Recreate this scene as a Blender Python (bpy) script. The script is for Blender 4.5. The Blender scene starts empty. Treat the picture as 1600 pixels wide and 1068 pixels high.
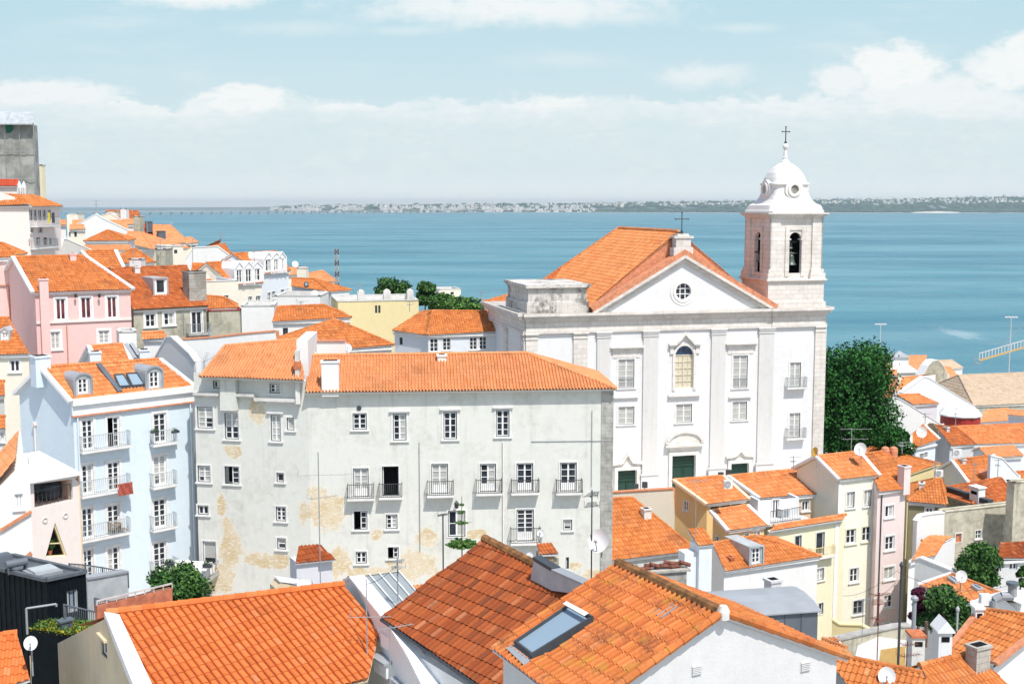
import bpy, bmesh, math, random
from mathutils import Vector as V, Matrix, noise
from mathutils.geometry import tessellate_polygon
R = math.radians
random.seed(11)
S = bpy.context.scene
COL = S.collection
# ------------------------------------------------------------------ camera, sky, sun, exposure
FPX, HOR, PW, PH = 1900.0, 320.0, 1600.0, 1068.0
TH = math.atan((PH/2-HOR)/FPX)
cam = bpy.data.cameras.new('camera'); camo = bpy.data.objects.new('camera', cam); COL.objects.link(camo)
cam.sensor_width = 36.0; cam.lens = 36.0*FPX/PW; cam.clip_start = .5; cam.clip_end = 60000
camo.location = (0, 0, 0); camo.rotation_euler = (R(90)-TH, 0, 0)
S.camera = camo
SUN_EL, SUN_AZ = R(60), R(30)          # azimuth: to the right of straight behind the camera
sdir = V((math.sin(SUN_AZ)*math.cos(SUN_EL), -math.cos(SUN_AZ)*math.cos(SUN_EL), math.sin(SUN_EL)))
sl = bpy.data.lights.new('sun', 'SUN'); sl.energy = 4.2; sl.angle = R(.53); sl.color = (1, .955, .89)
so = bpy.data.objects.new('sun', sl); COL.objects.link(so); so.location = (60, -60, 150)
so.rotation_euler = sdir.to_track_quat('Z', 'Y').to_euler()
S.view_settings.view_transform = 'Standard'; S.view_settings.look = 'None'
S.view_settings.exposure = 0.2; S.view_settings.gamma = 1
S.cycles.max_bounces = 6; S.cycles.diffuse_bounces = 3; S.cycles.glossy_bounces = 3
S.cycles.transparent_max_bounces = 8; S.cycles.volume_bounces = 0
S.cycles.use_denoising = True
S.cycles.sample_clamp_indirect = 6

class NT:
    """tiny helper for node trees"""
    def __init__(s, tree): s.t = tree; s.n = tree.nodes; s.l = tree.links
    def __call__(s, kind, **kw):
        nd = s.n.new(kind)
        for k, v in kw.items():
            if k.startswith('i_'):
                key = k[2:]; key = int(key) if key.isdigit() else key
                s.put(nd.inputs[key], v)
            else: setattr(nd, k, v)
        return nd
    def put(s, inp, v):
        if isinstance(v, bpy.types.NodeSocket): s.l.new(v, inp)
        elif isinstance(v, bpy.types.Node): s.l.new(v.outputs[0], inp)
        elif isinstance(v, (tuple, list)) and len(v) == 3 and inp.type == 'RGBA': inp.default_value = (*v, 1)
        else: inp.default_value = v
    def math(s, op, a, b=None, c=None, clamp=False):
        nd = s.n.new('ShaderNodeMath'); nd.operation = op; nd.use_clamp = clamp
        s.put(nd.inputs[0], a)
        if b is not None: s.put(nd.inputs[1], b)
        if c is not None: s.put(nd.inputs[2], c)
        return nd.outputs[0]
    def mix(s, f, a, b, mode='MIX'):
        nd = s.n.new('ShaderNodeMix'); nd.data_type = 'RGBA'; nd.blend_type = mode
        s.put(nd.inputs[0], f); s.put(nd.inputs[6], a); s.put(nd.inputs[7], b)
        return nd.outputs[2]
    def noise(s, vec, scale, detail=4, rough=.55, dist=0):
        nd = s.n.new('ShaderNodeTexNoise'); s.put(nd.inputs['Vector'], vec)
        nd.inputs['Scale'].default_value = scale; nd.inputs['Detail'].default_value = detail
        nd.inputs['Roughness'].default_value = rough; nd.inputs['Distortion'].default_value = dist
        return nd.outputs[0]
    def ramp(s, f, lo, hi, smooth=True):
        nd = s.n.new('ShaderNodeMapRange'); nd.interpolation_type = 'SMOOTHSTEP' if smooth else 'LINEAR'
        s.put(nd.inputs[0], f); nd.inputs[1].default_value = lo; nd.inputs[2].default_value = hi
        nd.inputs[3].default_value = 0; nd.inputs[4].default_value = 1
        return nd.outputs[0]
    def scale(s, vec, xyz):
        nd = s.n.new('ShaderNodeMapping'); s.put(nd.inputs[0], vec); nd.inputs[3].default_value = xyz
        return nd.outputs[0]

def make_world():
    w = bpy.data.worlds.new('World'); S.world = w; w.use_nodes = True
    n = NT(w.node_tree); w.node_tree.nodes.clear()
    out = n('ShaderNodeOutputWorld'); bg = n('ShaderNodeBackground'); bg.inputs[1].default_value = .15
    n.l.new(bg.outputs[0], out.inputs[0])
    sky = n('ShaderNodeTexSky', sky_type='NISHITA', sun_disc=False)
    sky.sun_elevation = SUN_EL; sky.sun_rotation = math.pi - SUN_AZ
    sky.altitude = 80; sky.air_density = 1.0; sky.dust_density = 1.3; sky.ozone_density = 1.0
    tc = n('ShaderNodeTexCoord'); sep = n('ShaderNodeSeparateXYZ'); n.l.new(tc.outputs['Generated'], sep.inputs[0])
    ay = n.math('MAXIMUM', n.math('ABSOLUTE', sep.outputs[1]), .05)
    az = n.math('DIVIDE', sep.outputs[0], ay); el = n.math('DIVIDE', sep.outputs[2], ay)
    cx = n('ShaderNodeCombineXYZ'); n.l.new(az, cx.inputs[0]); n.l.new(el, cx.inputs[1])
    p = cx.outputs[0]
    big = n.noise(n.scale(p, (1, 1.6, 1)), 9, 3, .5)
    det = n.noise(n.scale(p, (1, 1.5, 1)), 34, 6, .62)
    fine = n.noise(n.scale(p, (1, 2.2, 1)), 90, 5, .6)
    # cumulus bank along the horizon: billowy upper edge, grey-white veil below it
    topn = n.math('ADD', n.math('MULTIPLY', n.math('SUBTRACT', big, .5), .035), n.math('MULTIPLY', n.math('SUBTRACT', det, .5), .04))
    top = n.math('ADD', topn, .0875)
    e = n.math('SUBTRACT', top, el)
    edge = n.math('MULTIPLY', n.ramp(e, -.001, .006), n.math('MULTIPLY_ADD', n.ramp(n.noise(n.scale(p, (1, 1, 1)), 14, 3, .5), .38, .55), .45, .55))
    depthm = n.ramp(e, 0, .03)
    body = n.math('SUBTRACT', 1, n.math('MULTIPLY', depthm, .52))
    low = n.ramp(el, .005, .06)
    bank = n.math('MULTIPLY', edge, n.math('MULTIPLY', body, n.math('MULTIPLY_ADD', low, .5, .5)))
    strat = n.noise(n.scale(p, (1, 9, 1)), 11, 5, .6)
    bank = n.math('MULTIPLY', bank, n.math('MULTIPLY_ADD', n.ramp(strat, .25, .75), .45, .58))
    mask = bank
    # separate clouds given by direction (azimuth, elevation) and size in radians
    for (px, py, rx, ry, soft, st) in [(1385, 112, 85, 44, .42, .95), (1310, 128, 55, 30, .45, .8), (1440, 150, 150, 34, .5, .8), (1565, 112, 70, 42, .45, .9), (1600, 90, 60, 44, .42, .95),
                                 (1500, 168, 130, 30, .4, .75), (330, 2, 120, 26, .7, .85), (800, 22, 270, 30, .8, .85), (960, 34, 120, 18, .9, .5), (470, 52, 120, 14, 1, .3), (1090, 122, 85, 22, .8, .6),
                                 (1340, -6, 100, 14, .7, .8), (640, 55, 70, 10, 1, .35), (880, 100, 110, 16, 1, .25), (1150, 52, 70, 9, 1, .35), (80, 150, 130, 22, .4, .8), (390, 160, 90, 26, .35, .9)]:
        a0 = (px-800)/FPX; e0 = (HOR-py)/FPX
        dx = n.math('DIVIDE', n.math('SUBTRACT', az, a0), rx/FPX)
        dy = n.math('DIVIDE', n.math('SUBTRACT', el, e0), ry/FPX)
        r2 = n.math('ADD', n.math('MULTIPLY', dx, dx), n.math('MULTIPLY', dy, dy))
        r = n.math('SQRT', r2)
        r = n.math('ADD', r, n.math('MULTIPLY', n.math('SUBTRACT', det, .5), 1.5))
        r = n.math('ADD', r, n.math('MULTIPLY', n.math('SUBTRACT', fine, .5), .5))
        m = n.math('MULTIPLY', n.math('SUBTRACT', 1, n.ramp(r, 1-soft, 1+soft*.3)), st)
        mask = n.math('MAXIMUM', mask, m)
    wisps = n.math('MULTIPLY', n.ramp(n.noise(n.scale(p, (1, 5, 1)), 5, 6, .6), .5, .8), .35)
    mask = n.math('MAXIMUM', mask, n.math('MULTIPLY', wisps, n.ramp(el, .0, .12)))
    shade = n.ramp(n.math('ADD', n.math('MULTIPLY', det, .55), n.math('MULTIPLY', fine, .45)), .36, .62)
    ccol = n.mix(n.math('MULTIPLY_ADD', shade, .65, n.math('MULTIPLY', n.math('SUBTRACT', 1, depthm), .75), clamp=True), (4.35, 4.8, 4.95), (5.55, 5.65, 5.6))
    skc = n.mix(1.0, sky.outputs[0], (1.0, 1.0, 1.0), 'MULTIPLY')
    tint = n.mix(n.ramp(el, 0, .22), (4.15, 4.85, 5.05), (2.8, 4.2, 4.8)); tint = n.mix(n.ramp(el, .035, -.005), tint, (5.2, 5.6, 5.7))
    skc = n.mix(n.ramp(el, .75, .28), skc, tint)
    col = n.mix(mask, skc, ccol)
    n.l.new(col, bg.inputs[0])
make_world()

# ------------------------------------------------------------------ projection helpers
CT, ST = math.cos(TH), math.sin(TH)
def ray(p): return V((p[0]-800, FPX*CT-(p[1]-534)*ST, -FPX*ST-(p[1]-534)*CT))
def at(p, d): r = ray(p); return r*(d/r.y)
def hz(p, z): r = ray(p); return r*(z/r.z)
def onplane(p, o, n): r = ray(p); return r*(o.dot(n)/r.dot(n))
def lerp(a, b, t): return a+(b-a)*t
def interp(x, tab):
    if x <= tab[0][0]: return tab[0][1]
    for (a, b), (c, d) in zip(tab, tab[1:]):
        if x <= c: return lerp(b, d, (x-a)/(c-a))
    return tab[-1][1]
def sm(a, b, x):
    t = min(1, max(0, (x-a)/(b-a))); return t*t*(3-2*t)
def ground(x, y):
    g = interp(y, [(0, -27), (40, -29), (60, -31), (90, -30.5), (125, -31), (150, -33), (200, -40), (300, -54), (430, -71), (520, -80), (700, -95)])
    a = x/max(y, 20)
    g += 17*sm(-.08, -.34, a)*sm(80, 110, y)*(1-sm(250, 420, y))
    g += 5*sm(-.02, -.2, a)*sm(95, 130, y)*(1-sm(250, 420, y))
    g -= 11*sm(.1, .24, a)*(1-sm(150, 230, y))
    return g
Z = V((0, 0, 1))
# ------------------------------------------------------------------ mesh builder
OFF = {}
def link(o, parent=None):
    COL.objects.link(o)
    if parent is not None: o.parent = parent; OFF[o] = OFF.get(parent, V()) 
    return o
def thing(name, label, cat, loc, group=None, kind=None):
    o = bpy.data.objects.new(name, None); COL.objects.link(o); o.location = loc; OFF[o] = V(loc); o.empty_display_size = .5
    o['label'] = label; o['category'] = cat
    if group: o['group'] = group
    if kind: o['kind'] = kind
    return o
def tag(o, label, cat=None, group=None, kind=None):
    o['label'] = label
    if cat: o['category'] = cat
    if group: o['group'] = group
    if kind: o['kind'] = kind
    return o
class MB:
    def __init__(s): s.v = []; s.f = []; s.m = []; s.uv = None
    def poly(s, pts, mi=0):
        i = len(s.v); s.v += [V(p) for p in pts]; s.f.append(tuple(range(i, i+len(pts)))); s.m.append(mi)
    def tris(s, pts, tri, mi=0):
        i = len(s.v); s.v += [V(p) for p in pts]
        for t in tri: s.f.append(tuple(i+k for k in t)); s.m.append(mi)
    def box(s, fr, u0, u1, v0, v1, n0, n1, mi=0):
        P = [fr.pt(u, v, n) for n in (n0, n1) for v in (v0, v1) for u in (u0, u1)]
        i = len(s.v); s.v += P
        for q in ((0, 1, 3, 2), (4, 6, 7, 5), (0, 4, 5, 1), (2, 3, 7, 6), (0, 2, 6, 4), (1, 5, 7, 3)):
            s.f.append(tuple(i+k for k in q)); s.m.append(mi)
    def tube(s, a, b, r, n=6, r2=None, mi=0, cap=True):
        a, b = V(a), V(b); d = (b-a)
        if d.length < 1e-6: return
        d.normalize(); x = d.cross(Z if abs(d.z) < .9 else V((1, 0, 0))).normalized(); y = d.cross(x)
        r2 = r if r2 is None else r2; i = len(s.v)
        for q, rr in ((a, r), (b, r2)):
            for k in range(n):
                t = 2*math.pi*k/n; s.v.append(q+(x*math.cos(t)+y*math.sin(t))*rr)
        for k in range(n):
            s.f.append((i+k, i+(k+1) % n, i+n+(k+1) % n, i+n+k)); s.m.append(mi)
        if cap:
            s.f.append(tuple(i+k for k in range(n))); s.m.append(mi); s.f.append(tuple(i+n+k for k in range(n))); s.m.append(mi)
    def bar(s, a, b, w, h=None, mi=0):
        a, b = V(a), V(b); d = (b-a); L = d.length; d.normalize()
        x = d.cross(Z if abs(d.z) < .95 else V((0, 1, 0))).normalized(); y = x.cross(d); h = h or w
        i = len(s.v)
        for q in (a, b):
            for sx, sy in ((-1, -1), (1, -1), (1, 1), (-1, 1)): s.v.append(q+x*(sx*w/2)+y*(sy*h/2))
        for q in ((0, 1, 2, 3), (7, 6, 5, 4), (0, 4, 5, 1), (1, 5, 6, 2), (2, 6, 7, 3), (3, 7, 4, 0)):
            s.f.append(tuple(i+k for k in q)); s.m.append(mi)
    def lathe(s, c, prof, n=16, mi=0, e=2, X=V((1, 0, 0)), Y=V((0, 1, 0)), phase=0):
        """prof: list of (radius, height[, exponent])"""
        i = len(s.v)
        for q in prof:
            r, h = q[0], q[1]; ee = q[2] if len(q) > 2 else e
            for k in range(n):
                t = 2*math.pi*k/n+phase; cc, ss = math.cos(t), math.sin(t)
                g = (abs(cc)**ee+abs(ss)**ee)**(-1/ee)
                s.v.append(V(c)+X*(cc*g*r)+Y*(ss*g*r)+Z*h)
        for j in range(len(prof)-1):
            for k in range(n):
                s.f.append((i+j*n+k, i+j*n+(k+1) % n, i+(j+1)*n+(k+1) % n, i+(j+1)*n+k)); s.m.append(mi)
        s.f.append(tuple(i+k for k in range(n-1, -1, -1))); s.m.append(mi)
        s.f.append(tuple(i+(len(prof)-1)*n+k for k in range(n))); s.m.append(mi)
    def prism(s, fr, pts, n0, n1, mi=0):
        """extrude a uv polygon of frame fr from n0 to n1"""
        a = [fr.pt(u, v, n1) for u, v in pts]; b = [fr.pt(u, v, n0) for u, v in pts]
        tri = tessellate_polygon([[V((u, v, 0)) for u, v in pts]])
        s.tris(a, tri, mi); s.tris(b, tri, mi)
        m = len(pts)
        for k in range(m): s.poly([b[k], b[(k+1) % m], a[(k+1) % m], a[k]], mi)
    def build(s, name, mats, parent=None, smooth=False):
        if not isinstance(mats, (list, tuple)): mats = [mats]
        if parent is None:
            xs = [p.x for p in s.v]; ys = [p.y for p in s.v]
            off = V(((min(xs)+max(xs))/2, (min(ys)+max(ys))/2, min(p.z for p in s.v)))
        else: off = OFF.get(parent, V())
        me = bpy.data.meshes.new(name); me.from_pydata([(p-off)[:] for p in s.v], [], s.f)
        for m in mats: me.materials.append(M(m) if isinstance(m, str) else m)
        if len(mats) > 1: me.polygons.foreach_set('material_index', s.m)
        if smooth: me.polygons.foreach_set('use_smooth', [True]*len(s.f))
        me.update()
        o = bpy.data.objects.new(name, me); COL.objects.link(o)
        if parent is None: o.location = off; OFF[o] = off
        else: o.parent = parent; OFF[o] = off
        return o
class Face:
    """vertical facade frame: origin, horizontal direction U (left to right seen from outside), outward normal N"""
    def __init__(s, O, P):
        s.O = V(O); d = V(P)-s.O; d.z = 0; s.L = d.length; s.U = d.normalized(); s.N = V((s.U.y, -s.U.x, 0))
    def pt(s, u, v, n=0): return s.O+s.U*u+Z*v+s.N*n
    def uv(s, p, n=0):
        q = onplane(p, s.O+s.N*n, s.N)-s.O; return q.dot(s.U), q.z
    def rect(s, x0, y0, x1, y1):
        xm, ym = (x0+x1)/2, (y0+y1)/2
        return s.uv((x0, ym))[0], s.uv((xm, y1))[1], s.uv((x1, ym))[0], s.uv((xm, y0))[1]
    def shift(s, n=0, u=0, v=0):
        f = Face(s.O, s.O+s.U); f.O = s.pt(u, v, n); f.L = s.L; return f
    def turned(s, u, n=0, side=1):
        """frame of the wall going back from this one at u (side=1: the right-hand wall, -1: left-hand wall, seen from outside)"""
        o = s.pt(u, 0, n)
        return Face(o, o-s.N) if side == 1 else Face(o, o+s.N)
# ------------------------------------------------------------------ materials
MATS = {}
def M(name): return MATS[name]
def mat(name):
    m = bpy.data.materials.new(name); m.use_nodes = True; MATS[name] = m
    n = NT(m.node_tree); b = m.node_tree.nodes['Principled BSDF']
    return m, n, b
def plain(name, col, rough=.6, metal=0, spec=.5, var=.12, scale=3, bump=0):
    m, n, b = mat(name)
    g = n('ShaderNodeNewGeometry').outputs['Position']
    f = n.noise(g, scale, 5)
    d = tuple(c*(1-var) for c in col); l = tuple(min(1, c*(1+var*.6)) for c in col)
    n.put(b.inputs['Base Color'], n.mix(n.ramp(f, .3, .7), d, l))
    b.inputs['Roughness'].default_value = rough; b.inputs['Metallic'].default_value = metal
    b.inputs['Specular IOR Level'].default_value = spec
    if bump:
        bp = n('ShaderNodeBump'); n.put(bp.inputs['Height'], n.noise(g, scale*4, 5)); bp.inputs['Strength'].default_value = bump
        bp.inputs['Distance'].default_value = .02; n.l.new(bp.outputs[0], b.inputs['Normal'])
    return m
def plaster(name, col, dirt=(.45, .43, .38), amount=.35, streak=.25, patches=(), pcol=(.62, .42, .18), pcol2=(.72, .62, .46), thr=(.45, .8), blocks=None):
    m, n, b = mat(name)
    g = n('ShaderNodeNewGeometry').outputs['Position']
    streak = streak*1.7
    a = n.noise(g, .35, 6, .62); c = n.noise(g, 2.3, 6, .65); st = n.noise(n.scale(g, (2.2, 2.2, .16)), 1, 5, .6)
    f = n.math('MULTIPLY', n.ramp(n.math('ADD', n.math('MULTIPLY', a, .6), n.math('MULTIPLY', c, .4)), *thr), amount)
    f = n.math('ADD', f, n.math('MULTIPLY', n.ramp(st, .5, .85), streak), clamp=True)
    cl = n.mix(f, col, dirt)
    cl = n.mix(n.math('MULTIPLY', n.ramp(c, .35, .7), .10), cl, tuple(x*.72 for x in col))
    if patches:
        wob = n.noise(g, 1.1, 8, .76); tot = None
        for (p, ru, rv) in patches:
            sub = n('ShaderNodeVectorMath', operation='SUBTRACT'); n.put(sub.inputs[0], g); sub.inputs[1].default_value = p
            sc = n('ShaderNodeVectorMath', operation='DIVIDE'); n.l.new(sub.outputs[0], sc.inputs[0]); sc.inputs[1].default_value = (ru, ru*2.5, rv)
            ln = n('ShaderNodeVectorMath', operation='LENGTH'); n.l.new(sc.outputs[0], ln.inputs[0])
            r = n.math('ADD', ln.outputs['Value'], n.math('MULTIPLY', n.math('SUBTRACT', wob, .5), 2.6))
            k = n.math('SUBTRACT', 1, n.ramp(r, .7, 1.25, False))
            tot = k if tot is None else n.math('MAXIMUM', tot, k)
        rub = n.noise(n.scale(g, (1.4, 1.4, 3.2)), 2.6, 8, .78); crack = n.math('SUBTRACT', 1, n.ramp(n.math('ABSOLUTE', n.math('SUBTRACT', rub, .5)), .0, .035))
        brick = n.mix(n.ramp(n.noise(g, .7, 6, .7), .4, .62), pcol, pcol2); brick = n.mix(n.ramp(rub, .35, .68), brick, (.80, .74, .62)); brick = n.mix(n.math('MULTIPLY', crack, .5), brick, (.34, .24, .13))
        cl = n.mix(n.math('MULTIPLY', n.ramp(tot, .08, .3), .6), cl, (.76, .71, .60)); cl = n.mix(n.math('MULTIPLY', n.ramp(tot, .42, .6), .92), cl, brick)
    if blocks:
        sep = n('ShaderNodeSeparateXYZ'); n.put(sep.inputs[0], g); cb = n('ShaderNodeCombineXYZ')
        n.put(cb.inputs[0], n.math('ADD', sep.outputs[0], sep.outputs[1])); n.put(cb.inputs[1], sep.outputs[2])
        bt = n('ShaderNodeTexBrick'); n.put(bt.inputs[0], cb.outputs[0]); bt.inputs['Scale'].default_value = 1
        bt.inputs['Brick Width'].default_value = blocks[0]; bt.inputs['Row Height'].default_value = blocks[1]; bt.inputs['Mortar Size'].default_value = .018
        n.put(bt.inputs['Color1'], (1, 1, 1)); n.put(bt.inputs['Color2'], (.92, .91, .90)); n.put(bt.inputs['Mortar'], (.72, .70, .67))
        cl = n.mix(1, cl, bt.outputs[0], 'MULTIPLY')
    n.put(b.inputs['Base Color'], cl); b.inputs['Roughness'].default_value = .85; b.inputs['Specular IOR Level'].default_value = .2
    bp = n('ShaderNodeBump'); n.put(bp.inputs['Height'], n.math('ADD', c, n.noise(g, 14, 4))); bp.inputs['Strength'].default_value = .25
    bp.inputs['Distance'].default_value = .03; n.l.new(bp.outputs[0], b.inputs['Normal'])
    return m
def tilemat(name, c1, c2, c3, weather=.3, wcol=(.16, .08, .05), lichen=0, wscale=.6):
    m, n, b = mat(name)
    uv = n('ShaderNodeUVMap'); g = n('ShaderNodeNewGeometry').outputs['Position']
    fl = n('ShaderNodeVectorMath', operation='FLOOR'); n.l.new(uv.outputs[0], fl.inputs[0])
    wn = n('ShaderNodeTexWhiteNoise'); wn.noise_dimensions = '2D'; n.l.new(fl.outputs[0], wn.inputs[0])
    cl = n.mix(n.ramp(wn.outputs[0], .1, .95, False), c1, c2)
    w2 = n('ShaderNodeSeparateColor'); n.l.new(wn.outputs[1], w2.inputs[0])
    cl = n.mix(n.math('MULTIPLY', n.ramp(w2.outputs[1], .72, 1, False), .8), cl, c3)
    cl = n.mix(n.math('MULTIPLY', n.ramp(w2.outputs[2], .9, .99, False), .22), cl, (.74, .42, .24))
    a = n.noise(g, wscale, 6, .68); d = n.noise(g, 9, 5, .7)
    f = n.math('MULTIPLY', n.ramp(n.math('ADD', n.math('MULTIPLY', a, .62), n.math('MULTIPLY', d, .38)), .47, .68), weather)
    cl = n.mix(f, cl, wcol)
    cl = n.mix(n.math('MULTIPLY', n.ramp(d, .35, .75), .18), cl, tuple(x*.6 for x in c1))
    if lichen:
        lf = n.math('MULTIPLY', n.ramp(n.noise(g, 1.6, 6, .72), .52, .66), lichen)
        cl = n.mix(lf, cl, (.42, .25, .04))
    n.put(b.inputs['Base Color'], cl); b.inputs['Roughness'].default_value = .8; b.inputs['Specular IOR Level'].default_value = .2
    bp = n('ShaderNodeBump'); n.put(bp.inputs['Height'], d); bp.inputs['Strength'].default_value = .2
    bp.inputs['Distance'].default_value = .02; n.l.new(bp.outputs[0], b.inputs['Normal'])
    return m
WHT = (.80, .795, .775)
plain('white', (.84, .84, .83), .55, var=.05)
plain('ironwork', (.06, .065, .07), .5); plain('grey_iron', (.30, .32, .33), .5)
plain('dark_frame', (.05, .07, .065), .5); plain('zinc', (.32, .34, .36), .5, .0, var=.12, scale=.8, bump=.1); plain('dark_zinc', (.12, .14, .165), .55, 0, var=.18, scale=.5); plain('roof_felt', (.10, .115, .13), .8, var=.2)
plain('pale_zinc', (.44, .47, .48), .5, 0, var=.15, scale=1.5); plain('black_cladding', (.004, .008, .011), .6, spec=.15, var=.3)
plain('charcoal', (.05, .06, .07), .6); plain('red_paint', (.38, .03, .02), .6); plain('green_door', (.008, .045, .03), .45)
plain('steel', (.62, .64, .65), .4, .3); plain('dish_white', (.78, .78, .77), .5, var=.05); plain('dish_orange', (.75, .42, .05), .5)
plain('wood', (.30, .22, .14), .75, scale=8, var=.4); plain('bronze', (.10, .13, .11), .5, .4); plain('interior_shade', (.012, .012, .014), .9, spec=.1)  # last one: near-black colour put in for the shade inside openings
plain('cast_iron', (.03, .035, .04), .5); plain('trunk', (.11, .08, .055), .9, var=.35, scale=6, bump=.5)
plain('yellow_cloth', (.7, .6, .03), .8); plain('red_cloth', (.42, .09, .06), .8, var=.5, scale=9); plain('blue_cloth', (.05, .16, .4), .8); plain('green_cloth', (.01, .10, .06), .8)
plain('limestone', (.73, .70, .65), .8, var=.14, scale=2, bump=.2); plain('pale_stone', (.78, .765, .74), .8, var=.1, scale=2, bump=.2)
plain('concrete', (.42, .41, .38), .9, var=.25, scale=1.2, bump=.3); plain('asphalt', (.06, .06, .06), .9)
plain('orange_band', (.62, .25, .13), .8, var=.22); plain('brick_band', (.42, .17, .10), .85, var=.3); plain('crane_yellow', (.62, .40, .14), .5); plain('terracotta', (.55, .17, .07), .8, var=.3, scale=5)
plain('old_terracotta', (.20, .07, .045), .85, var=.5, scale=7); plain('mossy_ridge', (.23, .105, .035), .9, var=.55, scale=4, bump=.4)
plain('sedum', (.36, .34, .04), .9, var=.6, scale=5); plain('awning', (.82, .83, .82), .7, var=.03); plain('netting', (.33, .33, .30), .9, var=.35, scale=.7)
plain('peach_wall', (.78, .50, .38), .85, var=.06); plain('slab_edge', (.70, .69, .66), .8, var=.1)
def glassmat(name, col, rough, spec=.5, sc=1.7):
    m, n, b = mat(name); g = n('ShaderNodeNewGeometry').outputs['Position']
    f = n.noise(g, sc, 3); n.put(b.inputs['Base Color'], n.mix(n.ramp(f, .35, .65), tuple(c*(.6 if col[0] < .25 else .92) for c in col), tuple(c*(1.4 if col[0] < .25 else 1.06) for c in col)))
    b.inputs['Roughness'].default_value = rough; b.inputs['Specular IOR Level'].default_value = spec
glassmat('glass', (.028, .036, .045), .12, .4); glassmat('curtained_glass', (.46, .46, .43), .35); glassmat('cream_blind', (.66, .60, .46), .4)
glassmat('blue_glass', (.03, .07, .15), .12); glassmat('maroon_glass', (.13, .035, .04), .2); glassmat('skylight_glass', (.27, .36, .44), .2, .8, .15); glassmat('roof_glass', (.30, .33, .34), .3, .6, .4)
tilemat('tile_bright', (.60, .208, .068), (.71, .30, .115), (.52, .16, .05), .38)
tilemat('tile_pale', (.66, .285, .12), (.70, .325, .15), (.60, .235, .09), .4)
tilemat('tile_orange', (.50, .16, .042), (.61, .225, .07), (.41, .12, .032), .5)
tilemat('tile_rust', (.40, .105, .03), (.54, .165, .048), (.27, .068, .024), .8)
tilemat('tile_dark', (.25, .056, .016), (.36, .092, .026), (.14, .042, .018), .55, (.10, .048, .026))
tilemat('tile_mossy', (.50, .148, .04), (.62, .205, .064), (.42, .11, .035), .95, (.19, .075, .04), .5, 1.1)
tilemat('tile_near', (.58, .158, .042), (.65, .19, .054), (.50, .128, .034), .22)
tilemat('tile_faded', (.52, .40, .28), (.58, .46, .34), (.45, .33, .22), .3, (.30, .24, .18))
tilemat('tile_red', (.48, .07, .03), (.56, .10, .04), (.4, .06, .03), .3)
for nm, c, k in [('wall_white', WHT, .25), ('wall_bluewhite', (.74, .78, .82), .22), ('wall_cream', (.82, .77, .65), .3), ('wall_yellow', (.85, .79, .57), .3), ('wall_paleyellow', (.86, .84, .70), .25),
              ('wall_pink', (.86, .57, .53), .22), ('wall_palepink', (.80, .67, .64), .25), ('wall_peach', (.84, .62, .42), .25), ('wall_lightblue', (.68, .77, .84), .14),
              ('wall_grey', (.55, .55, .52), .4), ('wall_beige', (.66, .55, .38), .4), ('wall_rose', (.84, .74, .68), .2), ('wall_greywhite', (.64, .635, .63), .25), ('wall_lavender', (.66, .66, .70), .3),
              ('wall_mustard', (.80, .68, .38), .25), ('wall_ochre', (.86, .62, .30), .25), ('wall_olive', (.30, .28, .17), .4)]:
    plaster(nm, c, tuple(x*.62 for x in c), k, k*.5)
plaster('wall_old', (.52, .50, .40), (.22, .21, .16), .7, .4, thr=(.4, .65)); plaster('wall_stucco', (.60, .56, .44), (.30, .28, .22), .8, .5, thr=(.4, .62))
plaster('church_white', (.745, .745, .745), (.58, .56, .53), .4, .22); plaster('pilaster_stone', (.66, .65, .63), (.50, .47, .44), .4, .3); plaster('dome_white', (.79, .77, .74), (.50, .47, .43), .5, .25, thr=(.44, .7)); plaster('church_stone', (.77, .73, .68), (.48, .44, .40), .5, .22, thr=(.42, .66), blocks=(1.1, .42))
plaster('church_stained', (.68, .65, .60), (.16, .15, .14), .95, .55, thr=(.47, .62), blocks=(1.3, .5)); plaster('quoin_stone', (.52, .51, .47), (.22, .22, .20), .75, .3, thr=(.4, .62), blocks=(.9, .5))
plaster('chimney_plaster', (.74, .72, .68), (.3, .28, .25), .6, .5, thr=(.42, .7)); plaster('stone_rubble', (.50, .48, .43), (.25, .23, .2), .8, .2, thr=(.4, .6), blocks=(.5, .28))
def leafmat(name, dark, light):
    m, n, b = mat(name); g = n('ShaderNodeNewGeometry'); 
    f = n.math('ADD', n.math('MULTIPLY', n.noise(g.outputs['Position'], .9, 4), .55), n.math('MULTIPLY', g.outputs['Random Per Island'], .45))
    n.put(b.inputs['Base Color'], n.mix(n.ramp(f, .3, .7), dark, light)); b.inputs['Roughness'].default_value = .6  # lighter leaves scattered at random, coloured to look sunlit
    b.inputs['Specular IOR Level'].default_value = .08
leafmat('leaf_pine', (.005, .032, .008), (.045, .165, .035)); leafmat('leaf_green', (.014, .05, .018), (.085, .18, .045)); leafmat('leaf_bright', (.03, .09, .025), (.14, .26, .06))
leafmat('leaf_purple', (.045, .012, .025), (.12, .022, .055)); leafmat('leaf_citrus', (.014, .055, .016), (.09, .19, .045)); leafmat('leaf_yellow', (.3, .28, .03), (.5, .42, .04))
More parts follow.
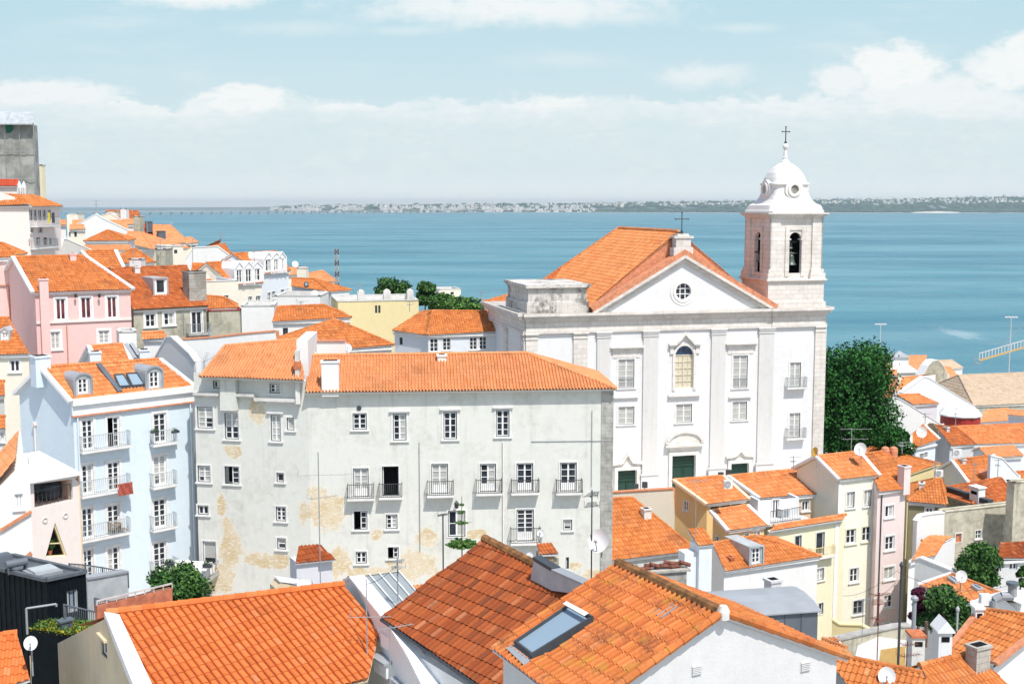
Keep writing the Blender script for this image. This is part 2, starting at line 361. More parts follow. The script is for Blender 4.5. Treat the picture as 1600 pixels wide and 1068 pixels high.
# ------------------------------------------------------------------ walls with openings
def inside(p, poly):
    c = False; n = len(poly); j = n-1
    for i in range(n):
        a, b = poly[i], poly[j]
        if (a[1] > p[1]) != (b[1] > p[1]) and p[0] < (b[0]-a[0])*(p[1]-a[1])/(b[1]-a[1]+1e-12)+a[0]: c = not c
        j = i
    return c
def wall(mb, fr, outline, holes=(), depth=.2, mi=0, mr=None):
    good = [h for h in holes if all(inside(p, outline) for p in h)]
    loops = [[V((u, v, 0)) for u, v in outline]]+[[V((u, v, 0)) for u, v in h] for h in good]
    flat = [p for l in loops for p in l]
    mb.tris([fr.pt(p.x, p.y) for p in flat], tessellate_polygon(loops), mi)
    for h in good:
        for k in range(len(h)):
            a, b = h[k], h[(k+1) % len(h)]
            mb.poly([fr.pt(*a), fr.pt(*b), fr.pt(*b, -depth), fr.pt(*a, -depth)], mi if mr is None else mr)
    return good
def rh(r): return [(r[0], r[1]), (r[2], r[1]), (r[2], r[3]), (r[0], r[3])]
def arch_pts(u0, v0, u1, v1, n=10, flat=1.0):
    c, r = (u0+u1)/2, (u1-u0)/2; vs = v1-r*flat
    return [(u0, v0), (u1, v0)]+[(c+r*math.cos(math.pi*k/n), vs+r*flat*math.sin(math.pi*k/n)) for k in range(n+1)]
# ------------------------------------------------------------------ windows
WR = random.Random(77)
WST = dict(leaves=2, rows=3, panel=0, outer='dark_frame', bar='white', glass='glass', sur=.13, surm='pale_stone', sill=1, hood=0, open=0, bal=None, simple=0, depth=.2, blind=0, name='window')
PRE = {
 'blue': dict(rows=5, outer='white', surm='pale_stone', sur=.16, sill=0, name='french_door'),
 'blueopen': dict(rows=5, outer='white', surm='pale_stone', sur=.16, sill=0, open=1, name='french_door'),
 'old': dict(rows=3, sur=.10), 'old4': dict(rows=4, sur=.12, hood=1), 'old2': dict(rows=2, sur=.10), 'olddoor': dict(rows=3, panel=.28, sur=.10, sill=0, name='french_door'),
 'oldopen': dict(rows=3, sur=.10, sill=0, open=2, name='french_door'), 'halfopen': dict(rows=3, sur=.10, open=1), 'shut': dict(rows=4, sur=.1, blind=.55), 'small': dict(leaves=1, rows=1, sur=.08),
 'tiny': dict(leaves=1, rows=1, sur=0, simple=1, outer='white', sill=0), 'plain': dict(rows=2, outer='white', sur=.1), 'far': dict(rows=2, simple=1, sur=.08, outer='white'), 'fardark': dict(rows=1, simple=1, sur=0, outer='charcoal', sill=0),
 'shutter': dict(rows=1, glass='curtained_glass', sur=.12), 'church': dict(rows=4, glass='curtained_glass', sur=.14, surm='pale_stone'), 'maroon': dict(rows=1, glass='maroon_glass', outer='white', sur=.16, surm='white'),
 'lace': dict(rows=3, glass='curtained_glass', outer='white', sur=.18, surm='white'), 'hole': dict(open=2, sur=0, sill=0, outer='charcoal', name='opening'),
 'rdark': dict(rows=1, leaves=1, glass='glass', sur=.08, outer='dark_frame', name='french_door', sill=0),
}
def railing(fr, u0, u1, v0, v1, proj, m, parent, step=.13, sides=True, name='railing', t=.025):
    mb = MB()
    for v in (v0+.04, v1): mb.box(fr, u0, u1, v-.02, v+.02, proj-.03, proj)
    k = max(2, int((u1-u0)/step))
    for i in range(k+1):
        u = lerp(u0+.012, u1-.012, i/k); mb.box(fr, u-t/2, u+t/2, v0+.06, v1-.02, proj-.027, proj-.003)
    if sides:
        for u in (u0, u1-.03):
            for v in (v0+.04, v1): mb.box(fr, u, u+.03, v-.02, v+.02, 0, proj-.03)
            for i in range(1, 4):
                q = proj*i/4; mb.box(fr, u, u+.025, v0+.06, v1-.02, q-.012, q+.012)
    return mb.build(name, m, parent)
def balcony(parent, fr, r, proj=.5, m='ironwork', slabm='pale_stone', h=1.0, step=.13):
    u0, v0, u1, v1 = r; mb = MB()
    mb.box(fr, u0, u1, v0-.14, v0-.003, .02, proj); mb.box(fr, u0+.05, u1-.05, v0-.2, v0-.14, .02, proj-.07)
    b = mb.build('balcony', slabm, parent); railing(fr, u0+.02, u1-.02, v0, v0+(v1 if v1 else h), proj-.03, m, b, step)
    return b
def window(parent, fr, r, st='old', **kw):
    o = dict(WST); o.update(PRE.get(st, {})); o.update(kw)
    u0, v0, u1, v1 = r; D = o['depth']; w, h = u1-u0, v1-v0
    rv = WR.random(); part = rv < .28 and o['glass'] == 'glass' and not o['open']
    if part and rv < .1: o['blind'] = WR.uniform(.3, .8)
    mats = [o['surm'], o['outer'], o['bar'], o['glass'], 'interior_shade']; mb = MB(); s = o['sur']
    if s:
        a = .035
        mb.box(fr, u0-s, u0, v0, v1, 0.004, a); mb.box(fr, u1, u1+s, v0, v1, .004, a); mb.box(fr, u0-s, u1+s, v1, v1+s, .004, a)
        mb.box(fr, u0-s-(.06 if o['sill'] else 0), u1+s+(.06 if o['sill'] else 0), v0-(.1 if o['sill'] else s*.5), v0, .004, a+(.07 if o['sill'] else 0))
        if o['hood']: mb.box(fr, u0-s-.12, u1+s+.12, v1+s+.02, v1+s+.12, .004, .16)
    t = .05; q = -.05
    if not o['simple']:
        for a in ((u0, u0+t, v0, v1), (u1-t, u1, v0, v1), (u0+t, u1-t, v1-t, v1), (u0+t, u1-t, v0, v0+t)): mb.box(fr, *a, q-.06, q, mi=1)
    wn = mb.build(o['name'], [o['surm'], o['outer']], parent) if (s or not o['simple']) else None
    if o['simple']:
        mb2 = MB(); mb2.box(fr, u0, u1, v0, v1, -.12, -.10, 0)
        for a in ((u0, u0+.05, v0, v1), (u1-.05, u1, v0, v1), (u0+.05, u1-.05, v1-.05, v1), (u0+.05, u1-.05, v0, v0+.05)): mb2.box(fr, *a, -.099, -.07, mi=1)
        if o['leaves'] == 2: mb2.box(fr, (u0+u1)/2-.04, (u0+u1)/2+.04, v0+.05, v1-.05, -.099, -.06, 1)
        for k in range(1, o['rows']): mb2.box(fr, u0+.05, u1-.05, v0+h*k/o['rows']-.02, v0+h*k/o['rows']+.02, -.098, -.075, 1)
        return mb2.build('pane' if wn else o['name'], [o['glass'], o['outer']], wn or parent)
    n = o['leaves']; a0, a1, b0, b1 = u0+t, u1-t, v0+t, v1-t; lw = (a1-a0)/n
    sb = MB(); pb = MB(); q0, q1 = -.13, -.085
    for i in range(n):
        x0, x1 = a0+i*lw, a0+(i+1)*lw
        if o['open'] == 2 or (o['open'] == 1 and i == 0):
            if o['open'] == 2 and i == 0: sb.box(fr, x0-.0, x0+.05, b0, b1, -.6, -.13, 0)
            continue
        f = .055
        for a in ((x0, x0+f, b0, b1), (x1-f, x1, b0, b1), (x0+f, x1-f, b1-f, b1), (x0+f, x1-f, b0, b0+f)): sb.box(fr, *a, q0, q1)
        pb0 = b0+o['panel']*(b1-b0)
        if o['panel']: sb.box(fr, x0+f, x1-f, b0+f, pb0, q0+.005, q1-.01)
        for k in range(1, o['rows']):
            y = lerp(pb0, b1, k/o['rows']); sb.box(fr, x0+f, x1-f, y-.02, y+.02, q0+.01, q1-.005)
        pb.box(fr, x0+f*.5, x1-f*.5, b0+.02, b1-.02, q0-.012, q0+.004, 1 if part and i == (rv < .2) else 0)
        if o['blind']: pb.box(fr, x0+f*.6, x1-f*.6, lerp(b1, b0, o['blind']), b1-.02, q0+.005, q0+.012, 1)
    if o['open']: pb.box(fr, a0-.05, a1+.05, b0-.05, b1+.05, -.75, -.7, 2)  # near-black sheet painted in for the room's darkness behind open leaves
    if sb.f: sb.build('sash', o['bar'], wn)
    if pb.f: pb.build('pane', [o['glass'], 'curtained_glass', 'interior_shade'], wn)
    if o['bal']: balcony(wn, fr, *o['bal'])
    return wn
def windows(parent, fr, lst):
    """lst: (x0,y0,x1,y1,style[,kw]) in pixels of the photograph -> openings on the facade"""
    hs = []
    for w in lst:
        r = fr.rect(*w[:4]); kw = dict(w[5]) if len(w) > 5 else {}
        if 'balpx' in kw:
            x0, x1, yb, yt = kw.pop('balpx'); pj = kw.pop('proj', .5); bm = kw.pop('balm', 'ironwork')
            q = fr.rect(x0, yt, x1, yb); kw['bal'] = ((q[0], r[1] if kw.pop('snap', 1) else q[1], q[2], q[3]-q[1]), pj, bm)
        hs.append(r); window(parent, fr, r, w[4] if len(w) > 4 else 'old', **kw)
    return hs
# ------------------------------------------------------------------ roofs
PROF = {'groove': ([0, .05, .12, .3, .6, .88], [-.7, -.55, .5, 1, .85, .35]), 'barrel': ([0, .07, .2, .34, .48, .56, .78], [0, .62, .97, .97, .62, 0, -.28]), 'low': ([0, .25, .5, .75], [0, 1, .1, -.25]), 'flat': ([0, .12, .24, .36, .5, .62, .74, .88], [0, .0, .8, .8, 0, .0, .7, 0]), 'lusa': ([0, .2, .35, .5, .62, .8], [.9, .45, .02, -.05, -.02, .5])}
def cliptri(bm, poly, n, off):
    m = len(poly)
    cen = sum(poly, V())/m
    for i in range(m):
        a, b = poly[i], poly[(i+1) % m]
        pn = (b-a).cross(n)
        if pn.length < 1e-6: continue
        pn.normalize()
        if (cen-a).dot(pn) > 0: pn = -pn
        bmesh.ops.bisect_plane(bm, geom=bm.verts[:]+bm.edges[:]+bm.faces[:], dist=1e-4, plane_co=a-off, plane_no=pn, clear_outer=True)
def tiles(parent, poly, m='tile_bright', tw=.24, tl=.42, amp=.05, prof='barrel', name='roof', udir=None, sag=.025, soffit='wall_white', thick=.1, lift=.035):
    poly = [V(p) for p in poly]; off = OFF.get(parent, V())
    n = V()
    for i in range(len(poly)): n += (poly[i]-poly[0]).cross(poly[(i+1) % len(poly)]-poly[0])
    n.normalize()
    if n.z < 0: n = -n
    if udir is None:
        u = Z.cross(n)
        if u.length < 1e-3: u = V((1, 0, 0))
    else: u = V(udir); u -= n*u.dot(n)
    u.normalize()
    w = n.cross(u)
    if w.z < 0: u, w = -u, -w
    o = poly[0]
    us = [(p-o).dot(u) for p in poly]; ws = [(p-o).dot(w) for p in poly]
    d = min(p.y for p in poly)
    if d > 95 and prof == 'barrel': prof = 'low'
    if d > 170: tw *= 1.5; tl *= 1.3
    u0, u1, w0, w1 = min(us), max(us), min(ws), max(ws)
    nc = max(1, math.ceil((u1-u0)/tw)); nr = max(1, math.ceil((w1-w0)/tl)); ps, ph = PROF[prof]; k = len(ps)
    nv = nc*k+1; verts = []; faces = []; uvs = []
    cu = [(c+ps[j])*tw for c in range(nc) for j in range(k)]+[nc*tw]
    ch = [ph[j]*amp for c in range(nc) for j in range(k)]+[ph[0]*amp]
    rnd = random.Random(int(abs(o.x*31+o.y*17+o.z*7)))
    seed = rnd.random()*50
    for r in range(nr):
        for e, (vv, dh) in enumerate(((r*tl, lift), ((r+1)*tl, 0.0))):
            for i in range(nv):
                sg = noise.noise(V(((u0+cu[i])*.35+seed, (w0+vv)*.5, 0)))*sag if sag else 0
                p = o+u*(u0+cu[i])+w*(w0+vv)+n*(ch[i]+dh+sg+.03)
                verts.append((p-off)[:])
    for r in range(nr):
        b = r*2*nv
        for i in range(nv-1):
            faces.append((b+i, b+i+1, b+nv+i+1, b+nv+i)); c = i//k
            x0 = c+ps[i % k]; x1 = c+(ps[i % k+1] if i % k+1 < k else 1)
            e = .001
            uvs += [(x0+e, r+e), (x1-e, r+e), (x1-e, r+.99), (x0+e, r+.99)]
        if r < nr-1:
            t = b+2*nv
            for i in range(nv-1):
                faces.append((b+nv+i, b+nv+i+1, t+i+1, t+i)); c = i//k
                uvs += [(c+.3, r+1.1), (c+.4, r+1.1), (c+.4, r+1.2), (c+.3, r+1.2)]
    me = bpy.data.meshes.new(name); me.from_pydata(verts, [], faces)
    ul = me.uv_layers.new(name='UVMap'); ul.data.foreach_set('uv', [x for q in uvs for x in q])
    bm = bmesh.new(); bm.from_mesh(me)
    cliptri(bm, poly, n, off)
    lo = [bm.verts.new((p-n*thick)-off) for p in poly]; hi = [bm.verts.new((p-n*.03)-off) for p in poly]
    fs = [bm.faces.new(lo), bm.faces.new(hi)]
    for i in range(len(poly)): fs.append(bm.faces.new((lo[i], lo[(i+1) % len(poly)], hi[(i+1) % len(poly)], hi[i])))
    for f in fs: f.material_index = 1
    bm.to_mesh(me); bm.free()
    me.materials.append(M(m)); me.materials.append(M(soffit))
    ob = bpy.data.objects.new(name, me); COL.objects.link(ob); ob.parent = parent; OFF[ob] = off
    return ob
def ridge(parent, a, b, m='tile_bright', r=.13, name='ridge_cap', seg=.42, lift=.05):
    a, b = V(a), V(b); L = (b-a).length; k = max(1, int(L/seg)); mb = MB(); d = (b-a)/k
    for i in range(k):
        mb.tube(a+d*i+Z*lift, a+d*(i+1.06)+Z*(lift), r, 8, r*.84)
    o = mb.build(name, m, parent, smooth=False)
    ul = o.data.uv_layers.new(name='UVMap'); q = []
    for p in o.data.polygons:
        for _ in p.vertices: q += [p.index//10+.5, .5]
    ul.data.foreach_set('uv', q)
    return o
class House: pass
def house(name, label, A, B, RA, RB, dA=None, dB=None, dR=None, slope=24, ends='gg', back='m', wm='wall_white', rm='tile_bright', zb=None, wins=(), lw=(), rw=(), oh=.3, root=None,
          group=None, cat='house', verge=None, prof='barrel', tw=.24, tl=.42, cornice=True, ridgem=None, sides=True, amp=.05, box=None, hb=None, capr=.13, soffit=None, dRB=None):
    t = math.tan(R(slope))
    if dA is not None:
        a = at(A, dA); b = at(B, dB) if dB else hz(B, a.z)
        e = V((b.x-a.x, b.y-a.y, 0)).normalized(); k = V((-e.y, e.x, 0)); n = (V((b-a)).normalized()).cross(k+Z*t).normalized()
        if n.z < 0: n = -n
        o = a
    else:
        ra = at(RA, dR); rb = at(RB, dRB) if dRB else hz(RB, ra.z)
        e = V((rb.x-ra.x, rb.y-ra.y, 0)).normalized(); k = V((-e.y, e.x, 0)); n = (V((rb-ra)).normalized()).cross(k+Z*t).normalized()
        if n.z < 0: n = -n
        o = ra; a = onplane(A, o, n); b = onplane(B, o, n)
    ra = onplane(RA, o, n); rb = onplane(RB, o, n)
    h = House(); h.a, h.b, h.ra, h.rb, h.n, h.o, h.e, h.k, h.t = a, b, ra, rb, n, o, e, k, t
    ha = (ra-a).dot(k); hbk = (rb-b).dot(k)
    h.half = (ha+hbk)/2
    def bk(p, r, end, hh):
        if back == 'w': q = V(r) if end == 'g' else p+k*hh; return V((q.x, q.y, p.z))
        q = p+(V((r.x-p.x, r.y-p.y, 0)))*2 if end == 'g' else p+k*(2*hh)
        return q
    a2, b2 = bk(a, ra, ends[0], ha), bk(b, rb, ends[1], hbk)
    if back == 'w': hi_a, hi_b = ra, rb
    h.a2, h.b2 = a2, b2
    g = zb if zb is not None else min(ground(p.x, p.y) for p in (a, b, a2, b2))-1.2
    h.zb = g
    if root is None: root = thing(name, label, cat, ((a.x+b2.x)/2, (a.y+b2.y)/2, g), group)
    h.root = root
    # walls stand inside the eaves
    iu = .12
    ca, cb = (a2-a), (b2-b); ca.z = cb.z = 0
    dip = .12
    aw = a+k*oh+e*iu; bw = b+k*oh-e*iu
    zt = min(a.z, b.z)+t*oh-dip; 
    fr = Face(V((aw.x, aw.y, zt)), V((bw.x, bw.y, zt))); h.front = fr
    bo = oh if back == 'm' else 0
    a2w = a2-k*bo+e*iu; b2w = b2-k*bo-e*iu
    A2 = V((a2w.x, a2w.y, zt)); B2 = V((b2w.x, b2w.y, zt))
    lf = Face(A2, fr.O); rf = Face(fr.pt(fr.L, 0), B2); bf = Face(B2, A2); h.left, h.right, h.backf = lf, rf, bf
    mb = MB(); gb = g-zt; tz = b.z-a.z
    wl = windows(root, fr, wins)
    wall(mb, fr, [(0, gb), (fr.L, gb), (fr.L, max(0, tz)), (0, max(0, -tz))], [rh(r) for r in wl])
    def side(fc, p, r, end, ws, flip):
        hs = [rh(q) for q in windows(root, fc, ws)]
        if end == 'g':
            ur = (V((r.x, r.y, 0))-V((fc.O.x, fc.O.y, 0))).dot(fc.U); vr = r.z-zt-.13
            if back == 'm': ol = [(0, gb), (fc.L, gb), (fc.L, 0), (min(max(ur, .1), fc.L-.1), vr), (0, 0)]
            else: ol = [(0, gb), (fc.L, gb), (fc.L, 0), (0, vr)] if flip else [(0, gb), (fc.L, gb), (fc.L, vr), (0, 0)]
        else: ol = [(0, gb), (fc.L, gb), (fc.L, 0), (0, 0)]
        wall(mb, fc, ol, hs)
    if sides:
        side(lf, a, ra, ends[0], lw, True); side(rf, b, rb, ends[1], rw, False)
        vb = (ra.z-zt-.13) if back == 'w' else 0
        wall(mb, bf, [(0, gb), (bf.L, gb), (bf.L, vb), (0, vb)])
    h.wall = mb.build('wall', wm, root)
    sf = soffit or 'wall_white'
    kw = dict(prof=prof, tw=tw, tl=tl, amp=amp, soffit=sf)
    h.roof = tiles(root, [a, b, rb, ra], rm, **kw)
    if back == 'm': tiles(root, [b2, a2, ra, rb], rm, **kw)
    if ends[0] == 'h': tiles(root, [a2, a, ra] if back == 'm' else [a2, a, ra], rm, **kw)
    if ends[1] == 'h': tiles(root, [b, b2, rb], rm, **kw)
    rmx = ridgem or rm
    ridge(h.roof, ra, rb, rmx, capr)
    if ends[0] == 'h': ridge(h.roof, a, ra, rmx, capr)
    if ends[1] == 'h': ridge(h.roof, b, rb, rmx, capr)
    if ends[0] == 'h' and back == 'm': ridge(h.roof, a2, ra, rmx, capr)
    if ends[1] == 'h' and back == 'm': ridge(h.roof, b2, rb, rmx, capr)
    if verge:
        for p, r, p2, s, en in ((a, ra, a2, -1, ends[0]), (b, rb, b2, 1, ends[1])):
            if en != 'g': continue
            for x in ((p, p2) if back == 'm' else (p,)):
                mv = MB(); mv.bar(x+e*s*.1+Z*.02, r+e*s*.1+Z*.04, .32, .2); mv.build('verge', verge, h.roof)
    if cornice:
        cm = MB(); cm.box(fr, -.03, fr.L+.03, -.22, -.02+max(0, 0), .005, min(.2, oh*.7)); cm.box(fr, -.02, fr.L+.02, -.3, -.223, .005, .09)
        cm.build('cornice', 'pale_stone' if cornice is True else cornice, root)
    return h
def flatblock(name, label, A, B, dA, dB=None, L=6, wm='wall_white', zb=None, wins=(), lw=(), rw=(), parapet=.3, rm='concrete', root=None, group=None, cat='building', cope='slab_edge', Lv=None, holes=(), ztop=None):
    a = at(A, dA); b = at(B, dB) if dB else hz(B, a.z); b.z = a.z
    fr = Face(a, b); h = House(); h.front = fr; h.a, h.b = a, b
    bv = (-fr.N*L) if Lv is None else V(Lv); h.bv = bv
    g = zb if zb is not None else min(ground(a.x, a.y), ground(b.x, b.y))-1.5
    if root is None: root = thing(name, label, cat, ((a.x+b.x)/2+bv.x/2, (a.y+b.y)/2+bv.y/2, g), group)
    h.root = root; h.zb = g
    a2, b2 = a+bv, b+bv; lf, rf, bf = Face(a2, a), Face(b, b2), Face(b2, a2); h.left, h.right = lf, rf
    mb = MB(); gb = g-a.z
    for fc, ws in ((fr, wins), (lf, lw), (rf, rw), (bf, ())):
        hs = [rh(q) for q in windows(root, fc, ws)]
        if fc is fr: hs += list(holes)
        wall(mb, fc, [(0, gb), (fc.L, gb), (fc.L, 0), (0, 0)], hs)
    h.wall = mb.build('wall', wm, root)
    rb = MB(); rb.poly([p-Z*parapet for p in (a, b, b2, a2)]); rb.build('roof', rm, root)
    if parapet > .05:
        cp = MB()
        for fc in (fr, lf, rf, bf): cp.box(fc, -.06, fc.L+.06, 0, .07, -.22, .06); cp.box(fc, 0.2, fc.L-.2, -parapet, 0, -.2, -.19)
        cp.build('parapet', cope, root)
    return h
def cbox(root, name, m, c, w, d, h, U, caps=()):
    fr = Face(V(c)-U*(w/2), V(c)+U*(w/2)); fr = fr.shift(n=d/2); mb = MB()
    mb.box(fr, 0, w, 0, h, -d, 0)
    ob = mb.build(name, m, root)
    return ob, fr
def chimney(h, x0, y0, x1, y1, d=None, m='chimney_plaster', depth=.55, cap='terracotta', pots=0, sink=.5, U=None, name='chimney', root=None):
    xm = (x0+x1)/2
    p = at((xm, y1), d) if d else onplane((xm, y1), h.o, h.n)
    s = FPX/p.y; w = (x1-x0)/s; hh = (y1-y0)/s; U = U or (h.e if h and hasattr(h, 'e') else V((1, 0, 0)))
    p = p+V((0, depth/2, 0))
    fr = Face(p-U*w/2, p+U*w/2).shift(n=depth/2); mb = MB()
    mb.box(fr, 0, w, -sink, hh-.12, -depth, 0)
    mb.box(fr, -.06, w+.06, hh-.12, hh, -depth-.06, .06)
    mb.box(fr, .1, w-.1, hh, hh+.02, -depth+.1, -.1, 2)
    ob = mb.build(name, [m, cap, 'interior_shade'], root or (h.root if h else None))
    for k in range(pots):
        pb = MB(); c = fr.pt(w*(k+.5)/pots, hh, -depth/2); pb.lathe(c, [(.11, 0), (.09, .3), (.13, .36), (.13, .42)], 8); pb.build('chimney_pot', cap, ob)
    return ob
def dormer(h, x0, y0, x1, y1, m='zinc', top='arch', roofm=None, win=dict(rows=3), st='plain', face='white', rise=.28, margin=.16):
    xm = (x0+x1)/2; p = onplane((xm, y1), h.o, h.n); s = FPX/p.y; e = h.e; k = h.k
    pp = Face(p-e, p+e); r = pp.rect(x0, y0, x1, y1); u0, _, u1, v1 = r; w = u1-u0; v0 = -.15
    H = v1; fr = pp; mb = MB(); t = h.t; Lb = (H)/t+.4
    if top == 'arch': ol = [(u0, v0), (u1, v0), (u1, H*(1-rise))]+[((u0+u1)/2+w/2*math.cos(a), H*(1-rise)+H*rise*math.sin(a)) for a in [math.pi*i/8 for i in range(1, 8)]]+[(u0, H*(1-rise))]
    elif top == 'gable': ol = [(u0, v0), (u1, v0), (u1, H*(1-rise)), ((u0+u1)/2, H), (u0, H*(1-rise))]
    else: ol = [(u0, v0), (u1, v0), (u1, H), (u0, H)]
    mg = margin*w; wr = (u0+mg, v0+.3, u1-mg, H*(1-rise*.5 if top == 'arch' else 1-rise if top == 'gable' else 1)-.1)
    fb = MB(); wall(fb, fr, ol, [rh(wr)], .12)
    body = fb.build('dormer', face, h.root)
    sb = MB(); nO = len(ol)
    for i in range(nO):
        a, b = ol[i], ol[(i+1) % nO]
        if i == 0: continue
        la = max(.2, a[1]/t+.3); lb = max(.2, b[1]/t+.3); o2 = .03
        sb.poly([fr.pt(*a, .08), fr.pt(*b, .08), fr.pt(*b, -lb), fr.pt(*a, -la)])
    for i in range(1, nO):   # rim around the front
        a, b = ol[i], ol[(i+1) % nO]
        sb.bar(fr.pt(*a, .05), fr.pt(*b, .05), .1, .12)
    sb.build('dormer_roof', roofm or m, body)
    window(body, fr, wr, st, sur=0, sill=0, depth=.12, **win)
    return body
def skylight(h, q, frame='charcoal', glass='skylight_glass', lift=.2, t=.09, name='skylight'):
    P = [onplane(p, h.o, h.n) for p in q]; n = h.n; mb = MB(); c = sum(P, V())/4
    for i in range(4):
        a, b = P[i], P[(i+1) % 4]; mb.bar(a+n*(lift*.5), b+n*(lift*.5), t, lift*1.3)
    f = mb.build(name, frame, h.roof)
    g = MB(); g.poly([lerp(p, c, .05)+n*lift*.85 for p in P]); g.build('pane', glass, f); return f
# ------------------------------------------------------------------ small things
def dish(px, py, d, r, face=(-.4, -.85, .35), m='dish_white', label='', pole=1.2, group='satellite dishes'):
    c = at((px, py), d); n = V(face).normalized(); x = n.cross(Z).normalized(); y = x.cross(n)
    root = thing('satellite_dish', label, 'satellite dish', c-Z*pole, group); mb = MB()
    rings = 5; seg = 18; i0 = len(mb.v)
    for side in (0, .03):
        b = len(mb.v)
        for j in range(rings+1):
            q = j/rings; 
            for k in range(seg):
                t = 2*math.pi*k/seg; mb.v.append(c+(x*math.cos(t)+y*math.sin(t)*1.1)*r*q+n*(r*.28*q*q-side))
        for j in range(rings):
            for k in range(seg): mb.f.append((b+j*seg+k, b+j*seg+(k+1) % seg, b+(j+1)*seg+(k+1) % seg, b+(j+1)*seg+k)); mb.m.append(0)
    mb.build('reflector', m, root, True)
    ab = MB(); f = c+n*r*.95-y*r*.15; ab.tube(c-y*r*.98+n*r*.2, f, r*.035+.008, 5); ab.tube(f-n*.08, f+n*.06, .05, 6); ab.build('feed_arm', 'grey_iron', root)
    pb = MB(); pb.tube(c-n*.05, c-n*.2-Z*.05, .04, 6); pb.tube(c-n*.2-Z*pole, c-n*.2, .03, 6); pb.build('mount', 'grey_iron', root)
    return root
def antenna(px, y0, y1, d, label, yagis=((.15, 1.2, 1),), m='grey_iron', r=.025, group='television aerials'):
    top = at((px, y0), d); bot = at((px, y1), d); bot.x = top.x
    root = thing('television_aerial', label, 'aerial', bot, group); mb = MB(); mb.tube(bot, top, r, 6); mb.build('mast', m, root)
    for (f, L, az) in yagis:
        c = lerp(top, bot, f); u = V((math.cos(az), math.sin(az), .0)); w = V((-u.y, u.x, 0)); q = MB()
        q.tube(c-u*L*.35, c+u*L*.65, .013, 5)
        for i in range(8):
            p = c+u*(L*(i/7-.35)); s = .28-.015*i
            q.tube(p-w*s+Z*(.03 if i else .12), p+w*s, .008, 4); 
            if i == 0:
                q.tube(p-w*s, p-w*s+Z*.25, .008, 4); q.tube(p+w*s, p+w*s+Z*.25, .008, 4)
        q.build('yagi', m, root)
    return root
def leaves(mb, c, rx, ry, rz, n, size, rng, shell=.55):
    for _ in range(n):
        while 1:
            p = V((rng.uniform(-1, 1), rng.uniform(-1, 1), rng.uniform(-1, 1)))
            if shell < p.length <= 1: break
        q = c+V((p.x*rx, p.y*ry, p.z*rz)); s = size*rng.uniform(.6, 1.3)
        a = V((rng.gauss(0, 1), rng.gauss(0, 1), rng.gauss(0, 1))).normalized()
        nn = (p.normalized()+a*.9).normalized(); x = nn.cross(V((rng.gauss(0, 1), rng.gauss(0, 1), rng.gauss(0, 1)))).normalized(); y = nn.cross(x)
        i = len(mb.v); mb.v += [q-x*s-y*s*.45, q+x*s*.2-y*s*.7, q+x*s, q+y*s*.6]; mb.f.append((i, i+1, i+2, i+3)); mb.m.append(0)
def tree(name, label, px, py0, py1, d, wpx, m='leaf_green', clumps=22, per=170, size=.16, seed=1, base=None, shape=1.0, group=None, trunkfrac=.25, cat='tree'):
    rng = random.Random(seed); top = at((px, py0), d); low = at((px, py1), d); w = wpx/FPX*d/2; H = top.z-low.z
    g = ground(top.x, top.y)-.3 if base is None else base
    root = thing(name, label, cat, (top.x, d, g), group); tb = MB(); c0 = V((top.x, d, low.z+H*.25)); b0 = V((top.x, d, g))
    tr = max(.08, w*.09); tb.tube(b0, c0, tr, 8, tr*.6)
    mb = MB()
    for i in range(clumps):
        t = rng.random(); a = rng.uniform(0, 2*math.pi); zz = low.z+H*(.12+.76*t)
        prof = math.sin(math.pi*min(1, (.18+.75*t)))**.6 if shape == 1 else (1-t)**.55*(.35+t*.9)*1.25 if shape == 2 else 1-.4*t
        rr = w*prof*rng.uniform(.35, .78); c = V((top.x+math.cos(a)*rr, d+math.sin(a)*rr*.8, zz)); cr = w*rng.uniform(.26, .42)
        tb.tube(c0+Z*rng.uniform(-.1, .5)*H*.3, c, tr*.35, 5, tr*.12)
        leaves(mb, c, cr, cr, min(cr*.8, H*.3), int(per*.82), size, rng, .35); leaves(mb, c, cr*1.15, cr*1.15, min(cr, H*.33), int(per*.18), size*.9, rng, .5)
    tb.build('trunk', 'trunk', root); mb.build('crown', m, root)
    return root
def acunit(px, py, d, w, h, U, label):
    p = at((px, py), d); fr = Face(p, p+U).shift(n=.2); root = thing('air_conditioner', label, 'air conditioner', p, 'air conditioning units'); mb = MB()
    mb.box(fr, -w/2, w/2, 0, h, -.3, 0); mb.build('casing', 'white', root); f = MB(); c = fr.pt(-w*.12, h/2, .004)
    for k in range(3):
        r0 = h*.38*(k+1)/3; n = 14
        for j in range(n): a, b = 2*math.pi*j/n, 2*math.pi*(j+1)/n; f.bar(c+fr.U*math.cos(a)*r0+Z*math.sin(a)*r0, c+fr.U*math.cos(b)*r0+Z*math.sin(b)*r0, .025)
    f.build('fan_grille', 'charcoal', root)
    return root
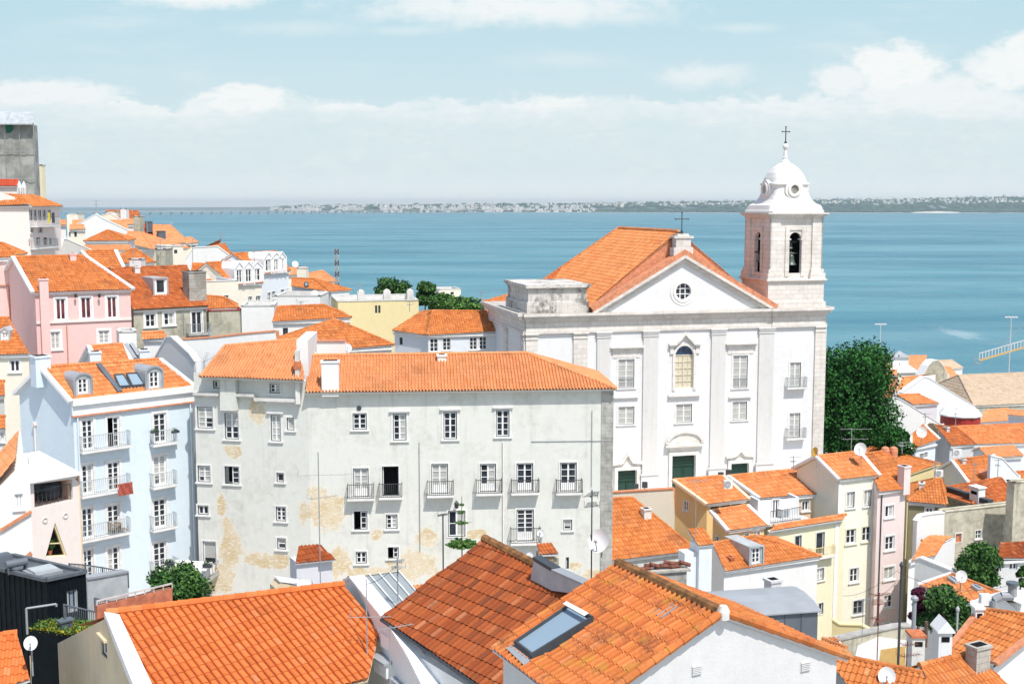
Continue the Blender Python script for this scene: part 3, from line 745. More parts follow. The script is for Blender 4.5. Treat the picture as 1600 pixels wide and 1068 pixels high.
# ================================================================== setting: ground, river, far bank
def structure(o, name=None): o['kind'] = 'structure'; return o
plaster('paving', (.42, .40, .37), (.22, .21, .19), .5, .1)
def make_ground():
    xs = [-900+i*40 for i in range(16)]+[-300+i*6 for i in range(101)]+[340+i*40 for i in range(15)]; ys = [-60+i*12 for i in range(54)]
    v = []; f = []
    for y in ys:
        for x in xs: v.append((x, y, ground(x, y)+noise.noise(V((x*.05, y*.05, 0)))*.6-.4))
    n = len(xs)
    for j in range(len(ys)-1):
        for i in range(n-1): f.append((j*n+i, j*n+i+1, (j+1)*n+i+1, (j+1)*n+i))
    me = bpy.data.meshes.new('ground'); me.from_pydata(v, [], f); me.materials.append(M('paving')); o = bpy.data.objects.new('ground', me); COL.objects.link(o); structure(o)
make_ground()
WZ = -75.0
def make_water():
    m, n, b = mat('river_water'); g = n('ShaderNodeNewGeometry').outputs['Position']
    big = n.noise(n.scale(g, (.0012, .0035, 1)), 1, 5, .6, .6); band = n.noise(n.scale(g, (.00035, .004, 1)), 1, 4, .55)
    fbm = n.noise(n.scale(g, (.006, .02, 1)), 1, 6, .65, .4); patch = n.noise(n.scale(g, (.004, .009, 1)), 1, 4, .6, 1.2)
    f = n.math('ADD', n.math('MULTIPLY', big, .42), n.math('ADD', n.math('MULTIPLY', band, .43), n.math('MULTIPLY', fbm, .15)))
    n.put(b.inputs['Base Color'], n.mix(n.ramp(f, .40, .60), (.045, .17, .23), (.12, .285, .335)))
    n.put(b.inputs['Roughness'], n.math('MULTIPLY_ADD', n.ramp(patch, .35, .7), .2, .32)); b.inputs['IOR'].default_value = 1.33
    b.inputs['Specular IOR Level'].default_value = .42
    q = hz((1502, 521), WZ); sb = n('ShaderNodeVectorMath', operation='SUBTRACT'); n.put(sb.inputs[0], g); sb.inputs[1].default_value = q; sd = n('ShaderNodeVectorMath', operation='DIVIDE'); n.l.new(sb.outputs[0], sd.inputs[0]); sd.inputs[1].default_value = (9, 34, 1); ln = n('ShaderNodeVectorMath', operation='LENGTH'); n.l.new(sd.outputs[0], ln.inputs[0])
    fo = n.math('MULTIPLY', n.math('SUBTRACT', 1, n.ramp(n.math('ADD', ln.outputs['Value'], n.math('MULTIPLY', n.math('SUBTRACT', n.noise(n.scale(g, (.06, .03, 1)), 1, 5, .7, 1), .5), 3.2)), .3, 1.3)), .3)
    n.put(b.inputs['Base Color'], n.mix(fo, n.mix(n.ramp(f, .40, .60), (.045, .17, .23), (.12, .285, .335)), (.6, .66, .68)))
    h = n.math('ADD', n.noise(n.scale(g, (.35, .8, 1)), 1, 5, .6), n.math('MULTIPLY', n.noise(n.scale(g, (.05, .12, 1)), 1, 4, .6), 3.0))
    bp = n('ShaderNodeBump'); n.put(bp.inputs['Height'], h); bp.inputs['Strength'].default_value = .8; bp.inputs['Distance'].default_value = 1.2
    n.l.new(bp.outputs[0], b.inputs['Normal'])
    mb = MB(); mb.poly([(-30000, 380, WZ), (30000, 380, WZ), (30000, 40000, WZ), (-30000, 40000, WZ)])
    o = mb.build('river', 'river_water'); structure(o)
make_water()
leafmat('far_wood', (.02, .055, .035), (.05, .10, .055)); plain('sand', (.62, .56, .46), .9, scale=.01); plain('far_land', (.13, .18, .17), .95, scale=.003, var=.5)
plain('far_house', (.66, .64, .61), .8, scale=.01, var=.2)
def make_far_bank():
    # land strip: shoreline distance and skyline height as functions of the azimuth
    def sh(px): return interp(px, [(-600, 15500), (200, 15000), (430, 14200), (470, 12600), (900, 12300), (1150, 11600), (2200, 11200)])
    def topy(px): return interp(px, [(-600, 327), (200, 326), (330, 324), (430, 323), (520, 321), (700, 319.5), (900, 319), (1150, 316), (1280, 313), (1380, 313.5), (1480, 311), (1560, 309), (1640, 311), (2200, 312)])
    v = []; f = []; cols = []
    pxs = list(range(-900, 2500, 10)); rows = (0, 40, 300, 900, 2000, 4000)
    for px in pxs:
        d0 = sh(px); zt = (HOR-topy(px))/FPX*(d0+2000)+3*noise.noise(V((px*.05, 0, 0)))*2
        for k, q in enumerate(rows):
            d = d0+q; z = [WZ-1, WZ+2.5, WZ+5, lerp(WZ+6, zt, .5), zt, zt-8][k]; v.append(((px-800)/FPX*d, d, z))
    n = len(rows)
    for i in range(len(pxs)-1):
        for k in range(n-1): f.append((i*n+k, (i+1)*n+k, (i+1)*n+k+1, i*n+k+1)); cols.append(1 if k == 0 else 0)
    me = bpy.data.meshes.new('far_bank'); me.from_pydata(v, [], f); me.materials.append(M('far_land')); me.materials.append(M('sand')); me.polygons.foreach_set('material_index', cols)
    o = bpy.data.objects.new('far_bank', me); COL.objects.link(o); structure(o)
    rng = random.Random(3)
    def hz_at(px, q):
        d0 = sh(px); zt = (HOR-topy(px))/FPX*(d0+2000); return interp(q, [(0, WZ-1), (40, WZ+2.5), (300, WZ+5), (900, lerp(WZ+6, zt, .5)), (2000, zt), (4000, zt-8)])
    wd = MB()
    for i in range(5200):
        px = rng.uniform(900, 1720) if rng.random() < .82 else rng.uniform(430, 900); q = rng.choice((rng.uniform(60, 500), rng.uniform(60, 1000), rng.uniform(900, 2000)))
        if px < 1150 and q < 900 and rng.random() < .6: continue
        if 1430 < px < 1500 and q < 400: continue
        d = sh(px)+q; z = hz_at(px, q); w = rng.uniform(20, 55); h = rng.uniform(10, 24); x = (px-800)/FPX*d
        wd.lathe((x, d, z-3), [(w*.8, 0), (w, h*.5), (w*.6, h), (w*.1, h*1.15)], 6)
    tag(wd.build('far_woods', 'far_wood'), 'dark band of woodland along the far river bank', 'woodland', kind='stuff')
    tw = MB()
    for i in range(4300):
        if rng.random() < .62: px = rng.uniform(425, 930); q = rng.uniform(150, 1900)*rng.random()**.6
        else: px = rng.uniform(930, 1640); q = rng.uniform(900, 2100)
        cl = noise.noise(V((px*.03, q*.002, 5)))
        if cl < -.12: continue
        d = sh(px)+q; z = hz_at(px, q); w = rng.uniform(9, 32); h = rng.choice((9, 12, 16, 24, 34)); fr = Face(V(((px-800)/FPX*d, d, z-4)), V(((px-800)/FPX*d+10, d+rng.uniform(-4, 4), z)))
        tw.box(fr, -w/2, w/2, 0, h+4, -20, 0, rng.choice((0, 0, 0, 1)))
    tag(tw.build('far_town', ['far_house', 'wall_cream']), 'pale town spread along the far river bank', 'town', kind='stuff')
    sb = MB(); c = at((1462, 329.5), 11350); sb.lathe((c.x, c.y, WZ-1), [(230, 0), (190, 9), (90, 15), (5, 17)], 20, e=2)
    o = sb.build('sand_bank', 'sand'); structure(o)
make_far_bank()
def make_bridge():
    root = thing('long_bridge', 'long low bridge on many piers crossing the far river', 'bridge', at((460, 331), 9300))
    mb = MB(); A = at((120, 331.6), 8700); B = at((760, 325.5), 12200); A.z = -54; B.z = -50
    mb.bar(A, B, 30, 4); mb.bar(A+Z*3.2+V((0, -12, 0)), B+Z*3.2+V((0, -12, 0)), 1, 1.2); mb.build('deck', 'concrete', root)
    for i in range(48):
        p = lerp(A, B, (i+.5)/48); q = MB(); u = (B-A).normalized(); w = V((-u.y, u.x, 0))
        q.box(Face(p-u*8, p+u*8).shift(n=14), 0, 16, WZ-p.z-2, WZ-p.z+4, -28, 0)
        for s in (-9, 9): q.tube(V((p.x, p.y, WZ))+w*s, p+w*s, 3.2, 6)
        q.box(Face(p-u*5, p+u*5).shift(n=14), 0, 10, -6, -2.2, -28, 0)
        q.build('pier', 'concrete', root)
make_bridge()
# low cloud of air over the whole scene: pale haze
def make_haze():
    m = bpy.data.materials.new('haze_air'); m.use_nodes = True; MATS['haze_air'] = m; n = NT(m.node_tree); m.node_tree.nodes.clear()
    out = n('ShaderNodeOutputMaterial'); v = n('ShaderNodeVolumePrincipled'); v.inputs['Color'].default_value = (.82, .92, 1, 1); v.inputs['Density'].default_value = HAZE
    v.inputs['Anisotropy'].default_value = .2; n.l.new(v.outputs[0], out.inputs['Volume'])
    fr = Face(V((-22000, -300, -100)), V((22000, -300, -100))); mb = MB(); mb.box(fr, 0, 44000, 0, 175, -21000, 0)
    o = mb.build('haze', 'haze_air'); bm = bmesh.new(); bm.from_mesh(o.data); bmesh.ops.remove_doubles(bm, verts=bm.verts[:], dist=.01); bmesh.ops.recalc_face_normals(bm, faces=bm.faces[:]); bm.to_mesh(o.data); bm.free()
    tag(o, 'pale haze lying over the river and the far bank', 'haze', kind='stuff')
HAZE = 4.6e-5
# ================================================================== church
def make_church():
    CZ0 = at((918, 487), 110); B = hz((1290, 478.6), CZ0.z); F0 = Face(CZ0, B); PLZ = -27.4; gv = PLZ-CZ0.z-1.5
    root = thing('church', 'large white church with gabled front and one bell tower facing the river', 'church', F0.pt(10, 0, -10)+Z*(PLZ-CZ0.z), None)
    U = lambda x, y=600: F0.uv((x, y))[0]
    uL, u1, u2, u3 = U(821), 0.0, U(1214, 483), U(1289, 480)
    hs = []
    def W(x0, y0, x1, y1, st='church', **k): r = F0.rect(x0, y0, x1, y1); hs.append(rh(r)); return window(root, F0, r, st, **k)
    cw = dict(outer='dark_frame', depth=.35)
    for q in ((966, 561, 991, 606), (1145, 555, 1168, 606)):
        w = W(*q, rows=5, **cw); r = F0.rect(*q); railing(F0, r[0], r[2], r[1], r[1]+.9, -.02, 'grey_iron', w, .16, False)
        mb = MB(); mb.box(F0, r[0]-.55, r[2]+.55, r[3]+.16, r[3]+.95, .004, .06); mb.box(F0, r[0]-.75, r[2]+.75, r[3]+.95, r[3]+1.08, .004, .3); mb.box(F0, r[0]-.85, r[2]+.85, r[3]+1.08, r[3]+1.18, .004, .4)
        mb.build('window_hood', 'limestone', root); mb = MB(); mb.box(F0, r[0]-.4, r[2]+.4, r[1]-.9, r[1]-.78, .004, .22); mb.build('window_sill', 'limestone', root)
    for q in ((966, 635, 991, 663), (1056, 631, 1081, 660), (1144, 627, 1167, 656)): W(*q, rows=3, **cw)
    for q, by in (((1234, 566, 1251, 604), 607), ((1233, 645, 1250, 683), 686)):
        w = W(*q, rows=4, **cw); r = F0.rect(*q); balcony(w, F0, (r[0]-.45, r[1], r[2]+.45, .95), .55, 'grey_iron', 'pale_stone')
    # central arched window
    r = F0.rect(1055, 540, 1083, 606); ar = arch_pts(*r, n=12); hs.append(ar); c = (r[0]+r[2])/2; rr = (r[2]-r[0])/2; spr = r[3]-rr
    w = MB(); o = [(r[0]-.28, r[1]-.2), (r[0]-.02, r[1]-.2), (r[0]-.02, spr)]+[(c-(rr+.02)*math.cos(a), spr+(rr+.02)*math.sin(a)) for a in [math.pi*k/10 for k in range(11)]]+[(r[2]+.02, r[1]-.2), (r[2]+.28, r[1]-.2), (r[2]+.28, spr)]+[(c+(rr+.28)*math.cos(a), spr+(rr+.28)*math.sin(a)) for a in [math.pi*k/10 for k in range(11)]]
    w.prism(F0, o, .004, .1); w.box(F0, r[0]-.7, r[2]+.7, r[1]-.75, r[1]-.6, .004, .3); win = w.build('arched_window', 'limestone', root)
    p = MB(); p.box(F0, r[0]-.02, r[2]+.02, r[1], spr-.04, -.3, -.27); p.build('blind', 'cream_blind', win)
    p = MB(); p.prism(F0, [(c+rr*math.cos(a), spr+.05+rr*math.sin(a)) for a in [math.pi*k/12 for k in range(13)]], -.3, -.28); p.build('pane', 'blue_glass', win)
    p = MB()
    for u in (r[0]+.03, c, r[2]-.03): p.box(F0, u-.05, u+.05, r[1], spr, -.268, -.2)
    for q in (r[0]+(r[2]-r[0])*.25, r[0]+(r[2]-r[0])*.75): p.box(F0, q-.025, q+.025, r[1], spr, -.267, -.22)
    for k in range(6): v = lerp(r[1], spr, k/5); p.box(F0, r[0]+.08, r[2]-.08, v-.04, v+.04, -.266, -.21)
    p.build('sash', 'cream_blind', win)
    hd = MB(); v0 = F0.uv((1068, 537))[1]
    hd.prism(F0, [(c-1.6, v0-.1), (c-.9, v0-.1), (c, v0+.85), (c+.9, v0-.1), (c+1.6, v0-.1), (c+1.6, v0+.08), (c+1.0, v0+.08), (c, v0+1.12), (c-1.0, v0+.08), (c-1.6, v0+.08)], .004, .35)
    hd.box(F0, c-1.45, c-1.1, v0-.9, v0-.1, .004, .14); hd.box(F0, c+1.1, c+1.45, v0-.9, v0-.1, .004, .14); hd.build('window_hood', 'limestone', root)
    # doors
    for i, (x0, y0, x1, hoodt, hoodb) in enumerate(((965, 735, 994, 706, 726), (1050, 712, 1086, 674, 697), (1142, 724, 1169, 700, 715))):
        a = F0.uv((x0, y0)); b = F0.uv((x1, y0)); vb = PLZ-CZ0.z+.5; vt = a[1]; hs.append(rh((a[0], vb, b[0], vt))); d = MB(); cc = (a[0]+b[0])/2; hw = (b[0]-a[0])/2
        fr = MB()
        for s in ((a[0]-.35, a[0]-.02), (b[0]+.02, b[0]+.35)): fr.box(F0, *s, vb-.4, vt+.02, .004, .18)
        fr.box(F0, a[0]-.35, b[0]+.35, vt+.02, vt+.35, .004, .18)
        vh = F0.uv((x0, hoodb))[1]; va = F0.uv((x0, hoodt))[1]
        fr.box(F0, a[0]-.3, b[0]+.3, vt+.35, vh, .004, .1)
        if i == 1:
            W2 = hw+.75; ol = [(cc-W2, vh), (cc+W2, vh), (cc+W2, vh+.25)]+[(cc+(W2-.15)*math.cos(q), vh+.28+(va-vh-.28)*math.sin(q)) for q in [math.pi*k/12 for k in range(13)]]+[(cc-W2, vh+.25)]
            fr.prism(F0, ol, .004, .28); fr.box(F0, cc-W2, cc+W2, vh-.02, vh+.2, .285, .45)
            oi = [(cc+(W2-.15)*math.cos(q), vh+.28+(va-vh-.28)*math.sin(q)) for q in [math.pi*k/12 for k in range(13)]]
            for p0, p1 in zip(oi, oi[1:]): fr.bar(F0.pt(*p0, .3), F0.pt(*p1, .3), .3, .22)
        else: fr.prism(F0, [(cc-hw-.55, vh), (cc-hw*.55, vh+.12), (cc, va-.35), (cc+hw*.55, vh+.12), (cc+hw+.55, vh), (cc+hw+.6, vh+.22), (cc+hw*.6, vh+.4), (cc, va), (cc-hw*.6, vh+.4), (cc-hw-.6, vh+.22)], .004, .32); fr.prism(F0, [(cc-hw-.3, vt+.35), (cc+hw+.3, vt+.35), (cc+hw*.5, vh+.2), (cc, va-.4), (cc-hw*.5, vh+.2)], .004, .07)
        dr = fr.build('doorway', 'limestone', root); tr = vt-.95
        d.box(F0, a[0], b[0], vb, vt, -.3, -.24); d.box(F0, a[0], b[0], tr-.08, tr+.08, -.24, -.14)
        for s in (-1, 1):
            for (q0, q1) in ((vb+.25, vb+1.2), (vb+1.35, tr-.2)): d.box(F0, cc+s*hw*.5-hw*.36, cc+s*hw*.5+hw*.36, q0, q1, -.24, -.19)
            for k in range(3): d.box(F0, cc+s*hw*.5-hw*.4, cc+s*hw*.5+hw*.4, tr+.16+k*.24, tr+.28+k*.24, -.24, -.2)
        d.box(F0, cc-.03, cc+.03, vb, tr, -.24, -.17); d.build('door', 'green_door', dr)
    # front wall, pediment, side walls
    oc = F0.uv((1067.5, 455)); orr = .74; circ = [(oc[0]+orr*math.cos(2*math.pi*k/20), oc[1]+orr*math.sin(2*math.pi*k/20)) for k in range(20)]; hs.append(circ)
    ap = F0.uv((1068, 399)); pb = F0.uv((927, 486)); pe = F0.uv((1208, 482))
    mb = MB(); wall(mb, F0, [(uL, gv), (u3, gv), (u3, 0), (pe[0], 0), ap, (pb[0], 0), (uL, 0)], hs, .35)
    LB_ = 14.0; lf = F0.turned(uL, side=-1); lf = Face(F0.pt(uL, 0, -LB_), F0.pt(uL, 0)); rf = Face(F0.pt(u3, 0), F0.pt(u3, 0, -LB_*.5)); bf = Face(F0.pt(u3, 0, -LB_), F0.pt(uL, 0, -LB_))
    lo = onplane((803, 504), lf.O, lf.N)
    rl = lf.rect(800, 503, 806, 515); 
    wall(mb, lf, [(0, gv), (LB_, gv), (LB_, 0), (0, 0)], [rh(rl)]); wall(mb, rf, [(0, gv), (rf.L, gv), (rf.L, 0), (0, 0)]); wall(mb, bf, [(0, gv), (bf.L, gv), (bf.L, 0), (0, 0)])
    mb.build('wall', 'church_white', root)
    q = MB(); q.box(lf, rl[0]-.1, rl[2]+.1, rl[1]-.1, rl[3]+.1, -.4, -.36); q.build('opening', 'interior_shade', root)  # near-black sheet put in for the shade behind the opening
    # round window
    o = MB(); n = 24
    for k in range(n):
        a, b = 2*math.pi*k/n, 2*math.pi*(k+1)/n
        for (r0, r1, n1) in ((orr+.01, orr+.28, .1), (orr+.29, orr+.55, .05)):
            o.poly([F0.pt(oc[0]+r0*math.cos(a), oc[1]+r0*math.sin(a), n1), F0.pt(oc[0]+r0*math.cos(b), oc[1]+r0*math.sin(b), n1), F0.pt(oc[0]+r1*math.cos(b), oc[1]+r1*math.sin(b), n1), F0.pt(oc[0]+r1*math.cos(a), oc[1]+r1*math.sin(a), n1)])
            for rr_ in (r0, r1): o.poly([F0.pt(oc[0]+rr_*math.cos(a), oc[1]+rr_*math.sin(a), n1), F0.pt(oc[0]+rr_*math.cos(b), oc[1]+rr_*math.sin(b), n1), F0.pt(oc[0]+rr_*math.cos(b), oc[1]+rr_*math.sin(b), .003), F0.pt(oc[0]+rr_*math.cos(a), oc[1]+rr_*math.sin(a), .003)])
    ow = o.build('round_window', 'pale_stone', root)
    g = MB(); g.poly([F0.pt(*p, -.22) for p in circ]); g.build('pane', 'glass', ow)
    g = MB()
    for s in (-.25, .25):
        L = math.sqrt(orr**2-s*s); g.box(F0, oc[0]+s-.04, oc[0]+s+.04, oc[1]-L, oc[1]+L, -.215, -.15); g.box(F0, oc[0]-L, oc[0]+L, oc[1]+s-.04, oc[1]+s+.04, -.214, -.152)
    g.build('sash', 'white', ow)
    # pilasters
    vb = gv; vt = -1.85
    for (x0, x1) in ((932, 953), (1004, 1027), (1110, 1132), (1184, 1207)):
        mb = MB(); a, b = U(x0), U(x1); mb.box(F0, a, b, vb, vt, .004, .16); mb.box(F0, a-.08, b+.08, vt-.55, vt-.42, .004, .22); mb.box(F0, a-.12, b+.12, vt-.12, vt, .004, .3); mb.box(F0, a-.06, b+.06, vt-.3, vt-.12, .004, .24)
        pz = F0.uv(((x0+x1)/2, lerp(748, 722, (x0-932)/270)))[1]; mb.box(F0, a-.15, b+.15, vb, pz, .17, .34); mb.box(F0, a-.2, b+.2, pz, pz+.14, .17, .42)
        mb.build('pilaster', 'pilaster_stone', root)
    for (f, a, b) in ((F0, U(1271), u3), (F0, uL, uL+1.1), (F0, -1.35, -.02), (lf, LB_-1.3, LB_), (lf, LB_-7.6, LB_-6.5)):
        mb = MB(); mb.box(f, a, b+(.16 if f is F0 and b == u3 else 0), vb, vt, .004, .16); mb.box(f, a-.06, b+.1, vt-.12, vt, .004, .3); mb.box(f, a-.03, b+.06, vt-.55, vt-.42, .004, .22)
        mb.build('corner_pilaster', 'church_stone', root)
    # entablature and cornice
    mb = MB(); ue = U(1206, 482)
    for (f, a, b, x) in ((F0, 0.0, ue, 0), (F0, uL, -.02, .08), (F0, ue+.02, u3, .08), (lf, 0, LB_, .08), (rf, 0, rf.L, .08)):
        mb.box(f, a, b, vt, -.75, .004, .1+x); mb.box(f, a-x, b+x, vt-.02, vt+.22, .004, .17+x); mb.box(f, a-x, b+x, -.75, -.5, .004, .3+x)
        mb.box(f, a-.1-x*2, b+.1+x*2, -.5, -.28, .004, .55+x); mb.box(f, a-.2-x*2, b+.2+x*2, -.28, -.03, .004, .72+x)
    mb.build('cornice', 'church_stone', root)
    # raking cornice with orange coping
    mb = MB(); ob = MB()
    for p in (pb, pe):
        s = 1 if p is pb else -1; d = V((ap[0]-p[0], ap[1]-p[1], 0)).normalized(); nn = V((-d.y, d.x, 0))*s; 
        def strip(m_, o0, o1, n0, n1, ext=.3): 
            e0 = (p[0]-d.x*ext, p[1]-d.y*ext)
            dn = abs(nn.y); top0 = (ap[0], ap[1]+o0/dn); top1 = (ap[0], ap[1]+o1/dn)
            m_.prism(F0, [(e0[0]+nn.x*o0, e0[1]+nn.y*o0), top0, top1, (e0[0]+nn.x*o1, e0[1]+nn.y*o1)], n0, n1)
        strip(mb, -.55, -.2, .004, .22); strip(mb, -.2, .05, .004, .5); strip(ob, .055, .5, -.7, .42, .1); 
    mb.build('raking_cornice', 'church_stone', root); ob.build('gable_coping', 'orange_band', root)
    # gable pedestal and cross
    pc = F0.uv((1066, 395)); mb = MB(); f2 = F0.shift(n=-.1)
    for (w, v0, v1, x) in ((.95, -.6, .5, 0), (.72, .5, 1.35, 0), (.95, 1.35, 1.55, .1), (.55, 1.55, 1.75, -.1)): mb.box(f2, pc[0]-w, pc[0]+w, pc[1]+v0, pc[1]+v1, -.6-x, .4+x)
    mb.build('gable_pedestal', 'church_stone', root)
    mb = MB(); cb = f2.pt(pc[0], pc[1]+1.75, -.1); e = F0.U; mb.tube(cb, cb+Z*1.95, .045, 6); mb.tube(cb+Z*1.35-e*.62, cb+Z*1.35+e*.62, .045, 6)
    for q in (cb+Z*1.35-e*.62, cb+Z*1.35+e*.62, cb+Z*1.95): mb.lathe(q-Z*.07, [(.03, 0), (.09, .07), (.03, .14)], 8)
    mb.lathe(cb, [(.2, 0), (.12, .15), (.1, .3)], 8); mb.build('gable_cross', 'cast_iron', root)
    # nave roof: gable running back, hipped at the rear
    cN = ap[0]-.2; zr = at((1046, 362), 113).z-CZ0.z; ez = .55; uW = 9.6
    fr_a = F0.pt(cN, zr, -.9); rb_ = F0.pt(cN, zr, -17.5)
    eL0, eL1 = F0.pt(cN-uW, ez-1.0, -.9), F0.pt(cN-uW, ez-1.0, -23); eR0, eR1 = F0.pt(cN+uW, ez-1.0, -.9), F0.pt(cN+uW, ez-1.0, -23)
    kw = dict(tw=.26, tl=.45, soffit='orange_band')
    rf1 = tiles(root, [eL1, eL0, fr_a, rb_], 'tile_bright', **kw); tiles(root, [eR0, eR1, rb_, fr_a], 'tile_orange', **kw); tiles(root, [eL1, eR1, rb_], 'tile_orange', **kw)
    ridge(rf1, fr_a, rb_, 'tile_bright', .18); ridge(rf1, rb_, eL1, 'tile_bright', .18)
    nm = MB(); nf = F0.shift(u=cN); nm.box(nf, -uW+.4, uW-.4, gv, ez-1.1, -22.6, -2.5); nm.build('nave_wall', 'church_white', root)
    gm = MB(); gm.prism(F0, [(cN-uW+.3, -.3), (cN+uW-.3, -.3), (cN, zr-.25)], -1.1, -.92); gm.build('roof_gable', 'orange_band', root)
    # low roof of the chapel behind on the left
    a, b, c2, d2 = at((757, 471), 126), at((800, 473), 124), at((790, 458), 129), at((812, 458), 129)
    f3 = Face(at((757, 474), 126), at((800, 476), 124)); t2 = tiles(root, [f3.pt(-.3, .2, .2), f3.pt(9, .2, .2), f3.pt(9, 1.3, -4), f3.pt(2.2, 1.3, -4)], 'tile_orange', **kw)
    f4 = Face(at((838, 446), 128), at((880, 446), 127)); tiles(root, [f4.pt(0, 0), f4.pt(7, 0), f4.pt(7, 1.6, -3), f4.pt(1.4, 1.6, -3)], 'tile_rust', **kw)
    mb = MB(); mb.box(f3, 0, 8, gv+3, .1, -12, 0); mb.box(f4, .3, 6.5, -2.5, 0, -5, -.1); mb.build('chapel_wall', 'church_white', root)
    # unfinished left tower base
    D = 7.6; au0, au1 = uL+.25, U(917, 465)
    def ring(m_, u0, u1, v0, v1, dd, x, mi=0): m_.box(F0, u0-x, u1+x, v0, v1, -dd-x, x, mi)
    mb = MB(); vtop = F0.uv((870, 444))[1]
    ring(mb, au0, au1, 0, .95, D, .15); ring(mb, au0, au1, .95, vtop-.45, D, 0); ring(mb, au0, au1, vtop-.45, vtop-.3, D, .12); ring(mb, au0, au1, vtop-.3, vtop, D, .3)
    mb.build('tower_base', 'church_stained', root)
    # bell tower
    t0, t1 = U(1200, 455), U(1287, 455); TW = t1-t0; vp = F0.uv((1240, 437))[1]; vc = F0.uv((1240, 333))[1]
    mb = MB(); ring(mb, t0, t1, -.03, .5, TW, .16); ring(mb, t0, t1, .5, vp-.28, TW, 0); ring(mb, t0, t1, vp-.28, vp-.1, TW, .08); ring(mb, t0, t1, vp-.1, vp+.06, TW, .22); mb.build('tower_pedestal', 'church_stone', root)
    i = .3; s0, s1 = t0+i, t1-i; SW = s1-s0
    sf = F0.shift(n=-i); vs, ve = vp+.06, vc-.5; tw = MB()
    fs = [Face(sf.pt(s0, 0), sf.pt(s1, 0)), Face(sf.pt(s0, 0, -SW), sf.pt(s0, 0)), Face(sf.pt(s1, 0), sf.pt(s1, 0, -SW)), Face(sf.pt(s1, 0, -SW), sf.pt(s0, 0, -SW))]
    av0 = F0.uv((1238, 427))[1]; av1 = F0.uv((1238, 363))[1]; aw = .62; mid = SW/2-.05
    for j, f in enumerate(fs):
        hole = arch_pts(mid-aw, av0, mid+aw, av1, 10)
        wall(tw, f, [(0, vs), (SW, vs), (SW, ve), (0, ve)], [hole] if j < 2 else [], .3)
        for (a, b) in ((0, .95), (SW-.95, SW)):
            e0 = -.14 if a == 0 else 0; e1 = .14 if b == SW else 0
            tw.box(f, a+e0, b+e1, vs, ve, .004, .14); tw.box(f, a+e0-.22, b+e1+.22, vs, vs+.55, .005, .4) ; tw.box(f, a+e0-.12, b+e1+.12, vs+.55, vs+.95, .006, .28)
        for (a, b, c, d) in ((mid-aw-.42, mid-aw-.02, av0-.3, av1+.5), (mid+aw+.02, mid+aw+.42, av0-.3, av1+.5), (mid-aw-.02, mid+aw+.02, av1+.22, av1+.5)): tw.box(f, a, b, c, d, .004, .09)
        for (a, b) in ((mid-aw-.1, mid-aw+.12), (mid+aw-.12, mid+aw+.1)): tw.box(f, a, b, av1-aw-.12, av1-aw+.04, -.5, .13)
        tw.box(f, -.2, SW+.2, ve, ve+.22, -.1, .18+j*.001); tw.box(f, -.35, SW+.35, ve+.22, ve+.4, -.1, .4+j*.001); tw.box(f, -.5, SW+.5, ve+.4, ve+.55, -.1, .58+j*.001)
    tw.build('belfry', 'church_stone', root)
    it = MB(); it.box(sf, s0+.6, s1-.6, vs, ve, -SW+.75, -1.75); it.box(sf, s0+.05, s1-.05, vs, vs+.15, -SW+.1, -.1); it.build('belfry_shade_core', 'interior_shade', root)  # black core and floor, coloured to give the belfry its inner shade
    bell = [(.10, .95), (.2, .92), (.27, .8), (.3, .5), (.36, .25), (.48, .05), (.5, 0)][::-1]
    for (c, sc) in ((sf.pt(s0+mid, av0+.75, -.8), 1.05), (sf.pt(s0+mid, av0+2.3, -1.0), .6), (sf.pt(s0+.25, av0+1.0, -SW/2), .9)):
        bm_ = MB(); bm_.lathe(c, [(r*sc, h*sc) for r, h in bell], 14); bm_.tube(c-F0.U*aw+Z*1.05*sc, c+F0.U*aw+Z*1.05*sc, .09, 6); bm_.tube(c+Z*.9*sc, c+Z*1.3*sc, .05, 6); bm_.build('bell', 'bronze', root)
    cc = sf.pt((s0+s1)/2, vc-.02, -SW/2); X, Y = F0.U, F0.N; q = math.sqrt(1)
    k = 1/1.0
    prof = [(3.05, 0, 14), (3.05, .25, 14), (2.95, .3, 14), (2.8, .75, 12), (2.45, .95, 9), (2.15, 1.3, 7), (1.98, 1.75, 6), (1.9, 2.3, 5), (1.95, 2.65, 4.5), (2.08, 2.72, 4.5), (2.08, 2.85, 4.2), (1.88, 2.9, 4), (1.78, 3.35, 3.6), (1.55, 3.85, 3.2), (1.2, 4.3, 2.8), (.8, 4.62, 2.4), (.42, 4.85, 2), (.34, 4.95, 2)]
    dm = MB(); dm.lathe(cc, [(r*.96, h, e) for r, h, e in prof], 64, X=X, Y=Y, phase=math.pi/64); dome = dm.build('dome', 'dome_white', root, smooth=False)
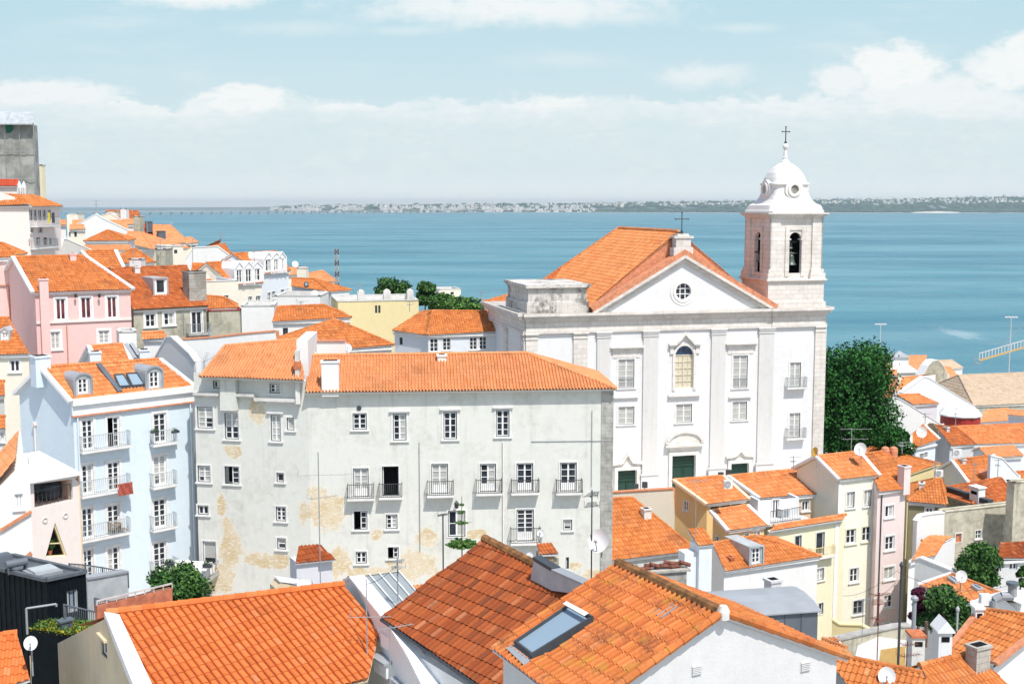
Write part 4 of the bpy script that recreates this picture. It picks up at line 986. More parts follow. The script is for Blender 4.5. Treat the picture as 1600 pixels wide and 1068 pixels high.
    for (dx, dy) in ((X, Y), (Y, -X), (-X, -Y), (-Y, X)):
        f = Face(cc+dy*1.92-dx, cc+dy*1.92+dx) if True else None
        # frame whose normal is dy
        f = Face(cc+dy*1.95, cc+dy*1.95+dx); 
        if f.N.dot(dy) < 0: f = Face(cc+dy*1.95, cc+dy*1.95-dx)
        m_ = MB(); v0 = 2.25; N_ = 20
        for r0, r1, n0, n1 in ((.42, .66, -.5, .22), (.66, .92, -.6, .1)):
            pts = [(math.cos(2*math.pi*a/N_), math.sin(2*math.pi*a/N_)) for a in range(N_+1)]
            for (c0, s0_), (c1, s1_) in zip(pts, pts[1:]):
                m_.poly([f.pt(r0*c0, v0+r0*s0_, n1), f.pt(r0*c1, v0+r0*s1_, n1), f.pt(r1*c1, v0+r1*s1_, n1), f.pt(r1*c0, v0+r1*s0_, n1)])
                m_.poly([f.pt(r1*c0, v0+r1*s0_, n1), f.pt(r1*c1, v0+r1*s1_, n1), f.pt(r1*c1, v0+r1*s1_, n0), f.pt(r1*c0, v0+r1*s0_, n0)])
                if r0 == .42: m_.poly([f.pt(r0*c0, v0+r0*s0_, n1), f.pt(r0*c1, v0+r0*s1_, n1), f.pt(r0*c1, v0+r0*s1_, -.1), f.pt(r0*c0, v0+r0*s0_, -.1)])
        luc = m_.build('lucarne', 'dome_white', dome)
        m_ = MB(); m_.poly([f.pt(.43*math.cos(2*math.pi*a/16), v0+.43*math.sin(2*math.pi*a/16), .05) for a in range(16)]); m_.build('lucarne_recess', 'chimney_plaster', luc) if False else m_.build('pane', 'stone_rubble', luc)
    fm = MB(); b0 = cc+Z*4.9; fm.lathe(b0, [(.42, 0), (.3, .12), (.22, .3), (.28, .42), (.2, .5), (.16, .9), (.12, 1.15), (.2, 1.22), (.28, 1.38), (.28, 1.5), (.18, 1.66), (.06, 1.75)], 14); fm.build('finial', 'dome_white', root)
    cr = MB(); t = b0+Z*1.7; cr.tube(t, t+Z*1.6, .05, 6); cr.tube(t+Z*1.15-X*.36, t+Z*1.15+X*.36, .045, 6); cr.lathe(t, [(.1, 0), (.13, .12), (.05, .3)], 8)
    for p in (t+Z*1.6, t+Z*1.15-X*.36, t+Z*1.15+X*.36): cr.lathe(p-Z*.07, [(.03, 0), (.1, .07), (.03, .14)], 8)
    cr.build('tower_cross', 'cast_iron', root)
    pz = MB(); pf = F0.shift(v=PLZ-CZ0.z); pz.box(pf, -12, 25, -8, 0, -.05, 9); o = pz.build('church_terrace', 'pale_stone'); structure(o)
make_church()
# ================================================================== long pale tenement in the middle
def patch3(lst, d): return [(tuple(at((x, y), d)), rx/FPX*d, ry/FPX*d) for x, y, rx, ry in lst]
PL = patch3([(361, 856, 20, 34), (354, 824, 10, 14), (335, 905, 30, 28), (410, 872, 26, 13), (440, 872, 20, 12), (402, 640, 14, 22), (365, 704, 16, 10), (345, 790, 8, 20)], 79.5)+patch3([(510, 800, 30, 32), (497, 776, 16, 20), (530, 880, 18, 24), (588, 838, 9, 11), (474, 800, 8, 20)], 78.6)+\
     patch3([(645, 882, 44, 24), (590, 897, 36, 14), (665, 842, 17, 15), (740, 837, 20, 8), (560, 900, 24, 16), (900, 890, 15, 8), (930, 905, 22, 11), (700, 905, 30, 15)], 79)
plaster('tenement_plaster', (.71, .712, .66), (.42, .42, .35), .5, .3, PL, (.60, .42, .17), (.74, .62, .42), thr=(.47, .72))
def make_tenement():
    bal = lambda x0, x1, yb, yt, **k: dict(balpx=(x0, x1, yb, yt), proj=.55, **k)
    W = [(551, 645, 573, 671, 'old', dict(rows=3)), (614, 646, 635, 688, 'old4'), (693, 643, 714, 686, 'old4'), (775, 640, 796, 682, 'old4'),
         (552, 731, 576, 776, 'olddoor', dict(glass='curtained_glass', **bal(543, 585, 777, 755))), (597, 728, 623, 774, 'oldopen', bal(592, 629, 776, 755)),
         (674, 724, 700, 771, 'olddoor', dict(glass='curtained_glass', **bal(667, 709, 774, 752))), (750, 724, 775, 768, 'olddoor', bal(743, 784, 771, 750)), (807, 723, 833, 767, 'olddoor', bal(798, 842, 770, 750)),
         (875, 722, 901, 767, 'olddoor', bal(868, 909, 770, 750)),
         (553, 798, 574, 827, 'halfopen'), (603, 803, 621, 826, 'old'), (807, 795, 834, 845, 'olddoor', dict(rows=5, leaves=2, **bal(797, 844, 848, 825))), (880, 811, 894, 828, 'small'),
         (556, 861, 573, 880, 'old', dict(rows=2)), (606, 854, 623, 872, 'halfopen', dict(rows=2)), (700, 797, 727, 838, 'old2', dict(rows=2, sill=0)), (884, 870, 889, 888, 'hole')]
    h = house('tenement', 'long pale tenement with peeling ochre patches, many balconies and a long orange hipped roof', (477, 614), (963, 608), (484, 556), (822, 552), dA=78, dB=79.7, slope=26, ends='gh', wm='tenement_plaster', rm='tile_pale', zb=-31, wins=W, cat='apartment building', soffit='tenement_plaster', tw=.215, amp=.12, oh=.55)
    r = h.root
    # chimneys on the roof, upstand wall
    chimney(h, 502, 563, 529, 612, m='wall_white', depth=.7, cap='wall_white', sink=.3)
    # quoin at the right corner, plinth pipe
    q = MB(); q.box(h.front, h.front.L-.78, h.front.L+.03, h.zb-h.front.O.z, -.3, .004, .05); q.build('quoin', 'quoin_stone', r)
    q = MB(); a = h.front.uv((786, 690)); q.tube(h.front.pt(a[0], a[1], .07), h.front.pt(a[0], a[1]-9, .07), .05, 6); q.build('drainpipe', 'pale_stone', r)
    q = MB(); c0 = h.front.uv((830, 689)); c1 = h.front.uv((925, 688)); q.tube(h.front.pt(c0[0], c0[1], .04), h.front.pt(c1[0], c1[1], .04), .022, 5); c2 = h.front.uv((958, 687)); q.tube(h.front.pt(c1[0], c1[1], .05), h.front.pt(c2[0], c2[1], .05), .022, 5); q.build('cable', 'grey_iron', r)
    # wall lamp and vent
    q = MB(); c = h.front.uv((713, 786)); p = h.front.pt(c[0], c[1], .4); q.tube(h.front.pt(c[0], c[1]+.2, 0), p+Z*.2, .03, 5); q.lathe(p-Z*.25, [(.06, 0), (.13, .08), (.16, .36), (.05, .5)], 6); q.build('wall_lantern', 'cast_iron', r)
    q = MB(); c = h.front.uv((561, 637)); q.tube(h.front.pt(c[0], c[1], 0), h.front.pt(c[0], c[1], .06), .16, 12); q.build('vent', 'charcoal', r)
    # left wing, turned towards the street
    dL = 80.0; fa = at((303, 600), dL); fb = h.front.pt(0, 0); fa.z = fb.z; f = Face(fa, fb)
    LW = [(308, 635, 333, 669, 'shut', dict(rows=4)), (351, 645, 373, 686, 'shut', dict(rows=4)), (423, 648, 439, 689, 'old', dict(rows=4, glass='curtained_glass', hood=1)), (448, 652, 460, 672, 'small', dict(glass='curtained_glass')),
          (309, 727, 329, 753, 'old'), (351, 728, 374, 756, 'halfopen'), (432, 738, 444, 753, 'small', dict(glass='glass')), (309, 789, 326, 804, 'old', dict(rows=1)), (431, 791, 447, 814, 'old'), (433, 840, 447, 858, 'old', dict(rows=2, leaves=1)),
          (317, 845, 338, 884, 'rdark', dict(name='terrace_door', outer='grey_iron')), (333, 594, 347, 607, 'old', dict(rows=1, sur=.06, sill=0)), (421, 599, 438, 614, 'old', dict(rows=2, sur=.08))]
    hs = windows(r, f, LW); mb = MB(); gb = h.zb-f.O.z
    top = f.uv((390, 594))[1]
    wall(mb, f, [(0, gb), (f.L, gb), (f.L, 0), (f.L-.2, 0), (f.L-.2, top+.45), (0, top+.45)], [rh(q) for q in hs])
    lf = Face(f.pt(0, 0, -9), f.pt(0, 0)); wall(mb, lf, [(0, gb), (9, gb), (9, top+.3), (0, top+.3)]); mb.build('wall', 'tenement_plaster', r)
    # ledges that step along the wing under the attic
    for (x0, x1, y) in ((305, 345, 613), (372, 400, 615), (400, 470, 622)):
        lg = MB(); a = f.uv((x0, y)); b = f.uv((x1, y)); lg.box(f, a[0], b[0], a[1]-.12, a[1]+.08, .004, .4); lg.box(f, a[0], b[0], a[1]-.28, a[1]-.123, .004, .18)
        lg.build('ledge', 'chimney_plaster', r)
    bb = MB(); a = f.uv((347, 587)); b = f.uv((373, 640)); bb.box(f, a[0], b[0], b[1], a[1], .004, .45); bb.box(f, a[0]-.08, b[0]+.08, a[1], a[1]+.12, -.3, .5, 1); bb.build('flue', ['tenement_plaster', 'terracotta'], r)
    # wing roof
    p0 = f.pt(-.05, top+.5, .45); p1 = f.pt(f.L+.15, top+.38, .45); n = (p1-p0).normalized().cross(-f.N+Z*math.tan(R(27))).normalized()
    if n.z < 0: n = -n
    P = lambda x, y: onplane((x, y), p0, n)
    a, b, c, d = P(313, 589), P(477, 595), P(466, 531), P(352, 541)
    hh = (d-a).dot(-f.N); a2 = a-f.N*2*hh; rf = tiles(r, [a, b, c, d], 'tile_pale', tw=.215, amp=.12, soffit='tenement_plaster'); tiles(r, [a2, a, d], 'tile_pale', tw=.215, amp=.12, soffit='tenement_plaster'); tiles(r, [b-f.N*2*hh, a2, d, c], 'tile_pale', tw=.215, amp=.12)
    ridge(rf, d, c, 'tile_pale'); ridge(rf, a, d, 'tile_pale')
    # firewall between the two roofs and the tall flue in front of it
    g = MB(); e0 = at((464, 560), 79.6); fw = Face(e0, e0+V((1, .05, 0)))
    ra = fw.rect(464, 531, 482, 600); g.box(fw, ra[0], ra[2], ra[1]-1, ra[3], -5.5, .1); g.build('firewall', 'wall_white', r)
    g = MB(); e0 = h.front.pt(-.35, 0, .35); f5 = Face(e0, e0+h.front.U); q = f5.rect(461, 548, 468, 617); g.box(f5, q[0], q[2], q[1]-.6, q[3], -.5, 0); g.box(f5, q[0]-.08, q[2]+.06, q[1]+1.7, q[1]+2.2, -.52, .05, 1); g.build('flue', ['chimney_plaster', 'terracotta'], r)
    g = MB(); e0 = at((500, 555), 85.0); f6 = Face(e0, e0+V((1, .03, 0))); q = f6.rect(467, 533, 540, 560); g.box(f6, q[0], q[2], q[1]-2, q[3], -.4, 0); g.box(f6, q[0], q[2], q[3], q[3]+.08, -.5, .1, 1); g.build('parapet_wall', ['wall_white', 'orange_band'], r)
    # hanging terrace at the left end
    t = MB(); a = f.uv((280, 888)); b = f.uv((342, 888)); t.box(f, a[0], b[0], a[1]-.25, a[1], .02, 1.9); t.bar(f.pt(b[0]-.3, a[1]-.2, 1.7), f.pt(b[0]-.3, a[1]-2.2, .05), .08); t.bar(f.pt(a[0]+.9, a[1]-.2, 1.7), f.pt(a[0]+.9, a[1]-2.2, .05), .08)
    tr = t.build('terrace', 'concrete', r); railing(f, a[0], b[0], a[1], a[1]+.75, 1.88, 'grey_iron', tr, .3)
    for k, (x, s) in enumerate(((296, 1.0), (324, 1.0))):
        c = f.uv((x, 884)); o = f.pt(c[0], a[1], 1.1); g = thing('outdoor_sofa', 'white cushioned outdoor sofa on the hanging terrace, '+('on its left side' if k == 0 else 'on its right side'), 'sofa', o, 'terrace sofas'); ff = Face(o-f.U, o+f.U).shift(u=1); m = MB()
        m.box(ff, -.65, .65, .12, .42, -.35, .35); m.box(ff, -.65, .65, .42, .8, -.5, -.35); m.build('cushion', 'white', g); m = MB(); m.box(ff, -.7, .7, .02, .12, -.5, .38); m.box(ff, -.78, -.66, .1, .6, -.5, .38); m.box(ff, .66, .78, .1, .6, -.5, .38); m.build('frame', 'pale_stone', g)
    for k, x in enumerate((283, 341)):
        c = f.uv((x, 880)); o = f.pt(c[0], a[1]+.76, 1.7); g = thing('flower_box', 'dark flower box at the '+('left' if k == 0 else 'right')+' end of the hanging terrace rail', 'planter', o, 'terrace flower boxes'); ff = Face(o-f.U, o+f.U).shift(u=1)
        m = MB(); m.box(ff, -.3, .3, 0, .22, -.12, .12); m.build('box', 'charcoal', g); m = MB(); leaves(m, o+Z*.3, .28, .15, .12, 60, .06, random.Random(k), .1); m.build('leaves', 'leaf_green', g)
    return h
TEN = make_tenement()
# ================================================================== light blue house
def make_blue():
    bp = lambda x0, x1, yb, yt, **k: dict(balpx=(x0, x1, yb, yt), proj=.6, balm='pale_zinc', **k)
    W = []
    rows = [(655, 702, 651, 699, 645, 691), (725, 771, 721, 766, 711, 757), (793, 840, 788, 834, 779, 823), (858, 905, 854, 900, 846, 893)]
    for i, (a, b, c, d, e, f) in enumerate(rows):
        W.append((128, a, 146, b, 'blue', bp(122, 199, b+3, b-20) if i < 3 else {}))
        W.append((168, c, 187, d, 'blueopen' if i == 0 else 'blue', {}))
        W.append((240, e, 260, f, 'blue', bp(233, 271, f+3, f-18)))
    h = house('apartment_house', 'light blue apartment house with French windows, two arched zinc dormers and a plain side wall', (113, 628), (305, 606), (66, 574), (248, 562), dA=76, slope=34, ends='gg', wm='wall_lightblue', rm='tile_bright', zb=-32, wins=W, cat='apartment building', verge='white', oh=.25, cornice='white', soffit='white')
    r = h.root; f = h.front
    m = MB(); m.box(f, -.1, f.L+.1, -.95, -.3, .004, .16); m.box(f, -.1, f.L+.1, -.3, .12, .004, .35); fas = m.build('fascia', 'white', r)
    m = MB(); m.box(f, -.12, f.L+.12, -1.05, -.953, .004, .2); m.build('red_moulding', 'orange_band', fas)
    for (x0, y0, x1, y1) in ((116, 583, 143, 618), (228, 572, 254, 609)): dormer(h, x0, y0, x1, y1, 'zinc', 'arch', face='pale_zinc', win=dict(rows=3), margin=.2)
    skylight(h, [(186, 607), (203, 606), (192, 588), (178, 589)]); skylight(h, [(206, 606), (225, 604), (213, 586), (197, 587)])
    P = lambda x, y: onplane((x, y), h.o, h.n); m = MB(); m.bar(P(153, 570)+h.n*.1, P(187, 613)+h.n*.1, .35, .14); m.build('roof_gutter', 'dark_zinc', h.roof)
    chimney(h, 47, 556, 71, 576, m='wall_lightblue', depth=.9, cap='white', sink=1.2)
    m = MB(); lf = h.left; a = lf.uv((56, 664)); m.tube(lf.pt(a[0], a[1], .1), lf.pt(a[0], a[1]-6, .1), .06, 6); m.box(lf, a[0]-.12, a[0]+.12, a[1], a[1]+.2, .02, .2); m.build('side_pipe', 'wall_rose', r)
    m = MB(); m.tube(f.pt(.25, -1, .1), f.pt(.25, -17, .1), .06, 6); m.build('drainpipe', 'wall_lightblue', r); m = MB(); m.tube(f.pt(f.L-.2, -1, .1), f.pt(f.L-.2, -17, .1), .06, 6); m.build('drainpipe', 'wall_lightblue', r)
    # things on the balconies
    c = f.uv((188, 757)); p = f.pt(c[0], c[1], .7); m = MB(); ff = Face(p, p+f.U); N = 8
    for i in range(N):
        for j in range(5):
            q = lambda a, b: ff.pt((a/N-.5)*1.0, -.55+b*.16, .05+.05*math.sin(a*1.7+b)); m.poly([q(i, j), q(i+1, j), q(i+1, j+1), q(i, j+1)])
    tag(m.build('laundry_cloth', 'red_cloth'), 'red patterned cloth hung over a balcony of the light blue house', 'cloth')
    for k, x in enumerate((172, 188)):
        c = f.uv((x, 834)); o = f.pt(c[0], c[1], .35); g = thing('balcony_chair', ['folding chair at the left end of the balcony table', 'folding chair at the right end of the balcony table'][k], 'chair', o, 'balcony chairs'); m = MB()
        ff = Face(o-f.U, o+f.U).shift(u=1); m.box(ff, -.2, .2, .42, .46, -.2, .2); m.build('seat', 'wood', g); m = MB(); m.box(ff, -.2+.0, -.16, .46, .9, -.2, .2); m.build('backrest', 'wood', g)
        for sx in (-.18, .18):
            for sy in (-.17, .17): m = MB(); m.bar(ff.pt(sx, 0, sy), ff.pt(sx, .42, sy), .035); m.build('leg', 'grey_iron', g)
    c = f.uv((180, 834)); o = f.pt(c[0], c[1], .35); g = thing('balcony_table', 'small round table between two chairs on the third balcony', 'table', o); m = MB(); m.lathe(o+Z*.7, [(.3, 0), (.3, .03)], 14); m.build('top', 'wood', g); m = MB(); m.tube(o, o+Z*.7, .03, 6); m.build('leg', 'grey_iron', g)
    for k, x in enumerate((235, 267)):
        c = f.uv((x, 674)); o = f.pt(c[0], c[1], .62); g = thing('flower_box', 'dark flower box on the top right balcony of the light blue house, '+('left end' if k == 0 else 'right end'), 'planter', o, 'balcony flower boxes'); ff = Face(o-f.U, o+f.U).shift(u=1)
        m = MB(); m.box(ff, -.26, .26, 0, .16, -.1, .1); m.build('box', 'charcoal', g); m = MB(); leaves(m, o+Z*.2, .22, .1, .08, 40, .05, random.Random(k+9), .1); m.build('leaves', 'leaf_green', g)
    return h
BLUE = make_blue()
# ================================================================== pink house and its neighbours
h = house('pink_house', 'pink house with three maroon windows, an orange tiled roof and a tall pink flue', (53, 457), (207, 452), (22, 402), (131, 400), dA=100, slope=24, wm='wall_pink', rm='tile_orange', verge='white', soffit='wall_pink', zb=-22, prof='barrel', tw=.22,
      wins=[(87, 466, 103, 500, 'maroon'), (126, 464, 143, 498, 'maroon'), (167, 463, 183, 497, 'maroon'), (79, 518, 94, 546, 'lace'), (154, 516, 171, 537, 'lace')])
chimney(h, 65, 434, 78, 580, d=h.front.O.y-.2, m='wall_pink', depth=.6, cap='charcoal', sink=.5, name='flue')
m = MB(); a = h.front.uv((75, 504)); m.box(h.front, 0, h.front.L, a[1]-.06, a[1]+.08, .004, .12); m.build('string_course', 'wall_rose', h.root)
for x in (117, 154):
    m = MB(); c = h.front.uv((x, 461)); p = h.front.pt(c[0], c[1], .35); m.tube(h.front.pt(c[0], c[1]+.1, 0), p+Z*.1, .02, 5); m.lathe(p-Z*.2, [(.04, 0), (.1, .06), (.12, .28), (.03, .38)], 6); m.build('wall_lantern', 'cast_iron', h.root)
m = MB(); c = h.front.uv((104, 508)); m.tube(h.front.pt(c[0], c[1], .06), h.front.pt(c[0], c[1]-4, .06), .04, 6); m.build('drainpipe', 'orange_band', h.root)
PINK = h
h = house('pink_annex', 'narrow pink house at the left edge with a flat roof, beside the larger pink house', (-60, 404), (24, 402), (-60, 396), (24, 394), dA=106, dB=107, slope=12, back='w', wm='wall_pink', rm='tile_orange', zb=-22, wins=[(-30, 420, -18, 450, 'maroon')])
m = MB(); a, b = h.front.uv((-10, 445)), h.front.uv((14, 446)); m.tube(h.front.pt(a[0], a[1], .1), h.front.pt(b[0], b[1], .1), .06, 6); m.tube(h.front.pt(b[0], b[1], .1), h.front.pt(b[0], b[1]-3.5, .1), .06, 6); m.build('drainpipe', 'orange_band', h.root)
h = house('weathered_house', 'weathered grey house with a rusty tiled roof, a small dormer and a broad stone chimney', (208, 484), (326, 478), (172, 420), (292, 416), dA=106, slope=24, wm='wall_old', rm='tile_rust', zb=-24, soffit='wood',
      wins=[(227, 490, 243, 511, 'plain', dict(surm='white', rows=2, sur=.18)), (256, 488, 272, 508, 'plain', dict(surm='white', sur=.18)), (299, 486, 316, 521, 'plain', dict(surm='white', name='french_door', glass='glass', rows=1))])
dormer(h, 240, 434, 262, 461, 'pale_zinc', 'flat', face='white', win=dict(rows=1, leaves=1))
chimney(h, 287, 424, 315, 470, m='stone_rubble', depth=1.6, cap='stone_rubble', sink=1)
OLDH = h
b_ = balcony(h.root, h.front, (h.front.uv((290, 521))[0], h.front.uv((290, 521))[1], h.front.uv((325, 521))[0], .9), .9, 'grey_iron', 'concrete')
house('small_roof_house', 'small orange roof with bird-proof tiles squeezed between the pink house and the weathered house', (150, 419), (192, 419), (130, 393), (179, 392), dA=114, slope=26, wm='wall_white', rm='tile_orange', zb=-22, verge='white')
chimney(h, 118, 386, 130, 402, d=112, m='chimney_plaster', depth=.8, root=None) if False else None
h = house('dormer_cottage', 'cream cottage at the left edge with a stepped orange roof and a tiny white dormer', (-40, 556), (46, 553), (-40, 498), (14, 497), dA=92, dB=92.6, slope=28, wm='wall_cream', rm='tile_orange', zb=-25, wins=[(15, 562, 31, 581, 'plain', dict(rows=1, sur=.1))])
dormer(h, 0, 511, 15, 532, 'pale_zinc', 'gable', face='white', win=dict(rows=1))
# roofs and walls just behind the light blue house
h = house('low_tiled_house', 'low house with a grey glazed strip in its orange roof, behind the light blue house', (160, 589), (212, 586), (141, 541), (193, 538), dA=90, slope=26, wm='wall_bluewhite', rm='tile_bright', zb=-27, verge='white')
P = lambda x, y: onplane((x, y), h.o, h.n)
m = MB(); 
for k in range(2): m.bar(P(196+k*9, 539)+h.n*.1, P(211+k*9, 562)+h.n*.1, .3, .2)
m.build('glazed_strip', 'zinc', h.roof)
for x0, x1, y0, y1, lab in ((138, 155, 549, 585, 'x'), (216, 231, 546, 572, 'x')): chimney(h, x0, y0, x1, y1, m='wall_bluewhite', depth=.8, cap='white')
flatblock('terrace_block', 'small flat-topped white rooftop block directly below the right window of the pink house', (186, 519), (213, 516), 97, 97.5, L=3, wm='wall_white', zb=-24, parapet=.1)
house('sliver_roof_house', 'little orange roof sliver between the white block and the long white wall', (222, 531), (264, 528), (222, 520), (256, 519), dA=99, dB=99.5, slope=30, wm='wall_white', rm='tile_bright', zb=-24)
# big white party walls between the blue house and the tenement
def partywall(name, label, pts, d0, d1, m='wall_white', t=.4, zb=-28, cope='wall_white', cat='wall'):
    a = at(pts[0], d0); b = at(pts[-1], d1); f = Face(V((a.x, a.y, 0)), V((b.x, b.y, 0))); uvs = [f.uv(p) for p in pts]
    root = thing(name, label, cat, f.pt(f.L/2, zb)); mb = MB()
    mb.prism(f, [(uvs[0][0], zb), (uvs[-1][0], zb)]+uvs[::-1], -t, 0); mb.build('masonry', m, root)
    cb = MB()
    for p, q in zip(uvs, uvs[1:]):
        if abs(q[0]-p[0]) > .05: cb.bar(f.pt(*p, -t/2)+Z*.05, f.pt(*q, -t/2)+Z*.05, t+.12, .1)
    if cb.f: cb.build('coping', cope, root)
    return root, f
partywall('party_wall', 'bluish white gable wall rising between the light blue house and the tenement roof', [(234, 575), (260, 527), (268, 527), (296, 553), (305, 566), (307, 600)], 90, 85, 'wall_greywhite')
partywall('garden_wall', 'long white wall with an orange edge behind the left wing of the tenement', [(262, 532), (330, 528), (382, 522), (430, 518), (432, 530)], 95, 96, 'wall_white', cope='orange_band')
h = house('hip_roof_house', 'house hidden behind the tenement with a broad pyramid roof of orange tiles', (452, 552), (616, 539), (520, 500), (524, 500), dA=95, dB=99, slope=27, ends='hh', wm='wall_white', rm='tile_orange', zb=-26)
m = MB()
h = house('low_hip_house', 'white house with a low orange hipped roof and one narrow dark window', (425, 503), (549, 496), (432, 480), (506, 477), dA=108, dB=110, slope=24, ends='gh', wm='wall_white', rm='tile_orange', zb=-26, wins=[(442, 512, 450, 527, 'fardark', dict(rows=2))])
flatblock('stucco_block', 'grey stucco block with a flat roof left of the low hipped roof', (326, 486), (379, 485), 112, 113, L=6, wm='wall_old', zb=-26, parapet=.15, cope='red_paint')
flatblock('white_block', 'plain white block between the grey stucco block and the low hipped roof', (377, 478), (428, 482), 112.6, 113, L=6, wm='wall_white', zb=-26, parapet=.3)
h = flatblock('yellow_house', 'plain yellow house with a flat parapet and a pair of narrow dark windows', (528, 471), (654, 466), 132, 134, L=9, wm='wall_mustard', zb=-32, parapet=.5, wins=[(586, 477, 589.5, 489, 'fardark'), (591, 477, 594.5, 489, 'fardark')])
for x0, x1, lab in ((560, 571, 0), (601, 612, 1), (638, 648, 2)):
    f = h.front; a = f.uv((x0, 470)); b = f.uv((x1, 470)); m = MB(); m.box(f, a[0], b[0], -.2, 1.0, -1.5, -.8); m.lathe(f.pt((a[0]+b[0])/2, 1.0, -1.15), [(.32, 0), (.3, .1), (.05, .22)], 8); m.build('chimney', 'chimney_plaster', h.root)
h = house('blue_white_house', 'pale blue-white house with a hipped orange roof, left of the church', (668, 524), (800, 516), (676, 486), (790, 487), dA=118, dB=120, slope=26, ends='hg', wm='wall_bluewhite', rm='tile_orange', zb=-30,
      wins=[(672, 529, 684, 549, 'far', dict(rows=3)), (692, 528, 704, 547, 'far', dict(rows=3)), (734, 527, 745, 546, 'far', dict(rows=3)), (749, 526, 760, 545, 'far', dict(rows=3))])
house('side_roof_house', 'left wing of the blue-white house with a steep orange slope towards the yellow house', (612, 516), (668, 524), (655, 488), (677, 486), dA=122, dB=119, slope=26, ends='gg', wm='wall_bluewhite', rm='tile_orange', zb=-30, wins=[(624, 527, 629, 538, 'fardark')], back='w')
# ================================================================== the hill on the left: near things
# peach house with terrace and triangular window
def make_peach():
    d0, d1 = 64, 66.5; a = at((49, 800), d0); b = at((125, 770), d1); ztop = at((110, 700), 66).z; b.z = a.z; f = Face(V((a.x, a.y, 0)), V((b.x, b.y, 0)))
    g = -30; root = thing('terrace_house', 'peach house with a roofed terrace and a triangular window, below the light blue house', 'house', f.pt(f.L/2, g)); U = lambda x, y: f.uv((x, y))
    tri = [U(71, 870), U(105, 868), U(86, 816)]; ter = [U(54, 793), U(114, 781), U(113, 748), U(53, 756)]
    top = [U(127, 800)[0], U(120, 745)[1]]
    mb = MB(); ol = [(0, g), (f.L, g), (f.L, U(118, 757)[1]), U(114, 742), (0, U(50, 752)[1])]
    wall(mb, f, ol, [tri, ter], .35); lf = Face(f.pt(0, 0, -7), f.pt(0, 0)); rf = Face(f.pt(f.L, 0), f.pt(f.L, 0, -7)); bf = Face(f.pt(f.L, 0, -7), f.pt(0, 0, -7)); vt = U(50, 752)[1]
    for q in (lf, rf, bf): wall(mb, q, [(0, g), (q.L, g), (q.L, vt), (0, vt)])
    mb.build('wall', 'wall_rose', root)
    i = MB(); i.box(f, .2, f.L-.2, ter[0][1]-.1, ter[0][1]-.02, -4, -.36); i.box(f, .2, f.L-.2, ter[0][1], vt-.05, -4, -3.9); i.box(f, f.L-.5, f.L-.4, ter[0][1], vt-.05, -3.9, -.36); i.build('terrace_room', 'peach_wall', root)
    rf_ = MB(); e = .25; P = [f.pt(-e, vt+.12, .35), f.pt(f.L-.1, U(118, 742)[1]+.15, .35), f.pt(f.L-.3, U(118, 742)[1]+1.0, -3.2), f.pt(.1, vt+.9, -3.2)]
    rf_.poly(P); rf_.poly([p-Z*.12 for p in P])
    for k in range(4): rf_.poly([P[k], P[(k+1) % 4], P[(k+1) % 4]-Z*.12, P[k]-Z*.12])
    rf_.build('canopy_roof', 'awning', root)
    railing(f, ter[0][0]+.05, ter[1][0]-.05, ter[0][1], ter[0][1]+.85, -.1, 'ironwork', root, .25, False)
    b2 = MB(); b2.prism(f, [tri[0], tri[1], tri[2]], -1.4, -1.3); b2.build('window_shade_sheet', 'interior_shade', root)  # black sheet behind the triangle, painted as the dark of the room
    s = MB(); c = tri; s.bar(f.pt(*c[0], -.15), f.pt(*c[2], -.15), .1); s.bar(f.pt(*c[1], -.15), f.pt(*c[2], -.15), .14); s.bar(f.pt(*c[0], -.15), f.pt(*c[1], -.15), .1); mid = lerp(V((*c[0], 0)), V((*c[2], 0)), .38); mid2 = lerp(V((*c[1], 0)), V((*c[2], 0)), .38); s.bar(f.pt(mid.x, mid.y, -.15), f.pt(mid2.x, mid2.y, -.15), .06); s.build('window_frame', 'wall_mustard', root)
    for x in (70, 102):
        c = U(x, 805 if x == 102 else 812); m = MB()
        for k in range(10): a0, a1 = 2*math.pi*k/10, 2*math.pi*(k+1)/10; m.bar(f.pt(c[0]+.14*math.cos(a0), c[1]+.14*math.sin(a0), .03), f.pt(c[0]+.14*math.cos(a1), c[1]+.14*math.sin(a1), .03), .04)
        m.build('vent_ring', 'limestone', root)
    cp = MB(); c0, c1 = f.pt(f.L, U(118, 757)[1], 0), f.pt(f.L, U(124, 800)[1], 0); cp.bar(f.pt(f.L-.03, vt, .0), f.pt(f.L-.03, g, .0), .08, .08); cp.build('corner_band', 'wall_peach', root)
    m = MB(); q = f.pt(lerp(ter[0][0], ter[1][0], .72), ter[0][1]+.35, -1.2); t = thing('covered_grill', 'dark covered grill standing on the roofed terrace', 'grill', q-Z*.35); m.lathe(q-Z*.3, [(.5, 0), (.62, .3), (.6, .8), (.3, 1.0), (.05, 1.05)], 12, e=3); m.build('cover', 'charcoal', t)
    for k in (0.42, .5):
        q = f.pt(lerp(ter[0][0], ter[1][0], k), ter[0][1], -.9-.6*(k > .45)); t = thing('terrace_chair', 'dark metal chair on the roofed terrace, '+('nearer the railing' if k < .45 else 'nearer the wall'), 'chair', q, 'chairs on the roofed terrace'); ff = Face(q, q+f.U)
        m = MB(); m.box(ff, -.2, .2, .42, .46, -.2, .2); m.build('seat', 'ironwork', t); m = MB(); m.box(ff, -.2, .2, .5, .95, -.2, -.17); m.build('backrest', 'ironwork', t)
        for sx in (-.18, .18):
            for sy in (-.18, .18): m = MB(); m.bar(ff.pt(sx, 0, sy), ff.pt(sx, .42, sy), .03); m.build('leg', 'ironwork', t)
